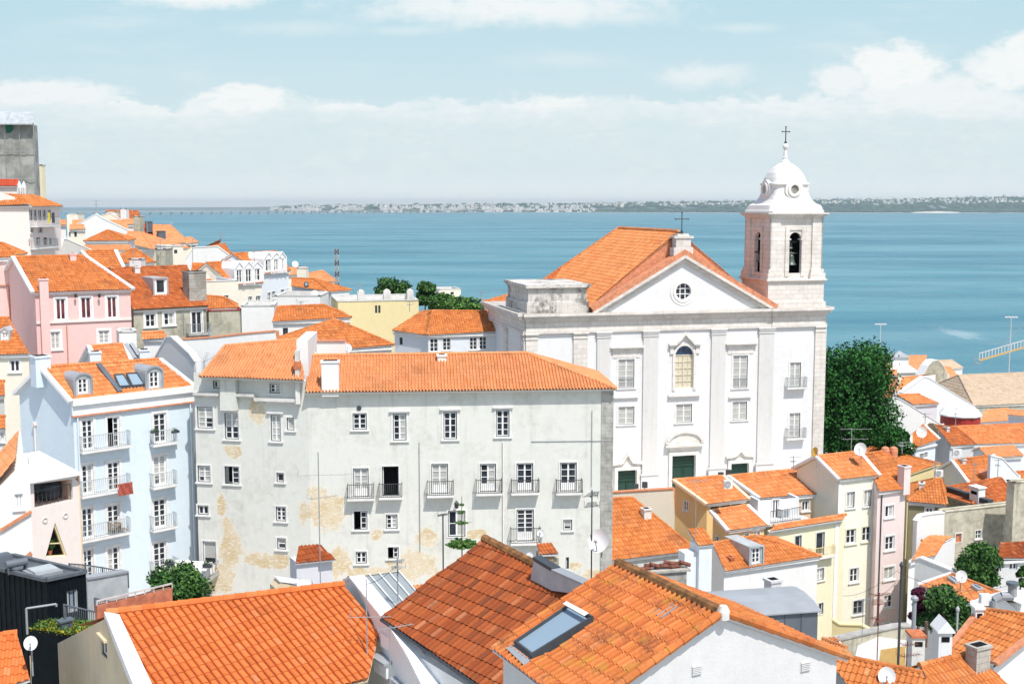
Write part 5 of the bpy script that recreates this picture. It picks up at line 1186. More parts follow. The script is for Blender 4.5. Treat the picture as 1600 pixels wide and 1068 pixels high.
    q = f.pt((c and U(86, 862)[0]), U(86, 862)[1]-.2, -.5); t = thing('window_plant', 'green potted plant inside the triangular window', 'plant', q); m = MB(); m.lathe(q, [(.12, 0), (.17, .25)], 10); m.build('pot', 'terracotta', t); m = MB(); leaves(m, q+Z*.6, .35, .25, .4, 110, .1, random.Random(4), .1); m.build('leaves', 'leaf_bright', t)
make_peach()
h = house('white_gable_house', 'white house at the left edge with a slanting parapet and an orange lean-to roof', (-60, 845), (46, 762), (-60, 760), (32, 712), dA=61, dB=63, slope=30, wm='wall_white', rm='tile_pale', zb=-30, sides=True, back='w', wins=[]) if False else None
def make_leftwhite():
    a = at((-70, 800), 62.2); b = at((49, 800), 63.6); f = Face(V((a.x, a.y, 0)), V((b.x, b.y, 0))); root = thing('gabled_annex', 'white annex with a slanting parapet and orange tiles, left of the peach house', 'house', f.pt(f.L/2, -30)); U = lambda x, y: f.uv((x, y))
    r = f.rect(23, 771, 36, 795); window(root, f, r, 'shutter', bar='white', outer='white', rows=6, sur=.06, surm='white')
    mb = MB(); wall(mb, f, [(U(-70, 800)[0], -30), (f.L, -30), (f.L, U(49, 724)[1]), U(37, 724), U(0, 760), U(-70, 830)], [rh(r)]); q = Face(f.pt(f.L, 0), f.pt(f.L, 0, -6)); wall(mb, q, [(0, -30), (6, -30), (6, U(49, 724)[1]), (0, U(49, 724)[1])]); mb.build('wall', 'wall_white', root)
    o = f.pt(*U(37, 726), -.1); P = [f.pt(*U(-70, 829), -.1), f.pt(*U(36, 727), -.1)]; up = V((-.1, 1, .32)).normalized(); t = tiles(root, [P[0], P[1], P[1]+up*4-f.U*1.2, P[0]+up*4], 'tile_pale', tw=.3, udir=None); 
    m = MB(); m.bar(f.pt(*U(0, 828), .05), f.pt(*U(49, 798), .05), .16); m.bar(f.pt(*U(28, 880), .05), f.pt(*U(49, 862), .05), .16); m.build('sloping_band', 'orange_band', root)
make_leftwhite()
flatblock('grey_chimney_block', 'pale block with a ledge at the left edge, above the orange lean-to roof', (-40, 714), (17, 712), 68, 68.6, L=2.5, wm='wall_greywhite', zb=-28, parapet=.05)
house('yellow_tile_roof_house', 'house with a small bright orange roof tucked against the blue side wall', (18, 745), (82, 728), (20, 716), (58, 713), dA=70, dB=71, slope=26, wm='wall_white', rm='tile_bright', zb=-29)
house('red_roof_shed', 'narrow house at the left edge with a bright orange roof strip, upper of two', (-30, 620), (8, 618), (-30, 596), (7, 596), dA=84, dB=84.4, slope=28, wm='wall_grey', rm='tile_orange', zb=-29)
house('lattice_house', 'narrow house with a lattice wall at the left edge, lower of two small roofs', (-30, 671), (9, 670), (-30, 651), (8, 651), dA=80, dB=80.4, slope=28, wm='wall_grey', rm='tile_orange', zb=-29, wins=[(-8, 676, 0, 690, 'far'), (1, 676, 6, 690, 'far')])
# black clad house with roof equipment
def make_black():
    c = at((72, 906), 50); rgt = hz((134, 893), c.z); lft = hz((0, 889), c.z); lft = c+(lft-c)*1.6
    f = Face(c, rgt); zb = -27; root = thing('black_house', 'black clad cube house with a grey flat roof and a rooftop hatch', 'house', ((c.x+lft.x)/2, (c.y+lft.y)/2+2, zb)); fl = Face(lft, c)
    hs = windows(root, f, [(105, 921, 122, 956, 'rdark', dict(outer='pale_zinc', bar='pale_zinc', glass='skylight_glass', sur=0, name='door'))])
    mb = MB(); gb = zb-c.z; wall(mb, f, [(0, gb), (f.L, gb), (f.L, 0), (0, 0)], [rh(q) for q in hs]); wall(mb, fl, [(0, gb), (fl.L, gb), (fl.L, 0), (0, 0)])
    d = lft+(rgt-c); mb.poly([rgt, rgt+Z*gb, d+Z*gb, d]); mb.poly([lft, lft+Z*gb, d+Z*gb, d])
    for k in range(1, 9): u = f.L*k/9; mb.box(f, u-.015, u+.015, gb, -.05, .003, .03)
    for k in range(1, 14): u = fl.L*k/14; mb.box(fl, u-.015, u+.015, gb, -.05, .003, .03)
    mb.build('wall', 'black_cladding', root)
    r = MB(); r.poly([c-Z*.05, rgt-Z*.05, d-Z*.05, lft-Z*.05]); r.bar(c+Z*.02, rgt+Z*.02, .2, .14); r.bar(c+Z*.02, lft+Z*.02, .2, .14); r.bar(rgt+Z*.02, d+Z*.02, .2, .14); r.bar(lft+Z*.02, d+Z*.02, .2, .14); r.build('roof', 'roof_felt', root)
    q = hz((74, 897), c.z); ff = Face(q, q+f.U); s = MB(); s.box(ff, -.65, .65, -.05, .08, -1.1, .1); s.box(ff, -.5, .5, .08, .18, -.95, -.05, 1); s.build('roof_hatch', ['zinc', 'pale_zinc'], root)
    q = hz((26, 893), c.z); ff = Face(q, q+f.U); t = thing('water_heater', 'grey solar water tank on the black flat roof', 'water heater', q); s = MB(); s.tube(ff.pt(-.45, .4, 0), ff.pt(.45, .4, 0), .17, 14); s.build('tank', 'dark_zinc', t); s = MB()
    for u in (-.4, .4): s.bar(ff.pt(u, 0, -.2), ff.pt(u, .5, 0), .07); s.bar(ff.pt(u, 0, .2), ff.pt(u, .5, 0), .07)
    s.build('stand', 'charcoal', t)
    q = hz((6, 889), c.z); ff = Face(q, q+f.U); t = thing('roof_unit', 'grey ventilation box beside the solar tank', 'ventilation unit', q); s = MB(); s.box(ff, -.5, .4, 0, .6, -.5, 0); s.box(ff, -.4, .3, .6, .66, -.4, -.1); s.build('casing', 'dark_zinc', t)
    # planted roof in front
    zg = at((95, 984), 46.5).z; g = [hz(p, zg) for p in ((46, 985), (66, 972), (150, 975), (150, 985), (108, 995))]; t = thing('green_roof', 'black planted roof box with yellow-green sedum in front of the black house', 'planted roof', g[0]-Z*6)
    m = MB(); 
    for k in range(5): a, b = g[k], g[(k+1) % 5]; m.poly([a+Z*.1, b+Z*.1, b-Z*6, a-Z*6])
    m.poly([p-Z*.0 for p in g]); m.build('planter', 'black_cladding', t); m = MB(); rng = random.Random(8); cen = sum(g, V())/5
    for _ in range(420):
        k = rng.randrange(5); s, u = rng.random(), rng.random(); 
        if s+u > 1: s, u = 1-s, 1-u
        p = cen+(g[k]-cen)*s*.95+(g[(k+1) % 5]-cen)*u*.95; leaves(m, p+Z*.08, .12, .12, .09, 5, .05, rng, .1)
    m.build('sedum', 'leaf_yellow', t); m = MB()
    for _ in range(160):
        k = rng.randrange(5); s, u = rng.random(), rng.random()
        if s+u > 1: s, u = 1-s, 1-u
        p = cen+(g[k]-cen)*s*.95+(g[(k+1) % 5]-cen)*u*.95; leaves(m, p+Z*.16, .14, .14, .16, 7, .05, rng, .1)
    m.build('grasses', 'leaf_bright', t)
    q = hz((104, 986), zg); ff = Face(q, q+f.U); t = thing('roof_fan', 'small grey fan box among the plants', 'ventilation unit', q); s = MB(); s.box(ff, -.22, .22, 0, .42, -.25, .1); s.box(ff, -.3, .3, .42, .48, -.3, .15); s.tube(ff.pt(0, .48, -.1), ff.pt(0, .95, -.1), .04, 6); s.build('casing', 'dark_zinc', t)
make_black()
# pale panel wall, railings
partywall('panel_wall', 'pale grey panel wall in front of the light blue house', [(136, 905), (160, 901), (200, 894)], 55, 57, 'pale_zinc', zb=-27, cope='zinc')
def meshfence(name, label, pts, ds, hgt, m='dark_zinc'):
    P = [at(p, d) for p, d in zip(pts, ds)]; root = thing(name, label, 'fence', P[0]-Z*hgt); 
    for a, b in zip(P, P[1:]):
        q = MB(); q.bar(a, b, .05); q.bar(a-Z*hgt, b-Z*hgt, .04); L = (b-a).length
        for k in range(int(L/.09)+1): c = lerp(a, b, k/max(1, int(L/.09))); q.bar(c, c-Z*hgt, .022)
        q.build('railing_panel', m, root)
    for a in P: q = MB(); q.bar(a+Z*.03, a-Z*hgt, .06); q.build('post', m, root)
meshfence('roof_railing', 'dark bar railing along the top of the pale panel wall', [(108, 880), (133, 882), (160, 886), (200, 894)], [57.5, 57, 57, 57], .75)
meshfence('terrace_railing', 'dark bar railing behind the planted roof', [(100, 944), (152, 956)], [47.5, 47], 1.0)
meshfence('patio_railing', 'dark bar railing beside the bar-topped brick wall', [(148, 934), (200, 944)], [50.5, 50], .6)
def make_pipeframe():
    a = at((88, 943), 46.3); b = at((41, 950), 46); c = at((44, 990), 46); c.x = b.x; c.z = at((44, 990), 46).z
    root = thing('pipe_frame', 'bent grey pipe frame standing over the planted roof', 'pipe', c); m = MB(); m.tube(a, b, .045, 6); m.tube(b, c, .045, 6); m.tube(a, a-Z*.1, .04, 6); m.build('pipe', 'zinc', root)
make_pipeframe()
tree('citrus_tree', 'round dark green citrus tree below the hanging terrace', 276, 886, 956, 66, 108, 'leaf_citrus', 36, 300, .11, 3, base=-27)
house('bottom_left_house', 'house with a worn orange roof in the bottom left corner', (-40, 1090), (47, 1062), (-80, 1006), (26, 989), dA=40, dB=41, slope=24, wm='wall_grey', rm='tile_near', zb=-26)
dish(48, 1004, 41.0, .23, (.25, -.9, .3), label='white satellite dish on the corner of the beige gable wall')
# ================================================================== far left hill
def scaffold():
    d = 150; f = Face(at((-60, 200), d), at((53, 200), d+1)); U = lambda x, y: f.uv((x, y)); root = thing('scaffolded_building', 'tall building wrapped in grey scaffold netting under a pale sheet roof', 'building', f.pt(f.L/2, -20-f.O.z)); z0 = -20-f.O.z; v1 = U(20, 194)[1]; N = 26
    mb = MB()
    for i in range(N):
        for j in range(14):
            q = lambda a, b: f.pt(f.L*a/N, lerp(z0, v1, b/14), .12*noise.noise(V((a*.6, b*.7, 1))));  mb.poly([q(i, j), q(i+1, j), q(i+1, j+1), q(i, j+1)])
    mb.box(f, .1, f.L-.1, z0, v1-.05, -2, -.4); mb.build('netting', 'netting', root)
    s = MB()
    for k in range(6): u = f.L*k/5; s.tube(f.pt(u, z0, .25), f.pt(u, v1+.2, .25), .05, 5)
    for k in range(9): v = lerp(v1, z0, k/9); s.tube(f.pt(0, v, .25), f.pt(f.L, v, .25), .04, 5)
    s.build('scaffold', 'grey_iron', root)
    g = MB(); a = U(10, 195); b = U(22, 208); g.poly([f.pt(a[0], a[1], .3), f.pt(b[0], a[1], .3), f.pt(b[0], b[1]+.4, .3), f.pt(b[0]-.4, b[1], .3), f.pt(a[0], b[1], .3)]); g.build('green_sheet', 'green_cloth', root)
    r = MB(); P = [f.pt(-1, v1+.0, .9), f.pt(f.L+.1, v1+.05, .9), f.pt(f.L-.6, v1+1.7, -3), f.pt(-1, v1+1.8, -3)]; r.poly(P); r.poly([p-Z*.15 for p in P]); 
    for k in range(4): r.poly([P[k], P[(k+1) % 4], P[(k+1) % 4]-Z*.15, P[k]-Z*.15])
    for k in range(7): t = k/6; r.bar(lerp(P[0], P[1], t)+Z*.03, lerp(P[3], P[2], t)+Z*.03, .12, .06)
    r.build('sheet_roof', 'pale_zinc', root)
scaffold()
flatblock('cream_slab', 'narrow cream building beside the scaffolded one', (54, 258), (65, 258), 156, L=1.2, wm='wall_yellow', zb=-20, parapet=.1)
h = house('corner_apartment_house', 'white corner house with laundry balconies and a shallow orange roof at the left edge', (-60, 300), (28, 307), (-60, 288), (30, 296), dA=128, dB=128, slope=16, back='w', wm='wall_rose', rm='tile_orange', zb=-20) if False else None
def cornerhouse():
    a = at((-60, 330), 124); b = at((45, 323), 126); b.z = a.z = at((45, 323), 126).z; f = Face(a, b); root = thing('corner_apartment_house', 'pale corner house with a laundry balcony and an orange hipped roof at the left edge', 'apartment building', f.pt(f.L/2, -20-a.z)); z0 = -22-a.z
    L = 8.2; r = Face(b, b+V((.02, 1, 0))*L); U = r.uv
    W = [(x, 327, x+5.5, 345, 'fardark', dict(rows=1, outer='white')) for x in (46, 53, 60, 67, 75)]+[(47, 373, 52, 384, 'fardark'), (57, 371, 63, 383, 'fardark'), (68, 371, 74, 383, 'fardark'), (77, 372, 81, 383, 'fardark')]+[(47, 352, 52, 364, 'far'), (60, 352, 66, 364, 'far')]
    hs = windows(root, r, W); mb = MB(); wall(mb, r, [(0, z0), (r.L, z0), (r.L, 0), (0, 0)], [rh(q) for q in hs]); wall(mb, f, [(0, z0), (f.L, z0), (f.L, 0), (0, 0+1.6*0), ], []); bk = Face(r.pt(r.L, 0), f.pt(0, 0, -L)); wall(mb, bk, [(0, z0), (bk.L, z0), (bk.L, 0), (0, 0)]); mb.build('wall', 'wall_rose', root)
    bm = MB()
    t = f.pt(f.L-1.5, 1.2, -L/2); cs = [f.pt(f.L+.3, .02, .3), r.pt(r.L+.3, .02, .3), r.pt(r.L, .02, -3)]
    tiles(root, [cs[0], cs[1], t+r.U*1.5-f.U*.3, t-r.U*1.2-f.U*.4] if False else [cs[0], cs[1], r.pt(r.L*.6, 1.25, -1.4), r.pt(r.L*.15, 1.25, -1.4)], 'tile_orange'); tiles(root, [f.pt(f.L-4, .02, .3), cs[0], r.pt(r.L*.15, 1.25, -1.4), r.pt(r.L*.15, 1.25, -4.4)], 'tile_orange'); tiles(root, [cs[1], r.pt(r.L+.3, .02, -4), r.pt(r.L*.6, 1.25, -1.4)], 'tile_orange')
    # gable wall and dormers in front of the netting
    g = MB(); g.prism(f, [(0, -.3), (f.L-.9, -.3), f.uv((22, 308)), f.uv((0, 300)), (0, f.uv((0, 300))[1])], -1.0, -.6); g.build('gable_wall', 'wall_rose', root)
    f2 = f.shift(n=-3); q = f2.rect(-40, 291, 27, 309); g = MB(); g.box(f2, 0, q[2], q[1]-1, q[3], -3, 0); dm = g.build('dormer', 'wall_rose', root); tiles(dm, [f2.pt(-.3, q[3], .3), f2.pt(q[2]+.1, q[3], .3), f2.pt(q[2]+.1, q[3]+.75, -1.5), f2.pt(-.3, q[3]+.75, -1.5)], 'tile_red')
    for x0, x1 in ((27, 33), (34, 40)):
        q = f2.rect(x0, 288, x1, 309); g = MB(); c = (q[0]+q[2])/2; g.prism(f2, [(q[0], q[1]-1), (q[2], q[1]-1), (q[2], q[3]-.25), (c, q[3]+.35), (q[0], q[3]-.25)], -2, .2); d = g.build('dormer', 'white', root); g = MB(); g.box(f2, q[0]+.08, q[2]-.08, q[1]+.1, q[3]-.35, .202, .23); g.build('window', 'curtained_glass', d)
    q = r.rect(47, 347, 84, 352); b_ = balcony(root, r, (q[0], q[1], q[2]-.1, .9), .8, 'grey_iron', 'pale_stone', step=.2); q2 = r.rect(47, 380, 84, 386); balcony(root, r, (q2[0], q2[1], q2[2]-.1, .8), .6, 'grey_iron', 'pale_stone', step=.2)
    p = r.pt((q[0]+q[2])*.42, q[1]+.25, .85)
    for k, (mm, w, col) in enumerate((('yellow_cloth', .45, 'yellow'), ('charcoal', .7, 'black'))):
        ff = Face(p+r.U*k*1.0, p+r.U*(k*1.0+1)); m = MB()
        for i in range(4): m.poly([ff.pt(w*i/4, 0, .04*math.sin(i*2)), ff.pt(w*(i+1)/4, 0, .04*math.sin(i*2+2)), ff.pt(w*(i+1)/4, 1.1, .04*math.sin(i*2+2)), ff.pt(w*i/4, 1.1, .04*math.sin(i*2))])
        tag(m.build('hanging_laundry', mm), col+' garment hung on the balcony of the pale corner house', 'laundry')
cornerhouse()
F = lambda *a, **k: house(*a, **k)
F('left_edge_house', 'small house with an orange hipped roof at the left edge, under the pale corner house', (-30, 399), (27, 399), (-30, 382), (4, 380), dA=118, dB=118.6, slope=26, ends='gh', wm='wall_white', rm='tile_orange', zb=-20, wins=[(0, 401, 6, 403, 'fardark')])
# cluster towards the river, back to front
F('ridge_house', 'cream house on the skyline with a rusty roof and two broad white chimneys', (165, 352), (227, 351), (166, 329), (216, 330), dA=214, dB=216, slope=28, wm='wall_cream', rm='tile_rust', zb=-26)
hh_ = House()
def box_tower(name, label, x0, y0, x1, y1, d, m='wall_white', zb=-25, dep=3, roof=None, wins=()):
    return flatblock(name, label, (x0, y0), (x1, y0), d, L=dep, wm=m, zb=zb, parapet=.12, wins=wins)
box_tower('cream_tower', 'pale square block near the skyline, left of the rusty roof', 104, 334, 122, 360, 208, 'wall_cream')
box_tower('white_stack', 'white block chimney house between two patches of rusty roof', 166, 331, 181, 345, 205, 'wall_cream', dep=2)
box_tower('tall_chimney_block', 'slim white chimney block on the skyline', 188, 326, 197, 350, 206, 'wall_white', dep=1.5)
h = F('white_front_house', 'white house with a big stepped gable below the skyline', (112, 368), (205, 366), (113, 345), (196, 345), dA=186, dB=188, slope=30, wm='wall_white', rm='tile_pale', zb=-25)
partywall('white_gable', 'white pointed gable wall standing above the hipped orange roofs', [(104, 372), (112, 356), (150, 334), (158, 340), (205, 362), (207, 372)], 182, 183, 'wall_white', zb=-24, cat='gable wall')
partywall('step_gable', 'cream stepped gable wall behind the white one', [(125, 358), (132, 345), (172, 333), (187, 342), (189, 358)], 192, 193, 'wall_cream', zb=-24, cat='gable wall')
F('orange_strip_house', 'low house with a strip of pale orange roof right of the white gable', (164, 352), (222, 350), (166, 344), (220, 343), dA=198, dB=199, slope=24, wm='wall_rose', rm='tile_pale', zb=-24)
F('little_roof_house', 'tiny house with a small orange roof next to the pale corner house', (86, 352), (104, 352), (84, 344), (103, 345), dA=160, dB=160.5, slope=26, wm='wall_white', rm='tile_pale', zb=-22)
F('porch_roof_house', 'tiny house with a small orange roof below the pale square block', (108, 359), (134, 358), (109, 352), (131, 352), dA=172, dB=172.5, slope=26, wm='wall_cream', rm='tile_pale', zb=-22, wins=[(108, 362, 112, 370, 'fardark'), (116, 362, 120, 370, 'fardark')])
F('red_roof_house', 'house with a deep red roof and a square grey chimney near the river', (222, 369), (250, 366), (223, 351), (240, 351), dA=200, dB=202, slope=28, wm='wall_rose', rm='tile_red', zb=-26)
h = F('riverside_house', 'house with a wide pale orange hipped roof above the river on the left', (240, 383), (296, 379), (238, 352), (266, 352), dA=196, dB=199, slope=26, ends='gh', wm='wall_white', rm='tile_pale', zb=-27)
chimney(h, 227, 346, 236, 358, d=201, m='dark_zinc', depth=1, cap='dark_zinc'); chimney(h, 245, 361, 256, 374, m='dark_zinc', depth=1.2, cap='dark_zinc')
F('low_orange_house', 'small yellow house with a pale hipped roof at the river end of the left hill', (290, 381), (310, 379), (291, 371), (300, 372), dA=188, dB=189, slope=26, ends='gh', wm='wall_yellow', rm='tile_pale', zb=-27, wins=[(293, 383, 297, 389, 'fardark'), (300, 383, 305, 388, 'fardark')])
h = F('hipped_house', 'white house with a broad low hipped orange roof in the middle of the left hill', (131, 377), (202, 376), (168, 360), (169, 360), dA=152, dB=153, slope=20, ends='hh', wm='wall_rose', rm='tile_orange', zb=-21)
F('pale_roof_house', 'cream house with a pale roof between the hipped house and the riverside roof', (190, 378), (240, 390), (200, 362), (222, 364), dA=172, dB=168, slope=22, ends='gh', wm='wall_cream', rm='tile_pale', zb=-24)
box_tower('ivy_tower', 'slim rough wall tower with plants growing on it', 208, 338, 218, 400, 176, 'wall_old', dep=2)
h = F('grey_gable_house', 'blue-white house with a long grey gable side, left of the white hipped house', (92, 400), (150, 400), (100, 376), (116, 377), dA=136, dB=136.6, slope=30, ends='gh', wm='wall_bluewhite', rm='zinc', zb=-20, cornice=False) if False else None
partywall('grey_gable_wall', 'smooth grey gable wall with a white edge above the pink house', [(94, 403), (100, 374), (105, 374), (150, 394), (152, 403)], 134, 136, 'wall_grey', zb=-20, cope='white', cat='gable wall')
F('mid_white_house', 'long white wall house with a thin roof line behind the pink roof', (118, 393), (206, 391), (120, 385), (204, 384), dA=142, dB=144, slope=16, wm='wall_rose', rm='tile_pale', zb=-20)
F('pyramid_roof_house', 'house with a bright orange pyramid roof behind the weathered house', (182, 412), (243, 410), (209, 389), (211, 389), dA=126, dB=128, slope=27, ends='hh', wm='wall_grey', rm='tile_orange', zb=-22)
box_tower('white_rooftop_box', 'small white rooftop box with a double cap behind the weathered roof', 202, 405, 220, 418, 120, 'wall_white', dep=1.5)
box_tower('rough_grey_block', 'rough grey block between the pyramid roof and a cream wall', 243, 389, 258, 415, 135, 'wall_old')
h = flatblock('cream_gable_block', 'cream block with a hanging yellow cloth, behind the orange pyramid roof', (256, 385), (286, 383), 140, 141, L=5, wm='wall_cream', zb=-22, parapet=.1, wins=[(262, 389, 268, 396, 'far'), (272, 390, 277, 396, 'fardark')])
F('flat_orange_house', 'low orange roof running along behind the stone chimney', (196, 418), (298, 413), (215, 408), (290, 408), dA=118, dB=119, slope=14, wm='wall_white', rm='tile_rust', zb=-22) if False else None
h = F('white_barn', 'house with a big smooth white gable and an orange roof above the river', (292, 413), (372, 410), (312, 389), (352, 381), dA=158, dB=160, slope=26, wm='wall_white', rm='tile_orange', zb=-26)
partywall('white_slope_wall', 'large white sloping wall in front of the orange roof above the river', [(290, 405), (302, 387), (340, 385), (368, 406), (370, 414)], 154, 155, 'wall_white', zb=-26, cat='gable wall')
F('tilted_roof_house', 'house with an orange roof sloping down to the left behind the stone chimney', (296, 441), (358, 437), (300, 412), (320, 413), dA=128, dB=130, slope=24, ends='gh', wm='wall_white', rm='tile_orange', zb=-24)
def dormer_row(name, label, A, B, RA, RB, dA, dB, dorm, slope, wins, wm, zb=-26):
    h = house(name, label, A, B, RA, RB, dA=dA, dB=dB, slope=slope, wm=wm, rm='tile_orange', zb=zb, wins=wins)
    for (x0, y0, x1, y1) in dorm: dormer(h, x0, y0, x1, y1, 'white', 'gable', roofm='white', face='white', win=dict(rows=2), margin=.22, rise=.3)
    return h
dormer_row('dormer_house', 'white house with three pointed dormers and a narrow orange roof', (364, 446), (413, 441), (322, 411), (375, 409), 128, 131, [(366, 409, 382, 444), (380, 408, 397, 443), (393, 408, 411, 441)], 36, [(388, 463, 394, 478, 'far'), (400, 462, 407, 477, 'far')], 'wall_cream')
dormer_row('tall_dormer_house', 'taller white house with three pointed dormers nearer the river', (411, 428), (455, 422), (362, 397), (432, 393), 134, 138, [(412, 394, 427, 426), (423, 394, 440, 425), (434, 393, 447, 424)], 36, [(418, 457, 423, 470, 'far'), (425, 455, 430, 466, 'far'), (439, 452, 444, 470, 'far'), (447, 451, 452, 470, 'far')], 'wall_bluewhite')
flatblock('white_parapet_house', 'cream house with a broad white parapet below the leaning orange roof', (316, 440), (372, 437), 122, 124, L=7, wm='wall_cream', zb=-25, parapet=1.0, cope='white', wins=[(350, 461, 357, 472, 'far')])
F('cream_roof_house', 'house with a low orange roof below the cream house with the white parapet', (300, 484), (372, 481), (315, 462), (350, 465), dA=114, dB=115, slope=24, ends='gh', wm='wall_cream', rm='tile_orange', zb=-25)
h = F('harbour_house', 'pale house with an orange hipped roof and a small skylight, left of the red mast', (455, 447), (516, 456), (456, 435), (490, 436), dA=150, dB=146, slope=28, ends='gh', wm='wall_bluewhite', rm='tile_orange', zb=-30)
skylight(h, [(477, 449), (482, 449), (481, 443), (476, 443)]) 
F('quay_house', 'cream house with an orange hipped roof just left of the red mast', (474, 442), (527, 440), (478, 428), (504, 423), dA=166, dB=168, slope=26, ends='gh', wm='wall_cream', rm='tile_pale', zb=-32)
F('quay_roof_house', 'low house with a pale orange roof behind the tall dormers', (450, 430), (482, 429), (452, 419), (478, 418), dA=176, dB=178, slope=26, ends='gg', wm='wall_cream', rm='tile_pale', zb=-32)
box_tower('quay_chimney_block', 'square cream chimney block between the orange roofs by the river', 464, 419, 478, 440, 162, 'wall_cream', dep=2, zb=-30)
F('mast_foot_house', 'low pink-roofed house at the foot of the red mast', (500, 462), (535, 462), (502, 450), (528, 450), dA=152, dB=153, slope=24, ends='gh', wm='wall_white', rm='tile_pale', zb=-32)
box_tower('white_court_block', 'low white block between the tall dormer house and the hipped roofs', 430, 462, 500, 480, 128, 'wall_white', dep=6, zb=-27)
dish(461, 413, 160, .42, (.3, -.8, .5), label='white satellite dish on the orange roofs behind the tall dormers'); dish(492, 459, 130, .36, (.2, -.8, .5), label='white satellite dish in front of the harbour house'); dish(543, 544, 88, .32, (.1, -.9, .4), label='white satellite dish behind the tenement roof')
def mast():
    b = at((527, 450), 158); t = at((527, 389), 158); t.x = b.x; root = thing('lattice_mast', 'slim red and white lattice mast rising before the river', 'mast', b); H = t.z-b.z; w = .42
    for k in range(7):
        m = MB(); z0, z1 = b.z+H*k/7, b.z+H*(k+1)/7; c = [V((b.x+sx*w/2, b.y+sy*w/2, 0)) for sx, sy in ((-1, -1), (1, -1), (1, 1), (-1, 1))]
        for i in range(4): m.bar(c[i]+Z*z0, c[i]+Z*z1, .06); m.bar(c[i]+Z*z0, c[(i+1) % 4]+Z*z1, .035); m.bar(c[(i+1) % 4]+Z*z0, c[i]+Z*z1, .035)
        m.build('lattice_section', 'old_terracotta' if k % 2 == 0 else 'concrete', root)
mast()
tree('round_tree', 'dense dark green tree in front of the river, behind the yellow house', 612, 434, 478, 152, 62, 'leaf_green', 26, 240, .2, 12, base=-34)
tree('broad_tree', 'dark green tree just right of the bare mast, behind the yellow house', 664, 437, 480, 150, 42, 'leaf_green', 18, 240, .2, 13, base=-34)
tree('low_tree', 'low spreading bright green tree left of the church', 718, 468, 500, 140, 95, 'leaf_bright', 30, 200, .22, 14, base=-34)
tree('hedge_tree', 'ragged green tree filling the gap between the two dark trees and the church', 690, 462, 488, 146, 60, 'leaf_citrus', 18, 180, .22, 15, base=-34)
h = flatblock('white_dock_house', 'low white house on the river edge between the trees', (686, 452), (720, 452), 190, 191, L=5, wm='wall_cream', zb=-40, parapet=.2, wins=[(690, 456, 695, 460, 'fardark'), (704, 456, 709, 460, 'fardark')])
# ================================================================== row houses in front of the church
YLH = F('yellow_row_house', 'tall pale yellow row house with white shutters, left of the pale pink one', (1312, 749), (1373, 743), (1276, 713), (1341, 706), dA=94, dB=95.6, slope=30, wm='wall_paleyellow', rm='tile_bright', verge='white', zb=-40, soffit='wall_paleyellow',
  wins=[(1323, 768, 1335, 793, 'shutter'), (1350, 765, 1362, 790, 'shutter'), (1322, 826, 1337, 849, 'plain', dict(surm='wall_yellow')), (1347, 822, 1361, 845, 'plain', dict(surm='wall_yellow')), (1328, 887, 1341, 909, 'plain'), (1333, 937, 1349, 959, 'old', dict(rows=2, outer='grey_iron', bar='grey_iron'))])
YEL = 0
PKH = F('pale_pink_row_house', 'tall pale pink row house at the right end of the row', (1374, 768), (1421, 764), (1348, 710), (1392, 704), dA=94.5, dB=96, slope=34, wm='wall_palepink', rm='tile_orange', zb=-40, soffit='wall_palepink',
  wins=[(1383, 789, 1396, 808, 'plain', dict(rows=1)), (1383, 837, 1397, 859, 'plain'), (1381, 885, 1397, 905, 'shutter', dict(outer='white')), (1381, 929, 1395, 949, 'plain'), (1381, 972, 1392, 982, 'plain', dict(rows=1))])
chimney(PKH, 1407, 727, 1421, 765, m='wall_palepink', depth=.7, cap='wall_palepink', sink=.4)
m = MB(); c = PKH.ra
for k in range(2):
    p = at((1383+k*13, 711), 99.5); m.lathe(p-Z*.2, [(.34, 0), (.36, .6), (.3, .85), (.1, .95)], 12)
m.build('chimney', 'orange_band', PKH.root)
CRM = F('cream_row_house', 'cream row house with a tiled strip under its roof terrace and a balcony door', (1202, 830), (1317, 812), (1209, 822), (1322, 804), dA=90, dB=93.4, slope=20, back='w', wm='wall_yellow', rm='tile_bright', zb=-40, soffit='white', oh=.35,
  wins=[(1275, 831, 1288, 867, 'rdark', dict(balpx=(1262, 1300, 868, 853), balm='wall_mustard')), (1242, 836, 1252, 859, 'rdark'), (1276, 887, 1287, 906, 'shutter', dict(rows=2)), (1279, 941, 1286, 959, 'rdark', dict(name='window'))])
F('penthouse', 'recessed top storey with two small windows and a wide orange roof above the cream house', (1188, 778), (1294, 771), (1139, 744), (1249, 733), dA=94, dB=96.6, slope=24, wm='wall_peach', rm='tile_bright', zb=-26.5, soffit='white', verge='white',
  wins=[(1253, 782, 1264, 798, 'plain', dict(rows=1)), (1277, 778, 1288, 795, 'plain', dict(rows=1))])
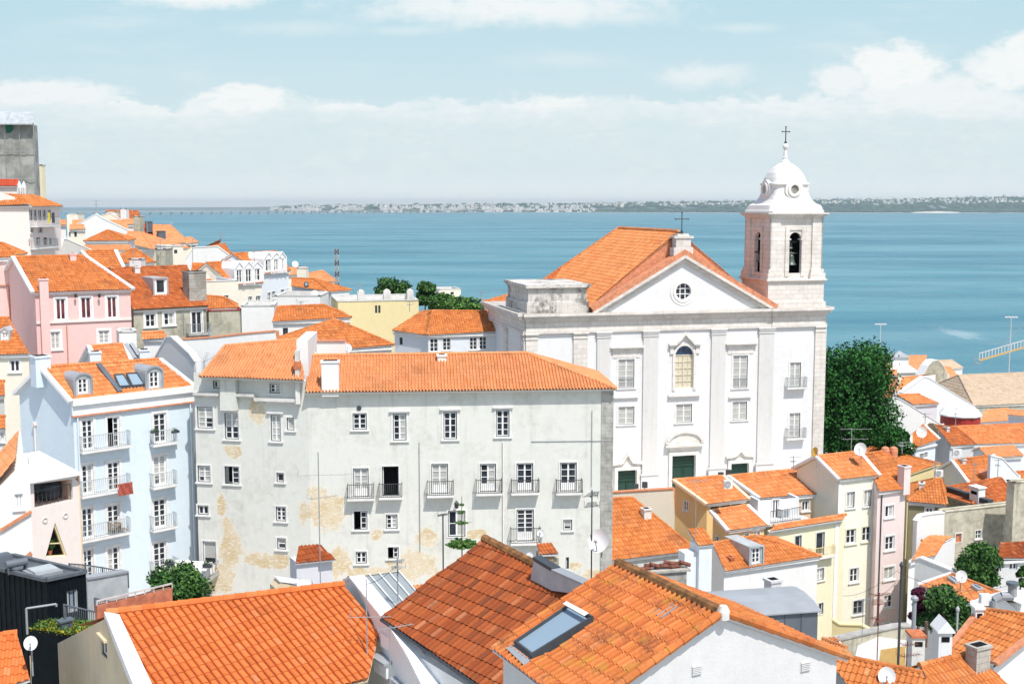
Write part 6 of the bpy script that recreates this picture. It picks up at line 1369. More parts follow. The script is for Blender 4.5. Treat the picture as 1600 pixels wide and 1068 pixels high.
def roofterrace():
    a = at((1188, 781), 92.8); b = hz((1245, 777), a.z); f = Face(a, b); root = thing('terrace_room', 'white roof terrace room with a glazed door above the cream row house', 'extension', f.pt(f.L/2, -6, -1)); r = f.rect(1207, 780, 1217, 813)
    window(root, f, (r[0], r[1], r[2], r[3]), 'rdark', leaves=2, outer='white'); m = MB(); wall(m, f, [(0, -3), (f.L, -3), (f.L, 0), (0, 0)], [rh(r)]); m.box(f, f.L-.02, f.L+.2, -3, .02, -1.5, 0); m.box(f, -.2, 0, -3, .02, -1.5, 0); m.build('wall', 'wall_bluewhite', root)
    e = at((1203, 817), 91.4); g = hz((1251, 810), e.z); ff = Face(e, g); railing(ff, 0, ff.L, 0, .95, .05, 'ironwork', root, .16, False)
    m = MB(); m.box(ff, -1.2, ff.L+.8, -.25, -.02, -2.4, .02); m.build('deck', 'pale_stone', root)
    o = ff.pt(ff.L*.72, 0, -.9); t = thing('terrace_table', 'white garden table on the roof terrace', 'table', o); q = MB(); q.box(Face(o, o+ff.U), -.5, .5, .7, .75, -.35, .35); q.build('top', 'white', t)
    for sx in (-.4, .4):
        for sy in (-.28, .28): q = MB(); oo = Face(o, o+ff.U); q.bar(oo.pt(sx, 0, sy), oo.pt(sx, .7, sy), .05); q.build('leg', 'white', t)
roofterrace()
F('ochre_house', 'ochre house with an orange roof over a dark clerestory strip, in front of the church', (1106, 788), (1169, 780), (1053, 750), (1128, 744), dA=90.5, dB=92, slope=26, wm='wall_ochre', rm='tile_bright', zb=-36, soffit='white', back='w', verge='wall_peach',
  wins=[(1110, 790, 1124, 796, 'fardark'), (1126, 788, 1141, 794, 'fardark'), (1143, 786, 1157, 792, 'fardark')], lw=[(1069, 783, 1075, 797, 'far')])
F('lower_ochre_house', 'lower ochre house with an orange roof just under the clerestory strip', (1139, 829), (1200, 821), (1112, 798), (1166, 790), dA=86.8, dB=88.4, slope=26, wm='wall_ochre', rm='tile_bright', zb=-36, soffit='white', back='w', verge='white',
  wins=[(1163, 833, 1170, 841, 'far', dict(rows=1)), (1182, 830, 1187, 838, 'far', dict(rows=1))], lw=[(1118, 838, 1124, 847, 'far', dict(rows=1))])
RLH = F('big_roof_house', 'house with a large worn orange roof beside the stone corner of the tenement', (930, 879), (1089, 860), (932, 781), (988, 778), dA=82.5, dB=85.6, slope=30, ends='gh', wm='wall_grey', rm='tile_orange', zb=-36, soffit='white', wins=[(1056, 876, 1064, 884, 'plain', dict(rows=1)), (968, 882, 976, 890, 'fardark')])
partywall('cream_wall', 'cream wall with an orange coping below the church doors', [(955, 770), (1052, 764), (1056, 850)], 98, 97, 'wall_cream', zb=-34, cope='orange_band')
WHH = F('white_dormer_house', 'white house with an orange hipped roof and one grey dormer, below the ochre houses', (1133, 893), (1284, 869), (1113, 849), (1180, 838), dA=79.5, dB=82.8, slope=26, ends='gh', wm='wall_white', rm='tile_orange', zb=-36, soffit='white', oh=.3)
dormer(WHH, 1171, 853, 1192, 883, 'zinc', 'flat', roofm='pale_zinc', face='pale_zinc', win=dict(rows=3), margin=.18)
chimney(WHH, 1199, 905, 1219, 931, d=60, m='wall_greywhite', depth=.6, cap='white', sink=6, root=WHH.root)
t = thing('white_flue_tower', 'tall white flue block with a small tiled cap, left of the white dormer house', 'chimney', at((1102, 917), 78))
f = Face(at((1091, 880), 78), at((1113, 880), 78.3)); q = f.rect(1092, 852, 1112, 917); m = MB(); m.box(f, q[0], q[2], q[1]-4, q[3], -1.4, 0); m.box(f, q[0]-.9, q[0]-.003, q[1]-4, q[3]-.5, -1.3, -.3); m.build('shaft', 'wall_bluewhite', t)
tiles(t, [f.pt(q[0]-.15, q[3]+.05, .15), f.pt(q[2]+.1, q[3]+.05, .15), f.pt(q[2]+.1, q[3]+.75, -1.5), f.pt(q[0]-.15, q[3]+.75, -1.5)], 'tile_orange')
# ================================================================== lower right: jumble of roofs
def yellow_gable():
    a, b = at((1418, 760), 115), at((1504, 760), 118.5); f = Face(V((a.x, a.y, 0)), V((b.x, b.y, 0))); root = thing('yellow_gable_house', 'yellow gabled house with an air conditioner, right of the huge dark tree', 'house', f.pt(f.L/2, -42)); U = f.uv; r = f.rect(1486, 744, 1493, 753)
    window(root, f, r, 'far', rows=1); L, Rr, T = U((1419, 741)), U((1504, 739)), U((1466, 725)); m = MB(); wall(m, f, [(0, -42), (f.L, -42), (f.L, Rr[1]), T, (0, L[1])], [rh(r)])
    for u in (0, f.L): q = Face(f.pt(u, 0, -9), f.pt(u, 0)) if u == 0 else Face(f.pt(u, 0), f.pt(u, 0, -9)); wall(m, q, [(0, -42), (9, -42), (9, L[1]-.1), (0, L[1]-.1)])
    m.build('wall', 'wall_mustard', root); e = .25; d = (T[1]-L[1])/(T[0]-L[0]+1e-6); d2 = (T[1]-Rr[1])/(Rr[0]-T[0])
    P = lambda u, v, n_: f.pt(u, v+.05, n_)
    t = tiles(root, [P(L[0]-.4, L[1]-.4*d, -9.2), P(L[0]-.4, L[1]-.4*d, .15), P(T[0], T[1], .15), P(T[0], T[1], -9.2)], 'tile_orange', soffit='wall_mustard'); tiles(root, [P(Rr[0]+.3, Rr[1]-.3*d2, .15), P(Rr[0]+.3, Rr[1]-.3*d2, -9.2), P(T[0], T[1], -9.2), P(T[0], T[1], .15)], 'tile_orange', soffit='wall_mustard'); ridge(t, P(T[0], T[1], .15), P(T[0], T[1], -9.2), 'tile_orange')
yellow_gable()
OLV = F('olive_wall_house', 'house with a low orange hipped roof over an olive wall', (1418, 783), (1480, 789), (1462, 748), (1470, 748), dA=104, dB=103, slope=24, ends='hh', wm='wall_olive', rm='tile_orange', zb=-42, wins=[(1446, 793, 1458, 801, 'plain', dict(rows=1))])
SHB = F('dormer_roof_house', 'house with a steep orange roof and tiny dormer, right of the yellow gabled house', (1517, 757), (1579, 747), (1489, 720), (1550, 711), dA=112, dB=114, slope=30, wm='wall_white', rm='tile_orange', verge='white', zb=-42)
dormer(SHB, 1541, 736, 1556, 751, 'tile_orange' if 0 else 'orange_band', 'gable', roofm='orange_band', face='white', win=dict(rows=1, leaves=1))
partywall('white_step_gable', 'white gable side at the right edge beside the steep dormer roof', [(1548, 712), (1566, 716), (1592, 744), (1594, 756)], 112, 113, 'wall_bluewhite', zb=-42, cat='gable wall')
F('orange_corner_house', 'small orange roof behind the white gable side at the right edge', (1580, 756), (1640, 752), (1578, 738), (1640, 734), dA=120, dB=121, slope=26, wm='wall_white', rm='tile_orange', zb=-42)
F('blue_white_cottage', 'blue-white cottage with a low lean-to roof below a wooden gable', (1424, 702), (1467, 686), (1424, 681), (1443, 664), dA=127, dB=130, slope=26, back='w', wm='wall_bluewhite', rm='tile_orange', verge='white', zb=-44, wins=[(1437, 708, 1443, 717, 'far', dict(rows=1)), (1444, 706, 1449, 715, 'far', dict(rows=1))])
WGH = F('wood_gable_house', 'house with an orange roof, a weathered board gable and a pale wall', (1486, 696), (1526, 694), (1461, 664), (1494, 668), dA=131, dB=132.5, slope=30, ends='gh', wm='wall_greywhite', rm='tile_rust', zb=-44)
f = Face(at((1439, 682), 133), at((1467, 682), 132)); m = MB(); m.prism(f, [f.uv((1441, 684)), f.uv((1466, 684)), f.uv((1466, 672)), f.uv((1458, 661)), f.uv((1451, 661)), f.uv((1441, 674))], -.3, 0)
for k in range(8): u = lerp(f.uv((1442, 680))[0], f.uv((1465, 680))[0], k/7); m.box(f, u-.03, u+.03, f.uv((1450, 684))[1], f.uv((1450, 666))[1], .003, .04)
m.build('board_gable', 'wood', WGH.root)
acunit(1495, 712, 129.5, .95, .75, V((1, 0, 0)), 'white air conditioner on the pale wall of the house with the board gable'); acunit(1466, 744, 114.5, .8, .65, V((1, .1, 0)), 'white air conditioner on the gable of the yellow house')
dish(1440, 675, 127, .55, (-.2, -.9, .3), label='white satellite dish in front of the weathered board gable')
PYR = F('pyramid_house', 'house with a worn orange pyramid roof behind the long stone wall', (1518, 788), (1592, 781), (1561, 747), (1564, 747), dA=105, dB=107, slope=26, ends='hh', wm='stone_rubble', rm='tile_rust', zb=-42)
STW = flatblock('stone_building', 'old bare stone building with three small windows, above the round bushy tree', (1474, 800), (1640, 776), 98, 102, L=.9, wm='wall_stucco', zb=-44, parapet=.1, cope='wall_stucco', cat='house', wins=[(1493, 833, 1502, 847, 'hole', dict(name='window', glass='orange_band', open=0, outer='orange_band', bar='orange_band', rows=1, sur=.08)), (1524, 828, 1533, 841, 'far', dict(sur=.06)), (1569, 816, 1579, 831, 'far', dict(sur=.12, surm='pale_stone', rows=3))])
flatblock('rough_tower', 'rough stone corner tower at the right edge above the old stone building', (1585, 754), (1640, 752), 97, 98, L=.9, wm='wall_stucco', zb=-42, parapet=.1, cope='wall_stucco')
partywall('white_round_wall', 'white stained wall with a rounded left end, left of the old stone building', [(1433, 815), (1440, 806), (1455, 803), (1476, 801)], 96, 97.5, 'wall_white', zb=-42)
def slantwall():
    a = at((1479, 762), 109); b = at((1545, 786), 104); root = thing('slanted_parapet_house', 'house with a long slanting dark parapet and a little white chimney', 'house', (a+b)/2-Z*14); f = Face(V((a.x, a.y, 0)), V((b.x, b.y, 0))); P = [f.uv(p) for p in ((1479, 768), (1479, 800), (1545, 800), (1545, 789))]
    m = MB(); m.prism(f, [(P[1][0], -36), (P[2][0], -36), P[3], P[0]], -1.2, 0); m.build('wall', 'wall_cream', root); m = MB(); q = [f.uv(p) for p in ((1479, 760), (1479, 767.5), (1545, 788.5), (1545, 781))]; m.prism(f, [q[1], q[2], q[3], q[0]], -.5, .06); m.build('parapet', 'charcoal', root)
    m = MB(); r = f.rect(1517, 761, 1531, 779); m.box(f, r[0], r[2], r[1]-.3, r[3], -.6, .15); m.box(f, r[0]-.1, r[2]+.1, r[3], r[3]+.1, -.7, .25); m.box(f, r[0]+.2, r[2]-.2, r[3]-.6, r[3]-.3, .152, .17, 1); m.build('chimney', ['white', 'interior_shade'], root)
slantwall()
F('small_orange_house', 'small house with a bright orange roof tight against the stained white wall', (1424, 876), (1462, 868), (1440, 845), (1476, 846), dA=90, dB=92, slope=26, wm='wall_white', rm='tile_bright', zb=-42)
partywall('white_garden_gable', 'white sloping gable wall left of the round bushy tree', [(1428, 912), (1430, 874), (1438, 872), (1490, 893), (1494, 912)], 86, 84, 'wall_white', zb=-42, cat='gable wall')
SKH = F('two_skylight_house', 'house with a low orange roof with two small skylights beside the bougainvillea', (1436, 914), (1514, 942), (1488, 897), (1563, 927), dA=80, dB=74, slope=20, wm='wall_white', rm='tile_bright', verge='white', zb=-42)
skylight(SKH, [(1482, 905), (1488, 904), (1499, 911), (1493, 913)], 'pale_zinc'); skylight(SKH, [(1519, 918), (1525, 917), (1536, 923), (1530, 925)], 'pale_zinc')
flatblock('white_wall_house', 'white low house at the right edge behind the big grey duct', (1500, 949), (1640, 944), 73.5, 75, L=2, wm='wall_white', zb=-42, parapet=.15, rm='awning')
F('corner_window_house', 'pale house at the right edge with a weathered red roof and one dark window', (1556, 872), (1640, 872), (1562, 850), (1640, 846), dA=90, dB=91, slope=24, wm='wall_greywhite', rm='tile_dark', zb=-42, wins=[(1577, 874, 1590, 890, 'plain', dict(rows=1, outer='grey_iron', sur=0))])
# far houses near the quay
F('quay_hip_house', 'large house with a faded hipped roof and a white roof lantern at the quay', (1352, 579), (1446, 578), (1392, 556), (1448, 555), dA=300, dB=302, slope=26, ends='hg', wm='wall_cream', rm='tile_pale', zb=-72)
def lantern():
    c = at((1407.5, 565), 296); f = Face(c-V((1.9, 0, 0)), c+V((1.9, 0, 0))); root = thing('roof_lantern', 'white boxy roof lantern with a grey pyramid cap on the quay house', 'roof lantern', c); m = MB(); m.box(f, 0, 3.8, -1, 1.1, -3, 0); m.build('wall', 'white', root)
    m = MB(); a, b, d, e, t = f.pt(-.4, 1.1, .4), f.pt(4.2, 1.1, .4), f.pt(4.2, 1.1, -3.4), f.pt(-.4, 1.1, -3.4), f.pt(1.9, 2.6, -1.5)
    for p, q in ((a, b), (b, d), (d, e), (e, a)): m.poly([p, q, t])
    m.poly([a, b, d, e]); m.build('cap', 'zinc', root)
lantern()
F('quay_end_house', 'house with a faded red roof at the right end of the quay', (1480, 578), (1506, 574), (1466, 563), (1488, 562), dA=290, dB=294, slope=26, wm='wall_white', rm='tile_faded', zb=-72)
F('quay_slope_house', 'house with a narrow red slope behind the big stone gable', (1468, 604), (1500, 590), (1462, 570), (1487, 575), dA=250, dB=256, slope=30, wm='wall_cream', rm='tile_pale', zb=-66)
partywall('stone_gable', 'broad pale stone gable with chamfered shoulders near the quay', [(1440, 600), (1441, 588), (1450, 572), (1457, 564), (1466, 563), (1474, 572), (1480, 586), (1481, 604)], 226, 228, 'wall_stucco', t=2, zb=-62, cat='gable wall')
F('pink_wall_house', 'small pink-walled house with an orange roof near the dark tree', (1383, 586), (1402, 586), (1384, 578), (1402, 578), dA=206, dB=207, slope=24, wm='orange_band', rm='tile_pale', zb=-56)
F('tree_side_house', 'house with a little orange roof right beside the top of the dark tree', (1356, 594), (1384, 592), (1360, 578), (1380, 577), dA=214, dB=215, slope=28, ends='gh', wm='wall_rose', rm='tile_bright', zb=-56)
F('white_cap_house', 'low house with a white hipped roof in front of the quay house', (1394, 583), (1436, 582), (1406, 572), (1420, 571), dA=240, dB=241, slope=22, ends='hh', wm='wall_cream', rm='awning', zb=-60, cornice=False)
F('orange_fan_house', 'house with an orange roof fanning down left of the long white gable', (1398, 614), (1420, 608), (1410, 590), (1441, 587), dA=186, dB=190, slope=28, wm='wall_white', rm='tile_bright', zb=-52)
partywall('long_white_gable', 'very long plain white gable wall descending to the right', [(1404, 640), (1408, 614), (1444, 589), (1452, 591), (1522, 634), (1530, 650), (1532, 664)], 170, 173, 'wall_white', t=1, zb=-50, cat='gable wall')
F('tan_roof_warehouse', 'warehouse with a huge faded tan roof and a stained wall near the quay', (1522, 634), (1660, 628), (1498, 586), (1660, 580), dA=205, dB=208, slope=24, ends='hg', wm='wall_old', rm='tile_faded', zb=-60, ridgem='tile_faded', soffit='wall_stucco')
F('small_eave_house', 'white house with an orange roof with a toothed eave over a pale lilac wall', (1427, 632), (1468, 630), (1402, 617), (1437, 616), dA=150, dB=151.5, slope=24, wm='wall_lavender', rm='tile_bright', zb=-48)
partywall('white_tree_gable', 'white pointed gable wall against the dark tree', [(1380, 690), (1386, 640), (1402, 622), (1410, 626), (1472, 664), (1476, 690)], 138, 140, 'wall_white', t=.8, zb=-46, cat='gable wall')
def kiosk():
    c = at((1500, 662), 158); root = thing('red_drum_pavilion', 'round red pavilion with a white conical roof among the orange roofs', 'pavilion', c-Z*4); m = MB(); m.lathe(c-Z*4, [(2.5, 0), (2.5, 5.2)], 20); m.build('wall', 'red_paint', root); m = MB(); m.lathe(c+Z*1.2, [(2.75, 0), (2.8, .15), (2.2, .8), (1.3, 1.35), (.5, 1.7), (.05, 1.75)], 10); m.build('roof', 'awning', root)
kiosk()
F('lilac_wall_house', 'house with a pale orange roof and a lilac side at the right edge', (1520, 661), (1580, 657), (1540, 641), (1575, 638), dA=172, dB=174, slope=24, wm='wall_lavender', rm='tile_pale', zb=-52)
F('lilac_block', 'plain lilac block at the right edge above the long orange roof', (1574, 648), (1660, 656), (1574, 640), (1660, 648), dA=168, dB=164, slope=18, back='w', wm='wall_lavender', rm='tile_pale', zb=-52)
F('long_roof_house', 'long white house with a wide bright orange roof at the right edge', (1510, 694), (1660, 691), (1477, 667), (1660, 660), dA=142, dB=144, slope=22, wm='wall_white', rm='tile_bright', zb=-48)
F('white_shed_house', 'small white house with a tiny orange roof in front of the long orange roof', (1543, 716), (1600, 712), (1530, 700), (1585, 697), dA=126, dB=127, slope=20, wm='wall_bluewhite', rm='tile_pale', zb=-46)
# dark trees behind the row houses
tree('dark_tree', 'huge dense dark green tree filling the gap right of the church', 1330, 532, 730, 128, 190, 'leaf_pine', 110, 420, .17, 21, base=-36, shape=3)
tree('dark_bush', 'dark green bushy tree at the right foot of the huge tree', 1400, 668, 735, 122, 72, 'leaf_pine', 30, 340, .15, 22, base=-38)
tree('garden_tree', 'round bushy green tree in front of the old stone building', 1532, 852, 915, 84, 84, 'leaf_citrus', 32, 330, .12, 23, base=-38)
tree('bougainvillea', 'purple bougainvillea climbing beside the pale pink row house', 1436, 912, 1005, 71.5, 44, 'leaf_purple', 20, 240, .10, 24, base=-38, cat='shrub')
tree('fig_tree', 'dark green tree beside the bougainvillea', 1480, 912, 1004, 70, 86, 'leaf_green', 30, 330, .11, 25, base=-38)
tree('edge_shrub', 'green and rusty shrub at the right edge below the corner house', 1596, 880, 925, 80, 26, 'leaf_citrus', 8, 120, .14, 26, base=-38, cat='shrub')
def pine_column(px, py0, py1, d, wpx, seed): pass
# lamp masts and crane at the quay
for k, (px, y0, y1, d) in enumerate(((1374, 507, 566, 400), (1576, 496, 586, 360))):
    b = at((px, y1), d); t = at((px, y0), d); t.x = b.x; root = thing('lamp_mast', 'tall quay lamp mast with a cross-bar of lamps, '+('left one' if k == 0 else 'right one beside the crane'), 'lamp mast', b-Z*8, 'lamp masts on the quay'); m = MB(); m.tube(b-Z*8, t, .2, 8, .13); m.build('pole', 'steel', root)
    for j, u in enumerate((-1.5, -.5, .5, 1.5)): m = MB(); m.bar(t+V((u-.42, 0, .3)), t+V((u+.42, 0, .1)), .4, .25); m.build('lamp_head', 'white', root)
    m = MB(); m.bar(t+V((-1.9, 0, .0)), t+V((1.9, 0, 0)), .18); m.build('crossbar', 'steel', root)
def crane():
    a = at((1530, 563), 380); b = at((1640, 531), 378); root = thing('crane', 'yellow crane jib reaching in from the right over the water', 'crane', V((b.x, b.y, WZ))); n = 22; m = MB(); m.bar(a, b, .5, .5); m.build('lower_chord', 'crane_yellow', root); m = MB(); up = Z*2.3
    m.bar(a+up, b+up, .2); 
    for k in range(n+1): p = lerp(a, b, k/n); m.bar(p, p+up, .16)
    m.build('truss', 'limestone', root); m = MB(); m.bar(a+V((-1.2, 0, -.8)), a+V((.5, 0, -.8)), .9, .3)
    for u in (-1.6, .3): m.bar(a+V((u, 0, -.9)), a+V((u, 0, 1.2)), .18)
    m.bar(a+V((-1.6, 0, .6)), a+V((.3, 0, .6)), .15); m.build('basket', 'grey_iron', root)
    m = MB(); p = V((b.x+1, b.y, WZ)); m.tube(p, b+Z*4, 1.2, 8); m.build('tower', 'crane_yellow', root); m = MB(); m.tube(b+Z*14, lerp(a, b, .3)+up, .1, 5); m.build('cable', 'grey_iron', root)
crane()
def boat(px, py, wpx, label):
    p = hz((px, py), WZ+.4); s = p.y/FPX*wpx; root = thing('sailing_boat', label, 'boat', p, 'boats on the river'); m = MB(); f = Face(p-V((s/2, 0, 0)), p+V((s/2, 0, 0))); m.prism(f, [(0, .9), (s*.1, -.4), (s*.85, -.4), (s, 1.1)], -s*.25, 0); m.build('hull', 'white', root); m = MB(); m.tube(f.pt(s*.45, .9, -s*.12), f.pt(s*.45, s*1.2, -s*.12), .15, 5); m.build('mast', 'steel', root)
boat(268, 349, 7, 'small white boat on the river just right of the bridge end')
# ================================================================== foreground roofs
def vdir(h, pa, pb):
    a, b = onplane(pa, h.o, h.n), onplane(pb, h.o, h.n); v = (b-a).normalized(); return v.cross(h.n).normalized()
# --- orange roof, bottom left
def left_front():
    r1 = at((166, 962), 40); r2 = hz((537, 917), r1.z); v1 = at((229, 1068), 37.4); n = (r2-r1).cross(v1-r1).normalized()
    if n.z < 0: n = -n
    h = House(); h.o, h.n = r1, n; P = lambda x, y: onplane((x, y), r1, n); h.e = (r2-r1).normalized(); h.k = V((-h.e.y, h.e.x, 0))
    root = thing('front_left_house', 'beige house with a large clean orange roof and a white gable edge, bottom left', 'house', (r1.x+2, 38, -26)); h.root = root
    A = P(262, 1140); poly = [A, P(575, 1062), P(593, 987), P(537, 917), P(180, 963)]
    h.roof = tiles(root, poly, 'tile_near', tw=.245, tl=.40, amp=.075, prof='groove', udir=vdir(h, (420, 1000), (370, 938)), soffit='wall_beige', lift=.032, sag=.01)
    ridge(h.roof, r1+Z*.02, r2+Z*.02, 'tile_near', .15, seg=.38, lift=.1)
    # white gable coping and beige gable wall
    m = MB(); c = [P(163, 962), P(186, 966), P(234, 1068), P(265, 1135), P(236, 1135), P(205, 1068)]
    i = n*.2; lo = [p-n*.15 for p in c]; hi = [p+i for p in c]; tri = tessellate_polygon([[V((p.x, p.y, 0)) for p in c]]); m.tris(hi, tri)
    for k in range(6): m.poly([lo[k], lo[(k+1) % 6], hi[(k+1) % 6], hi[k]])
    m.build('verge', 'white', root)
    g0 = P(163, 963); g1 = P(236, 1135); f = Face(V((g0.x, g0.y, 0)), V((g1.x, g1.y, 0))); U = f.uv; wr = f.rect(158, 1001, 167, 1025); window(root, f, wr, 'small', sur=0, sill=0, depth=.25)
    ol = [(U((48, 1060))[0], -26), (U((236, 1120))[0], -26), (U((236, 1135))[0], U((236, 1135))[1]-.1), (0, g0.z-.08), U((48, 1026))]
    m = MB(); wall(m, f, ol, [rh(wr)], .25); e = f.shift(u=ol[0][0]); q = Face(e.pt(0, 0, -8), e.pt(0, 0)); wall(m, q, [(0, -26), (8, -26), (8, ol[4][1]), (0, ol[4][1])])
    m.build('wall', 'wall_beige', root); m = MB(); m.box(f, wr[0]-.15, wr[2]+.1, wr[3]+.08, wr[3]+.16, .004, .12); m.build('window_ledge', 'wall_beige', root)
    b = MB(); p0, p1 = P(575, 1062), P(593, 987); k = -h.k
    ff = Face(P(262, 1140)+h.k*.3, P(575, 1062)+h.k*.3); wall(b, ff, [(0, -14), (ff.L, -14), (ff.L, -.15), (0, -.15)]); f2 = Face(ff.pt(ff.L, 0), ff.pt(ff.L, 0)+(r2-P(593, 987))*1.2); wall(b, f2, [(0, -14), (f2.L, -14), (f2.L, .3), (0, -.1)]); b.build('wall', 'wall_white', root)
    bs = MB(); a2, b2 = r1, r2; d = (P(180, 963)-A); dd = V((-A.x+P(180, 963).x, -A.y+P(180, 963).y, 0)).normalized()*4.2; bs.poly([r1, r2, r2+dd-Z*1.6, r1+dd-Z*1.6]); bs.build('back_slope', 'tile_near', root)
    # brown fascia with bar behind the ridge
    fs = MB(); a, b_ = at((152, 950), 41.6), at((270, 944), 43.6); a.z = b_.z = at((152, 946), 41.6).z; fa = Face(a, b_); fs.box(fa, 0, fa.L, -2, 0, -.2, 0); fs.build('brick_parapet', 'brick_band', root); r = MB(); r.bar(fa.pt(0, .18, 0), fa.pt(fa.L, .18, 0), .05)
    for k in range(9): r.bar(fa.pt(fa.L*k/8, 0, 0), fa.pt(fa.L*k/8, .18, 0), .03)
    r.build('railing', 'steel', root)
left_front()
# --- dark red roof in the centre
DRF = house('front_centre_house', 'white house with a weathered dark red tiled roof and moss on its ridge, bottom centre', (596, 965), (790, 1098), (757, 843), (935, 934), dR=42.5, dRB=37.0, slope=27, ends='gg', wm='wall_greywhite', rm='tile_dark', zb=-26, tw=.23, tl=.46, amp=.05, prof='lusa', ridgem='mossy_ridge', soffit='wall_white', capr=.17, oh=.35, cornice=False)
h = DRF; m = MB(); m.tube(h.a+Z*-.05, h.b-Z*.05, .07, 8); m.build('gutter', 'charcoal', h.root); m = MB(); m.box(h.front, -.3, h.front.L+.1, -.75, -.28, .004, .3); m.box(h.front, -.2, h.front.L+.1, -1.0, -.753, .004, .14); m.build('cornice', 'white', h.root)
for (x0, y0, x1, y1) in ((606, 1022, 637, 1052), (636, 1060, 671, 1090)):
    q = h.front.rect(x0, y0, x1, y1); m = MB(); m.box(h.front, q[0], q[0]+.9, q[1], q[1]+.5, .004, .55); m.box(h.front, q[0]-.08, q[0]+.98, q[1]+.5, q[1]+.58, .004, .68, 1); m.build('window_canopy', ['white', 'zinc'], h.root)
def zinc_parapet():
    P = [at(p, d) for p, d in (((829, 904), 39.0), ((834, 874), 39.0))]; a = at((832, 890), 39.0); b = at((917, 916), 36.5); f = Face(V((a.x, a.y, 0)), V((b.x, b.y, 0))); root = thing('zinc_parapet', 'grey metal-clad parapet with a black cap cutting into the dark red roof', 'parapet', f.pt(1, a.z-1)); m = MB()
    ol = [f.uv(p) for p in ((829, 905), (862, 922), (920, 930), (922, 917), (868, 893), (834, 874))]; m.prism(f, ol, -.25, 0); m.build('cladding', 'pale_zinc', root); m = MB(); c = f.uv((835, 873)); d = f.uv((865, 891)); m.bar(f.pt(*c, -.1)+Z*.03, f.pt(*d, -.1)+Z*.03, .34, .12); m.build('cap', 'charcoal', root)
    m = MB(); d2 = f.uv((921, 916)); m.bar(f.pt(*d, -.1)+Z*.03, f.pt(*d2, -.1)+Z*.03, .4, .06); m.build('coping', 'zinc', root)
zinc_parapet()
# --- orange roof with the roof window, bottom right
BRF = house('front_right_house', 'house with a mossy orange roof, a long roof window and a big pale gable', (768, 1013), (905, 1118), (966, 882), (1130, 960), dR=34, slope=24, ends='gg', wm='wall_greywhite', rm='tile_mossy', zb=-26, tw=.215, tl=.42, amp=.085, prof='barrel', ridgem='mossy_ridge', soffit='wall_greywhite', capr=.17, oh=.3, cornice=False)
h = BRF; P = lambda x, y: onplane((x, y), h.o, h.n)
skylight(h, [(808, 1014), (834, 1034), (928, 976), (893, 956)], 'charcoal', t=.07, lift=.23); m = MB(); c = [P(893, 957), P(928, 976), P(921, 981), P(887, 961)]; m.poly([p+h.n*.4 for p in c]); m.build('blind_box', 'limestone', h.roof)
m = MB(); c = [P(793, 1017), P(804, 1011), P(834, 1035), P(822, 1045)]; m.poly([p+h.n*.12 for p in c]); m.build('lead_apron', 'zinc', h.roof); skylight(h, [(1023, 961), (1034, 968), (1058, 952), (1047, 946)], 'zinc', 'roof_glass', lift=.08, t=.05, name='glass_tile')
for a, b in ((h.b, h.rb), (h.b2, h.rb)): ridge(h.roof, a+h.e*.0+Z*.02, b+Z*.02, 'tile_mossy', .12, 'verge_tile', .42, .06)
f = h.right; 
for x, y in ((1088, 1045), (1258, 1039)):
    q = f.rect(x-7, y-7, x+7, y+7); m = MB()
    for k in range(5): v = lerp(q[1], q[3], k/5); m.box(f, q[0], q[2], v, v+.03, .004, .05)
    m.box(f, q[0]-.02, q[2]+.02, q[1]-.02, q[3]+.02, .003, .012); m.build('vent_grille', 'wall_greywhite', h.root)
m = MB(); m.lathe(h.rb+Z*-.1, [(.16, 0), (.17, .2), (.1, .34)], 10); m.build('ridge_knob', 'chimney_plaster', h.root)
# --- grey metal clad block behind the ridge
def zincbox():
    a = at((1150, 963), 44); b = hz((1278, 954), a.z); f = Face(a, b); root = thing('metal_clad_block', 'dark grey metal-clad rooftop block with a pale rounded top behind the right ridge', 'rooftop block', f.pt(f.L/2, -10-a.z*0)); m = MB(); m.box(f, -1.5, f.L, -11, 0, -2.6, 0)
    for k in range(1, 5): u = f.L*k/5; m.box(f, u-.015, u+.015, -5, -.05, .003, .03)
    m.build('cladding', 'dark_zinc', root); m = MB(); prof = [(.12, 0), (.12, .05), (-.6, .22), (-1.4, .3), (-2.2, .26), (-2.7, .12), (-2.7, 0)]
    L0, L1 = -1.6, f.L+.1
    for (n0, v0), (n1, v1) in zip(prof, prof[1:]): m.poly([f.pt(L0, v0, n0), f.pt(L1, v0, n0), f.pt(L1, v1, n1), f.pt(L0, v1, n1)])
    m.poly([f.pt(L1, v, n_) for n_, v in prof]); m.poly([f.pt(L0, v, n_) for n_, v in prof]); m.build('roof', 'zinc', root)
zincbox()
# --- glazed canopy between the roofs
def canopy():
    o = at((544, 902), 50); q = at((623, 893), 52.5); r = at((600, 968), 45); n = (q-o).cross(r-o).normalized(); P = lambda x, y: onplane((x, y), o, n); c = [P(544, 902), P(623, 893), P(672, 950), P(600, 968)]
    root = thing('glass_canopy', 'sloping grey glass canopy with white bars between two tiled roofs', 'canopy', c[3]-Z*3); m = MB(); m.poly(c); m.poly([p-Z*.05 for p in c]); m.build('pane', 'roof_glass', root)
    for k in range(6): t = k/5; m = MB(); m.bar(lerp(c[0], c[1], t)+Z*.05, lerp(c[3], c[2], t)+Z*.05, .05, .06) ; m.build('glazing_bar', 'white' if k else 'green_door', root)
    for (s, t) in ((.3, .3), (.62, .62)): pass
    m = MB(); m.bar(c[0]+Z*-.2, c[3]-Z*.2, .12, .5); m.bar(c[0]-Z*.2, c[1]-Z*.2, .1, .4); m.build('frame', 'green_door', root)
canopy()
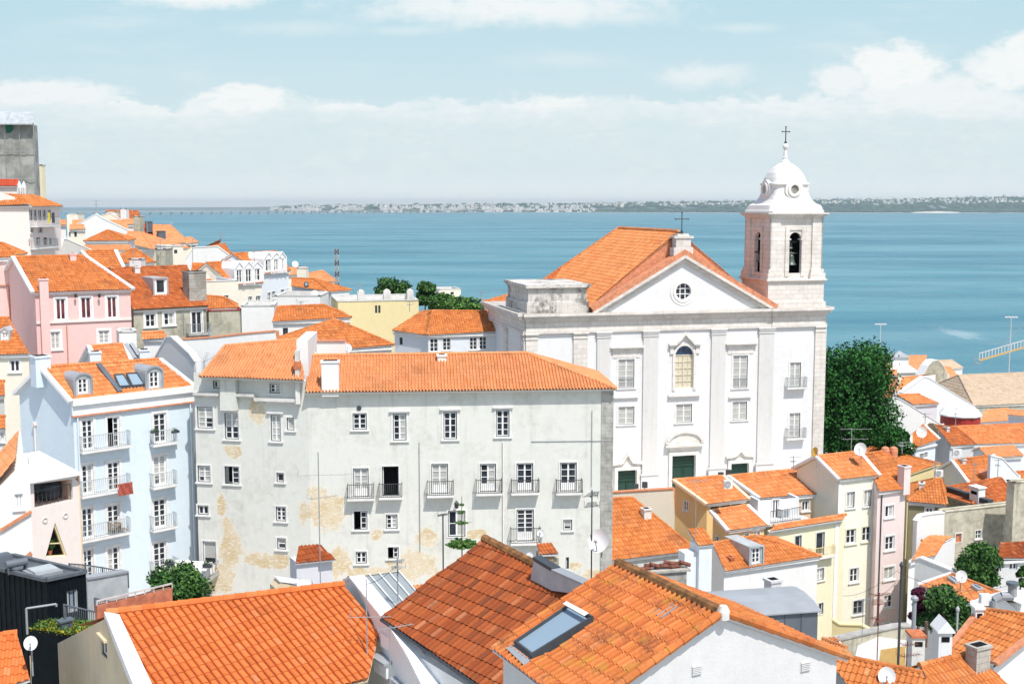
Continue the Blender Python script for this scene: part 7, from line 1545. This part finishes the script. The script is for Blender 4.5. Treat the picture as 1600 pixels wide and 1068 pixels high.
partywall('white_parapet', 'long white parapet between the clean orange roof and the dark red one', [(538, 908), (548, 904), (612, 984), (640, 1030), (665, 1080)], 44.5, 36.8, 'wall_white', t=.45, zb=-24, cope='white')
# flue hut and small things against the tenement
def flue_hut():
    a, b = at((463, 878), 66), at((521, 884), 67); b.z = a.z; f = Face(a, b); root = thing('flue_hut', 'lilac masonry flue with a little dark tiled roof beside the tall aerial', 'chimney', f.pt(f.L/2, -5)); w = f.uv((497, 880))[0]; m = MB(); m.box(f, 0, w, -4.5, 0, -1.2, 0); m.box(f, w+.003, f.L, -4.5, -.1, -1.1, -.2); m.build('shaft', 'wall_lavender', root)
    tiles(root, [f.pt(-.12, -.02, .2), f.pt(f.L+.1, -.1, .2), f.pt(f.L*.8, .5, -1.1), f.pt(.5, .62, -1.1)], 'tile_dark', tw=.22)
flue_hut()
f = Face(at((431, 928), 62), at((461, 924), 62.5)); t = thing('brick_stub', 'low sand-coloured brick stub with a white cover, behind the clean orange roof', 'wall', f.pt(f.L/2, -2)); m = MB(); m.prism(f, [(0, -2), (f.L, -2), (f.L, .3), (.3, .62), (0, .3)], -1, 0); m.build('masonry', 'wall_beige', t); m = MB(); m.bar(f.pt(.2, .7, -.4), f.pt(f.L+.4, .35, -.4), .9, .08); m.build('cover', 'white', t)
f = Face(at((844, 876), 66), at((874, 880), 66.3)); t = thing('flue_box', 'dark wooden flue box with a rusty tile lid against the tenement', 'chimney', f.pt(f.L/2, -3)); m = MB(); m.box(f, 0, f.L*.75, -3, .35, -.8, 0); m.box(f, f.L*.75+.003, f.L, -3, .05, -.8, -.1, 1); m.build('shaft', ['wood', 'wall_stucco'], t); tiles(t, [f.pt(-.1, .38, .15), f.pt(f.L*.95, .34, .15), f.pt(f.L*.8, .7, -.9), f.pt(.05, .7, -.9)], 'tile_rust', tw=.2)
t = thing('orange_lean_to', 'strip of orange lean-to roof at the foot of the tenement', 'roof', at((655, 925), 70)); a, b = at((638, 916), 70), at((670, 913), 70.5); tiles(t, [at((630, 922), 69), at((676, 918), 69.5), b, a], 'tile_bright')
f = Face(at((1004, 905), 52), at((1076, 910), 52.5)); t = thing('rubble_chimney', 'broad grey chimney topped with loose dark tiles behind the mossy ridge', 'chimney', f.pt(f.L/2, -3)); m = MB(); m.box(f, .3, f.L-.1, -3, .25, -1.1, 0); m.box(f, .1, f.L+.05, .25, .34, -1.2, .1); m.build('shaft', 'stone_rubble', t); m = MB()
for k in range(9): u = lerp(.2, f.L-.1, k/8.); m.tube(f.pt(u-.25, .42+.1*(k % 3), -.2-.15*(k % 2)), f.pt(u+.25, .42+.1*(k % 2), -.25), .09, 7)
m.build('loose_tiles', 'old_terracotta', t)
# --- bottom right corner
RBH = F('corner_roof_house', 'house with a big orange roof sloping left at the right edge, bottom right', (1473, 1030), (1552, 1036), (1540, 951), (1640, 966), dA=54, dB=52.5, slope=24, wm='wall_white', rm='tile_orange', verge='orange_band', zb=-36, tw=.23) if 0 else \
    house('corner_roof_house', 'house with a big orange roof at the right edge, above the lowest ridge', (1474, 1028), (1552, 1036), (1536, 952), (1640, 966), dR=62, dRB=59.5, slope=26, wm='wall_white', rm='tile_orange', verge='orange_band', zb=-36, tw=.23)
LRH = house('lowest_roof_house', 'house with an orange roof in the bottom right corner, below the fluted chimney', (1476, 1110), (1600, 1092), (1436, 1040), (1520, 1020), dR=50, dRB=51.5, slope=30, wm='wall_grey', rm='tile_orange', zb=-32, tw=.22)
chimney(LRH, 1516, 1008, 1548, 1036, d=50.5, m='stone_rubble', depth=.6, cap='pale_stone', sink=.6)
house('sliver_front_roof', 'long low orange roof running along the bottom edge behind the pale gable', (1330, 1078), (1480, 1100), (1285, 1020), (1440, 1052), dR=46, dRB=44, slope=24, wm='wall_white', rm='tile_orange', zb=-28, tw=.22)
house('patch_roof_house', 'small house with two orange roof patches right of the metal-clad block', (1262, 1030), (1332, 1034), (1286, 998), (1322, 1012), dR=66, dRB=64, slope=26, wm='wall_white', rm='tile_bright', zb=-34)
rt, f = partywall('mottled_wall', 'white and yellow peeling garden wall behind the aerials, bottom right', [(1304, 1002), (1370, 987), (1404, 980), (1426, 979)], 74, 76, 'wall_stucco', t=.6, zb=-40, cope='concrete')
m = MB(); a, b = f.uv((1330, 1050)), f.uv((1372, 994)); m.prism(f, [(a[0], a[1]), (f.uv((1418, 1050))[0], a[1]), (f.uv((1418, 1000))[0], f.uv((1418, 1000))[1]), (b[0], b[1]), (f.uv((1340, 1008))[0], f.uv((1340, 1008))[1])], .003, .02); m.build('whitewash', 'white', rt); m = MB(); q = [f.uv(p) for p in ((1372, 1040), (1414, 1040), (1414, 1008), (1376, 1014))]; m.prism(f, q, .021, .04); m.build('yellow_patch', 'crane_yellow', rt)
partywall('mustard_wall', 'low mustard garden wall at the foot of the pale yellow row house', [(1300, 968), (1312, 976), (1345, 977), (1370, 990)], 88, 87, 'wall_mustard', zb=-40, cope='wall_mustard')
def stack(name, label, x0, y0, x1, y1, d, m_='wall_white', cap='terracotta', dep=.9, top=None):
    f = Face(at((x0, y1), d), at((x1, y1), d)); r = f.rect(x0, y0, x1, y1); root = thing(name, label, 'chimney', f.pt(f.L/2, -2)); m = MB(); m.box(f, 0, f.L, -4, r[3], -dep, 0); m.build('shaft', m_, root); m = MB()
    if top == 'gable': m.prism(f, [(-.1, r[3]), (f.L+.1, r[3]), (f.L+.1, r[3]+.08), (f.L/2, r[3]+.6), (-.1, r[3]+.08)], -dep-.1, .1)
    else: m.box(f, -.07, f.L+.07, r[3], r[3]+.12, -dep-.07, .07)
    m.build('cap', cap, root); m = MB(); m.box(f, f.L*.2, f.L*.8, r[3]-.45, r[3]-.2, .003, .02); m.build('smoke_slot', 'interior_shade', root)
stack('peaked_chimney', 'white chimney with a peaked cap at the corner of the big orange roof', 1466, 988, 1487, 1022, 56, top='gable', cap='white'); stack('square_chimney', 'rough white chimney with a terracotta cap beside the mottled wall', 1424, 996, 1444, 1045, 60, 'chimney_plaster')
stack('ridge_chimney', 'small white chimney on the top corner of the big orange roof', 1524, 952, 1537, 966, 61.5, cap='white', dep=.6)
def duct():
    root = thing('ventilation_duct', 'large grey elbow duct with a tall flue at the right edge', 'duct', at((1552, 950), 66)); P = [at(p, 66) for p in ((1553, 951), (1553, 937), (1564, 931), (1582, 931), (1582, 912))]; m = MB(); 
    for a, b in zip(P, P[1:]): m.tube(a, b, .24, 10)
    m.build('pipe', 'zinc', root); m = MB(); m.tube(P[-1]-Z*.05, P[-1]+Z*.12, .34, 10); m.build('cowl', 'dark_zinc', root)
duct()
t = thing('rooftop_unit', 'white rooftop cooling unit left of the grey duct', 'air conditioner', at((1540, 946), 66)); f = Face(at((1533, 946), 66), at((1548, 946), 66)); m = MB(); m.box(f, 0, f.L, 0, .62, -.4, 0); m.build('casing', 'white', t); m = MB(); m.box(f, .05, f.L-.05, -.08, 0, -.35, -.05); m.build('feet', 'charcoal', t)
def pole(name, label, px, y0, y1, d, r, m_='charcoal', cat='pole', cap=None):
    b = at((px, y1), d); tt = at((px, y0), d); tt.x = b.x; root = thing(name, label, cat, b); m = MB(); m.tube(b, tt, r, 8); m.build('shaft', m_, root)
    if cap: m = MB(); m.lathe(tt-Z*.05, [(r*1.7, 0), (r*1.7, .12), (r*.4, .25)], 10); m.build('cap', cap, root)
pole('dark_pole', 'tall dark steel pole in front of the pale pink row house', 1403, 883, 1045, 58, .065, cap='charcoal'); pole('flue_pipe', 'grey metal flue pipe with a cap beside the bougainvillea', 1427, 935, 990, 64, .12, 'zinc', 'flue', 'zinc'); pole('thin_flue', 'thin pale flue pipe rising in front of the dark tree', 1495, 952, 985, 62, .06, 'pale_zinc', 'flue', 'pale_zinc')
pole('tree_post', 'dark post under the dark tree beside the tall chimney', 1446, 970, 1010, 68, .11, 'trunk')
# --- aerials and dishes
antenna(497, 706, 928, 60, 'very tall thin aerial mast with a long cross boom in front of the peeling wall', ((.16, 2.9, .12), (.32, 1.5, .6)), r=.028)
antenna(572, 904, 1068, 40, 'tall aerial on the right edge of the clean orange roof', ((.36, 1.6, .05),), r=.022); antenna(609, 978, 1068, 37.5, 'shorter aerial in front of the white parapet', ((.03, 1.2, .5),), r=.018); antenna(621, 871, 938, 47, 'aerial with a knobbed top beside the glass canopy', ((.1, .6, 1.2), (.25, .5, 2)), r=.03)
antenna(692, 803, 892, 52, 'dark aerial pole left of the slim pine', ((.02, .3, 2.),), 'charcoal', .035); antenna(925, 765, 912, 44, 'dark aerial pole carrying the largest dish', ((.06, .9, 1.3), (.17, .8, 1.5)), 'charcoal', .028)
antenna(1088, 745, 870, 70, 'thin aerial mast in front of the ochre wall', ((.05, 1.3, .4),), r=.018); antenna(1374, 925, 1068, 46, 'aerial with several branches, left of the tall dark pole', ((.03, .8, .4), (.12, .7, 1.4), (.3, .5, 2.)), 'old_terracotta', .02)
antenna(1418, 1000, 1068, 47, 'short aerial right of the tall dark pole', ((.1, .7, .2), (.35, .9, .3)), 'old_terracotta', .02); antenna(1349, 935, 1002, 70, 'thin aerial before the pale yellow row house', ((.03, .9, .5),), r=.018); antenna(1523, 722, 756, 104, 'aerial on the steep dormer roof', ((.1, 1, .5),), r=.03)
antenna(1331, 668, 712, 100, 'aerial with two long bars in front of the huge dark tree', ((.05, 2.6, .05), (.4, 2.2, .1)), r=.03); antenna(229, 334, 372, 190, 'thin aerial on the left hill near the grey chimney', ((.1, 2, .5),), r=.07); antenna(207, 380, 412, 118, 'aerial rising behind the pyramid roof on the left', ((.1, 1, .5),), r=.03)
dish(937, 845, 43.9, .40, (-.45, -.8, .35), label='largest white satellite dish, on the dark pole in front of the tenement', pole=.6); dish(845, 833, 68, .2, (-.3, -.85, .4), label='small white satellite dish beside the lowest balcony of the tenement'); dish(828, 869, 60, .2, (-.3, -.85, .4), label='small white satellite dish above the dark red roof ridge')
dish(1274, 706, 93, .36, (-.85, -.35, .3), 'dish_orange', 'orange satellite dish seen edge-on at the corner of the pale yellow row house'); dish(1345, 702, 96, .5, (-.5, -.75, .4), label='white satellite dish between the yellow and pale pink row houses'); dish(1386, 1056, 44, .32, (-.3, -.8, .4), label='white satellite dish at the bottom edge near the branched aerial')
dish(1502, 900, 76, .36, (-.2, -.9, .3), label='white satellite dish above the two-skylight roof'); dish(477, 916, 61, .42, (.1, -.9, .4), label='white oval dish low at the foot of the lilac flue')
acunit(1137, 762, 87.5, .62, .62, V((1, .1, 0)), 'white air conditioner on the roof in front of the middle church door')
for k, (x, y, w) in enumerate(((1127, 747, 8), (1139, 743, 8), (995, 763, 6), (1008, 762, 8))):
    d = 99.5; s = d/FPX; p = at((x, y), d); f = Face(p, p+V((1, .1, 0))); t = thing('floodlight', ['black floodlight box before the middle door, left of the pair', 'black floodlight box before the right door, right of the pair', 'black floodlight box against the left green door', 'black floodlight box just right of the left green door'][k], 'floodlight', p-Z*.8, 'floodlights before the church'); m = MB(); m.box(f, -w*s/2, w*s/2, 0, w*s*1.15, -.3, 0); m.build('lamp_box', 'charcoal', t); m = MB(); m.bar(f.pt(0, -1, -.15), f.pt(0, 0, -.15), .08); m.build('bracket', 'charcoal', t)
# slim young pine
def slim_pine():
    b = at((722, 890), 55); t = at((722, 775), 55); t.x = b.x; root = thing('norfolk_pine', 'slim young pine with flat whorls of branches, behind the dark red roof', 'tree', b-Z*3); m = MB(); m.tube(b-Z*3, t, .05, 7, .012); m.build('trunk', 'trunk', root); m = MB(); rng = random.Random(5)
    for (y, L, k) in ((853, .72, 26), (848, .6, 18), (817, .42, 7), (800, .22, 5), (788, .14, 4)):
        c = at((722, y), 55); c.x = b.x
        for i in range(k):
            a = 2*math.pi*i/k+rng.random()*.3; u = V((math.cos(a), math.sin(a), .12)); e = c+u*L*rng.uniform(.8, 1.1); m.tube(c, e, .012, 4)
            for s in range(14 if L > .5 else 6): q = lerp(c, e, .2+.8*s/13); leaves(m, q, .07, .07, .05, 4, .05, rng, .1)
    m.build('foliage', 'leaf_bright', root)
slim_pine()
# ================================================================== roof clutter: chimneys, aerials, pipes, wires
def roofchim(h, px, py, w, hgt, m='chimney_plaster', cap='terracotta'):
    chimney(h, px-w/2, py-hgt, px+w/2, py, m=m, depth=.6, cap=cap, sink=.4)
roofchim(PINK, 112, 408, 9, 12, 'wall_pink', 'white'); roofchim(OLDH, 212, 428, 8, 12); roofchim(RLH, 1010, 812, 13, 18); roofchim(WHH, 1142, 879, 7, 9, 'terracotta'); roofchim(SHB, 1505, 726, 7, 9); roofchim(OLV, 1442, 762, 8, 8)
roofchim(WGH, 1480, 675, 6, 8); roofchim(TEN, 690, 566, 14, 12, 'wall_white', 'white')
for px, y0, y1, d, az, lab in ((60, 372, 402, 112, .3, 'aerial on the ridge of the pink house'), (96, 318, 352, 168, .6, 'aerial left of the pale square block'), (150, 312, 334, 193, .2, 'aerial on top of the white pointed gable'), (250, 372, 410, 134, .8, 'aerial on the rough grey block'),
    (300, 372, 412, 150, .3, 'aerial beside the smooth white gable'), (345, 362, 388, 158, .9, 'aerial above the smooth white gable'), (397, 385, 410, 130, .4, 'aerial between the two rows of pointed dormers'), (470, 470, 478, 110, .2, 'short aerial on the low hipped roof'),
    (560, 442, 457, 132, .5, 'aerial on the left chimney of the yellow house'), (752, 455, 487, 122, .7, 'aerial beside the church on the blue-white house'), (1240, 712, 738, 97, .3, 'aerial on the ridge of the recessed top storey'),
    (1410, 690, 708, 98, .6, 'aerial behind the two orange pots of the pale pink house'), (1462, 722, 748, 104, .5, 'aerial on the tip of the olive-walled house'), (1560, 716, 748, 106, .2, 'aerial on the tip of the worn pyramid roof'), (1494, 636, 668, 145, .3, 'aerial on the long orange roof'),
    (1180, 822, 840, 82, .7, 'aerial on the ridge of the white dormer house'), (1446, 645, 664, 132, .4, 'aerial on the weathered board gable'), (326, 514, 528, 94, .4, 'aerial on the long orange-edged wall'), (640, 470, 488, 120, .8, 'aerial on the left ridge of the blue-white house')):
    antenna(px, y0, y1, d, lab, ((.08, 1.1, az), (.35, .7, az+1.2)), r=.022+.0001*d)
def wire(name, label, pts, sag=.4, r=.012):
    root = thing('overhead_wire', label, 'wire', at(pts[0][0], pts[0][1])-Z, 'overhead wires'); m = MB()
    for (p, dp), (q, dq) in zip(pts, pts[1:]):
        a, b = at(p, dp), at(q, dq); n = 12
        for k in range(n):
            f = lambda t: lerp(a, b, t)-Z*(sag*4*t*(1-t)); m.tube(f(k/n), f((k+1)/n), r, 4)
    m.build('cable', 'charcoal', root)
wire('w', 'thin sagging wire from the dark pole to the pale yellow row house', [((1403, 890), 58), ((1316, 930), 88)]); wire('w', 'thin sagging wire from the dark pole towards the right edge', [((1403, 893), 58), ((1600, 905), 70)], .8)
wire('w', 'thin wire from the branched aerial to the dark pole', [((1374, 930), 46), ((1403, 905), 58)], .1); wire('w', 'thin wire strung between two aerials over the clean orange roof', [((572, 912), 40), ((621, 880), 47)], .15)
# pipes and cables down the walls of the row
def downpipe(h, fr, x, y0, y1, m='pale_stone', r=.045):
    a = fr.uv((x, y0)); b = fr.uv((x, y1)); q = MB(); q.tube(fr.pt(a[0], a[1], .08), fr.pt(a[0], b[1], .08), r, 6); q.build('drainpipe', m, h.root)
for u in (0, YLH.front.L-.3):
    q = MB(); q.box(YLH.front, u, u+.3, -13, -.35, .004, .05); q.build('corner_strip', 'white', YLH.root)
for hh in (CRM,):
    q = MB(); q.box(hh.front, hh.front.L-.35, hh.front.L+.01, -13, -.35, .004, .05); q.build('corner_strip', 'white', hh.root)
downpipe(CRM, CRM.front, 1206, 836, 940, 'orange_band'); downpipe(PKH, PKH.front, 1377, 772, 980, 'charcoal'); downpipe(OLDH, OLDH.front, 286, 488, 520, 'grey_iron'); downpipe(TEN, TEN.front, 655, 690, 860, 'grey_iron', .02); downpipe(TEN, TEN.front, 925, 640, 760, 'grey_iron', .02)
tag(None, '') if 0 else None
# laundry on a line below the balconies of the tenement and a parasol of things on terraces
def laundry(fr, x0, x1, y, cols, label):
    root = thing('washing_line', label, 'washing line', fr.pt(*fr.uv((x0, y)), .4)); a, b = fr.uv((x0, y)), fr.uv((x1, y)); m = MB(); m.tube(fr.pt(*a, .45), fr.pt(*b, .45), .01, 4); m.build('line', 'grey_iron', root)
    for k, c in enumerate(cols):
        u = lerp(a[0], b[0], (k+.5)/len(cols)); w = .22; m = MB()
        for i in range(3): m.poly([fr.pt(u-w+i*w*.66, a[1], .45+.03*math.sin(i*2.)), fr.pt(u-w+(i+1)*w*.66, a[1], .45+.03*math.sin(i*2.+2)), fr.pt(u-w+(i+1)*w*.66, a[1]-.65, .47+.04*math.sin(i*2.+2)), fr.pt(u-w+i*w*.66, a[1]-.65, .47+.04*math.sin(i*2.))])
        tag(m.build('laundry', c), c.split('_')[0]+' cloth on the line by the '+['first', 'second', 'third', 'fourth'][k]+' peg', 'laundry', 'washing on the line')
laundry(OLDH.front, 262, 284, 513, ['yellow_cloth', 'white', 'blue_cloth'], 'short washing line under the windows of the weathered house') if 0 else None
make_haze()
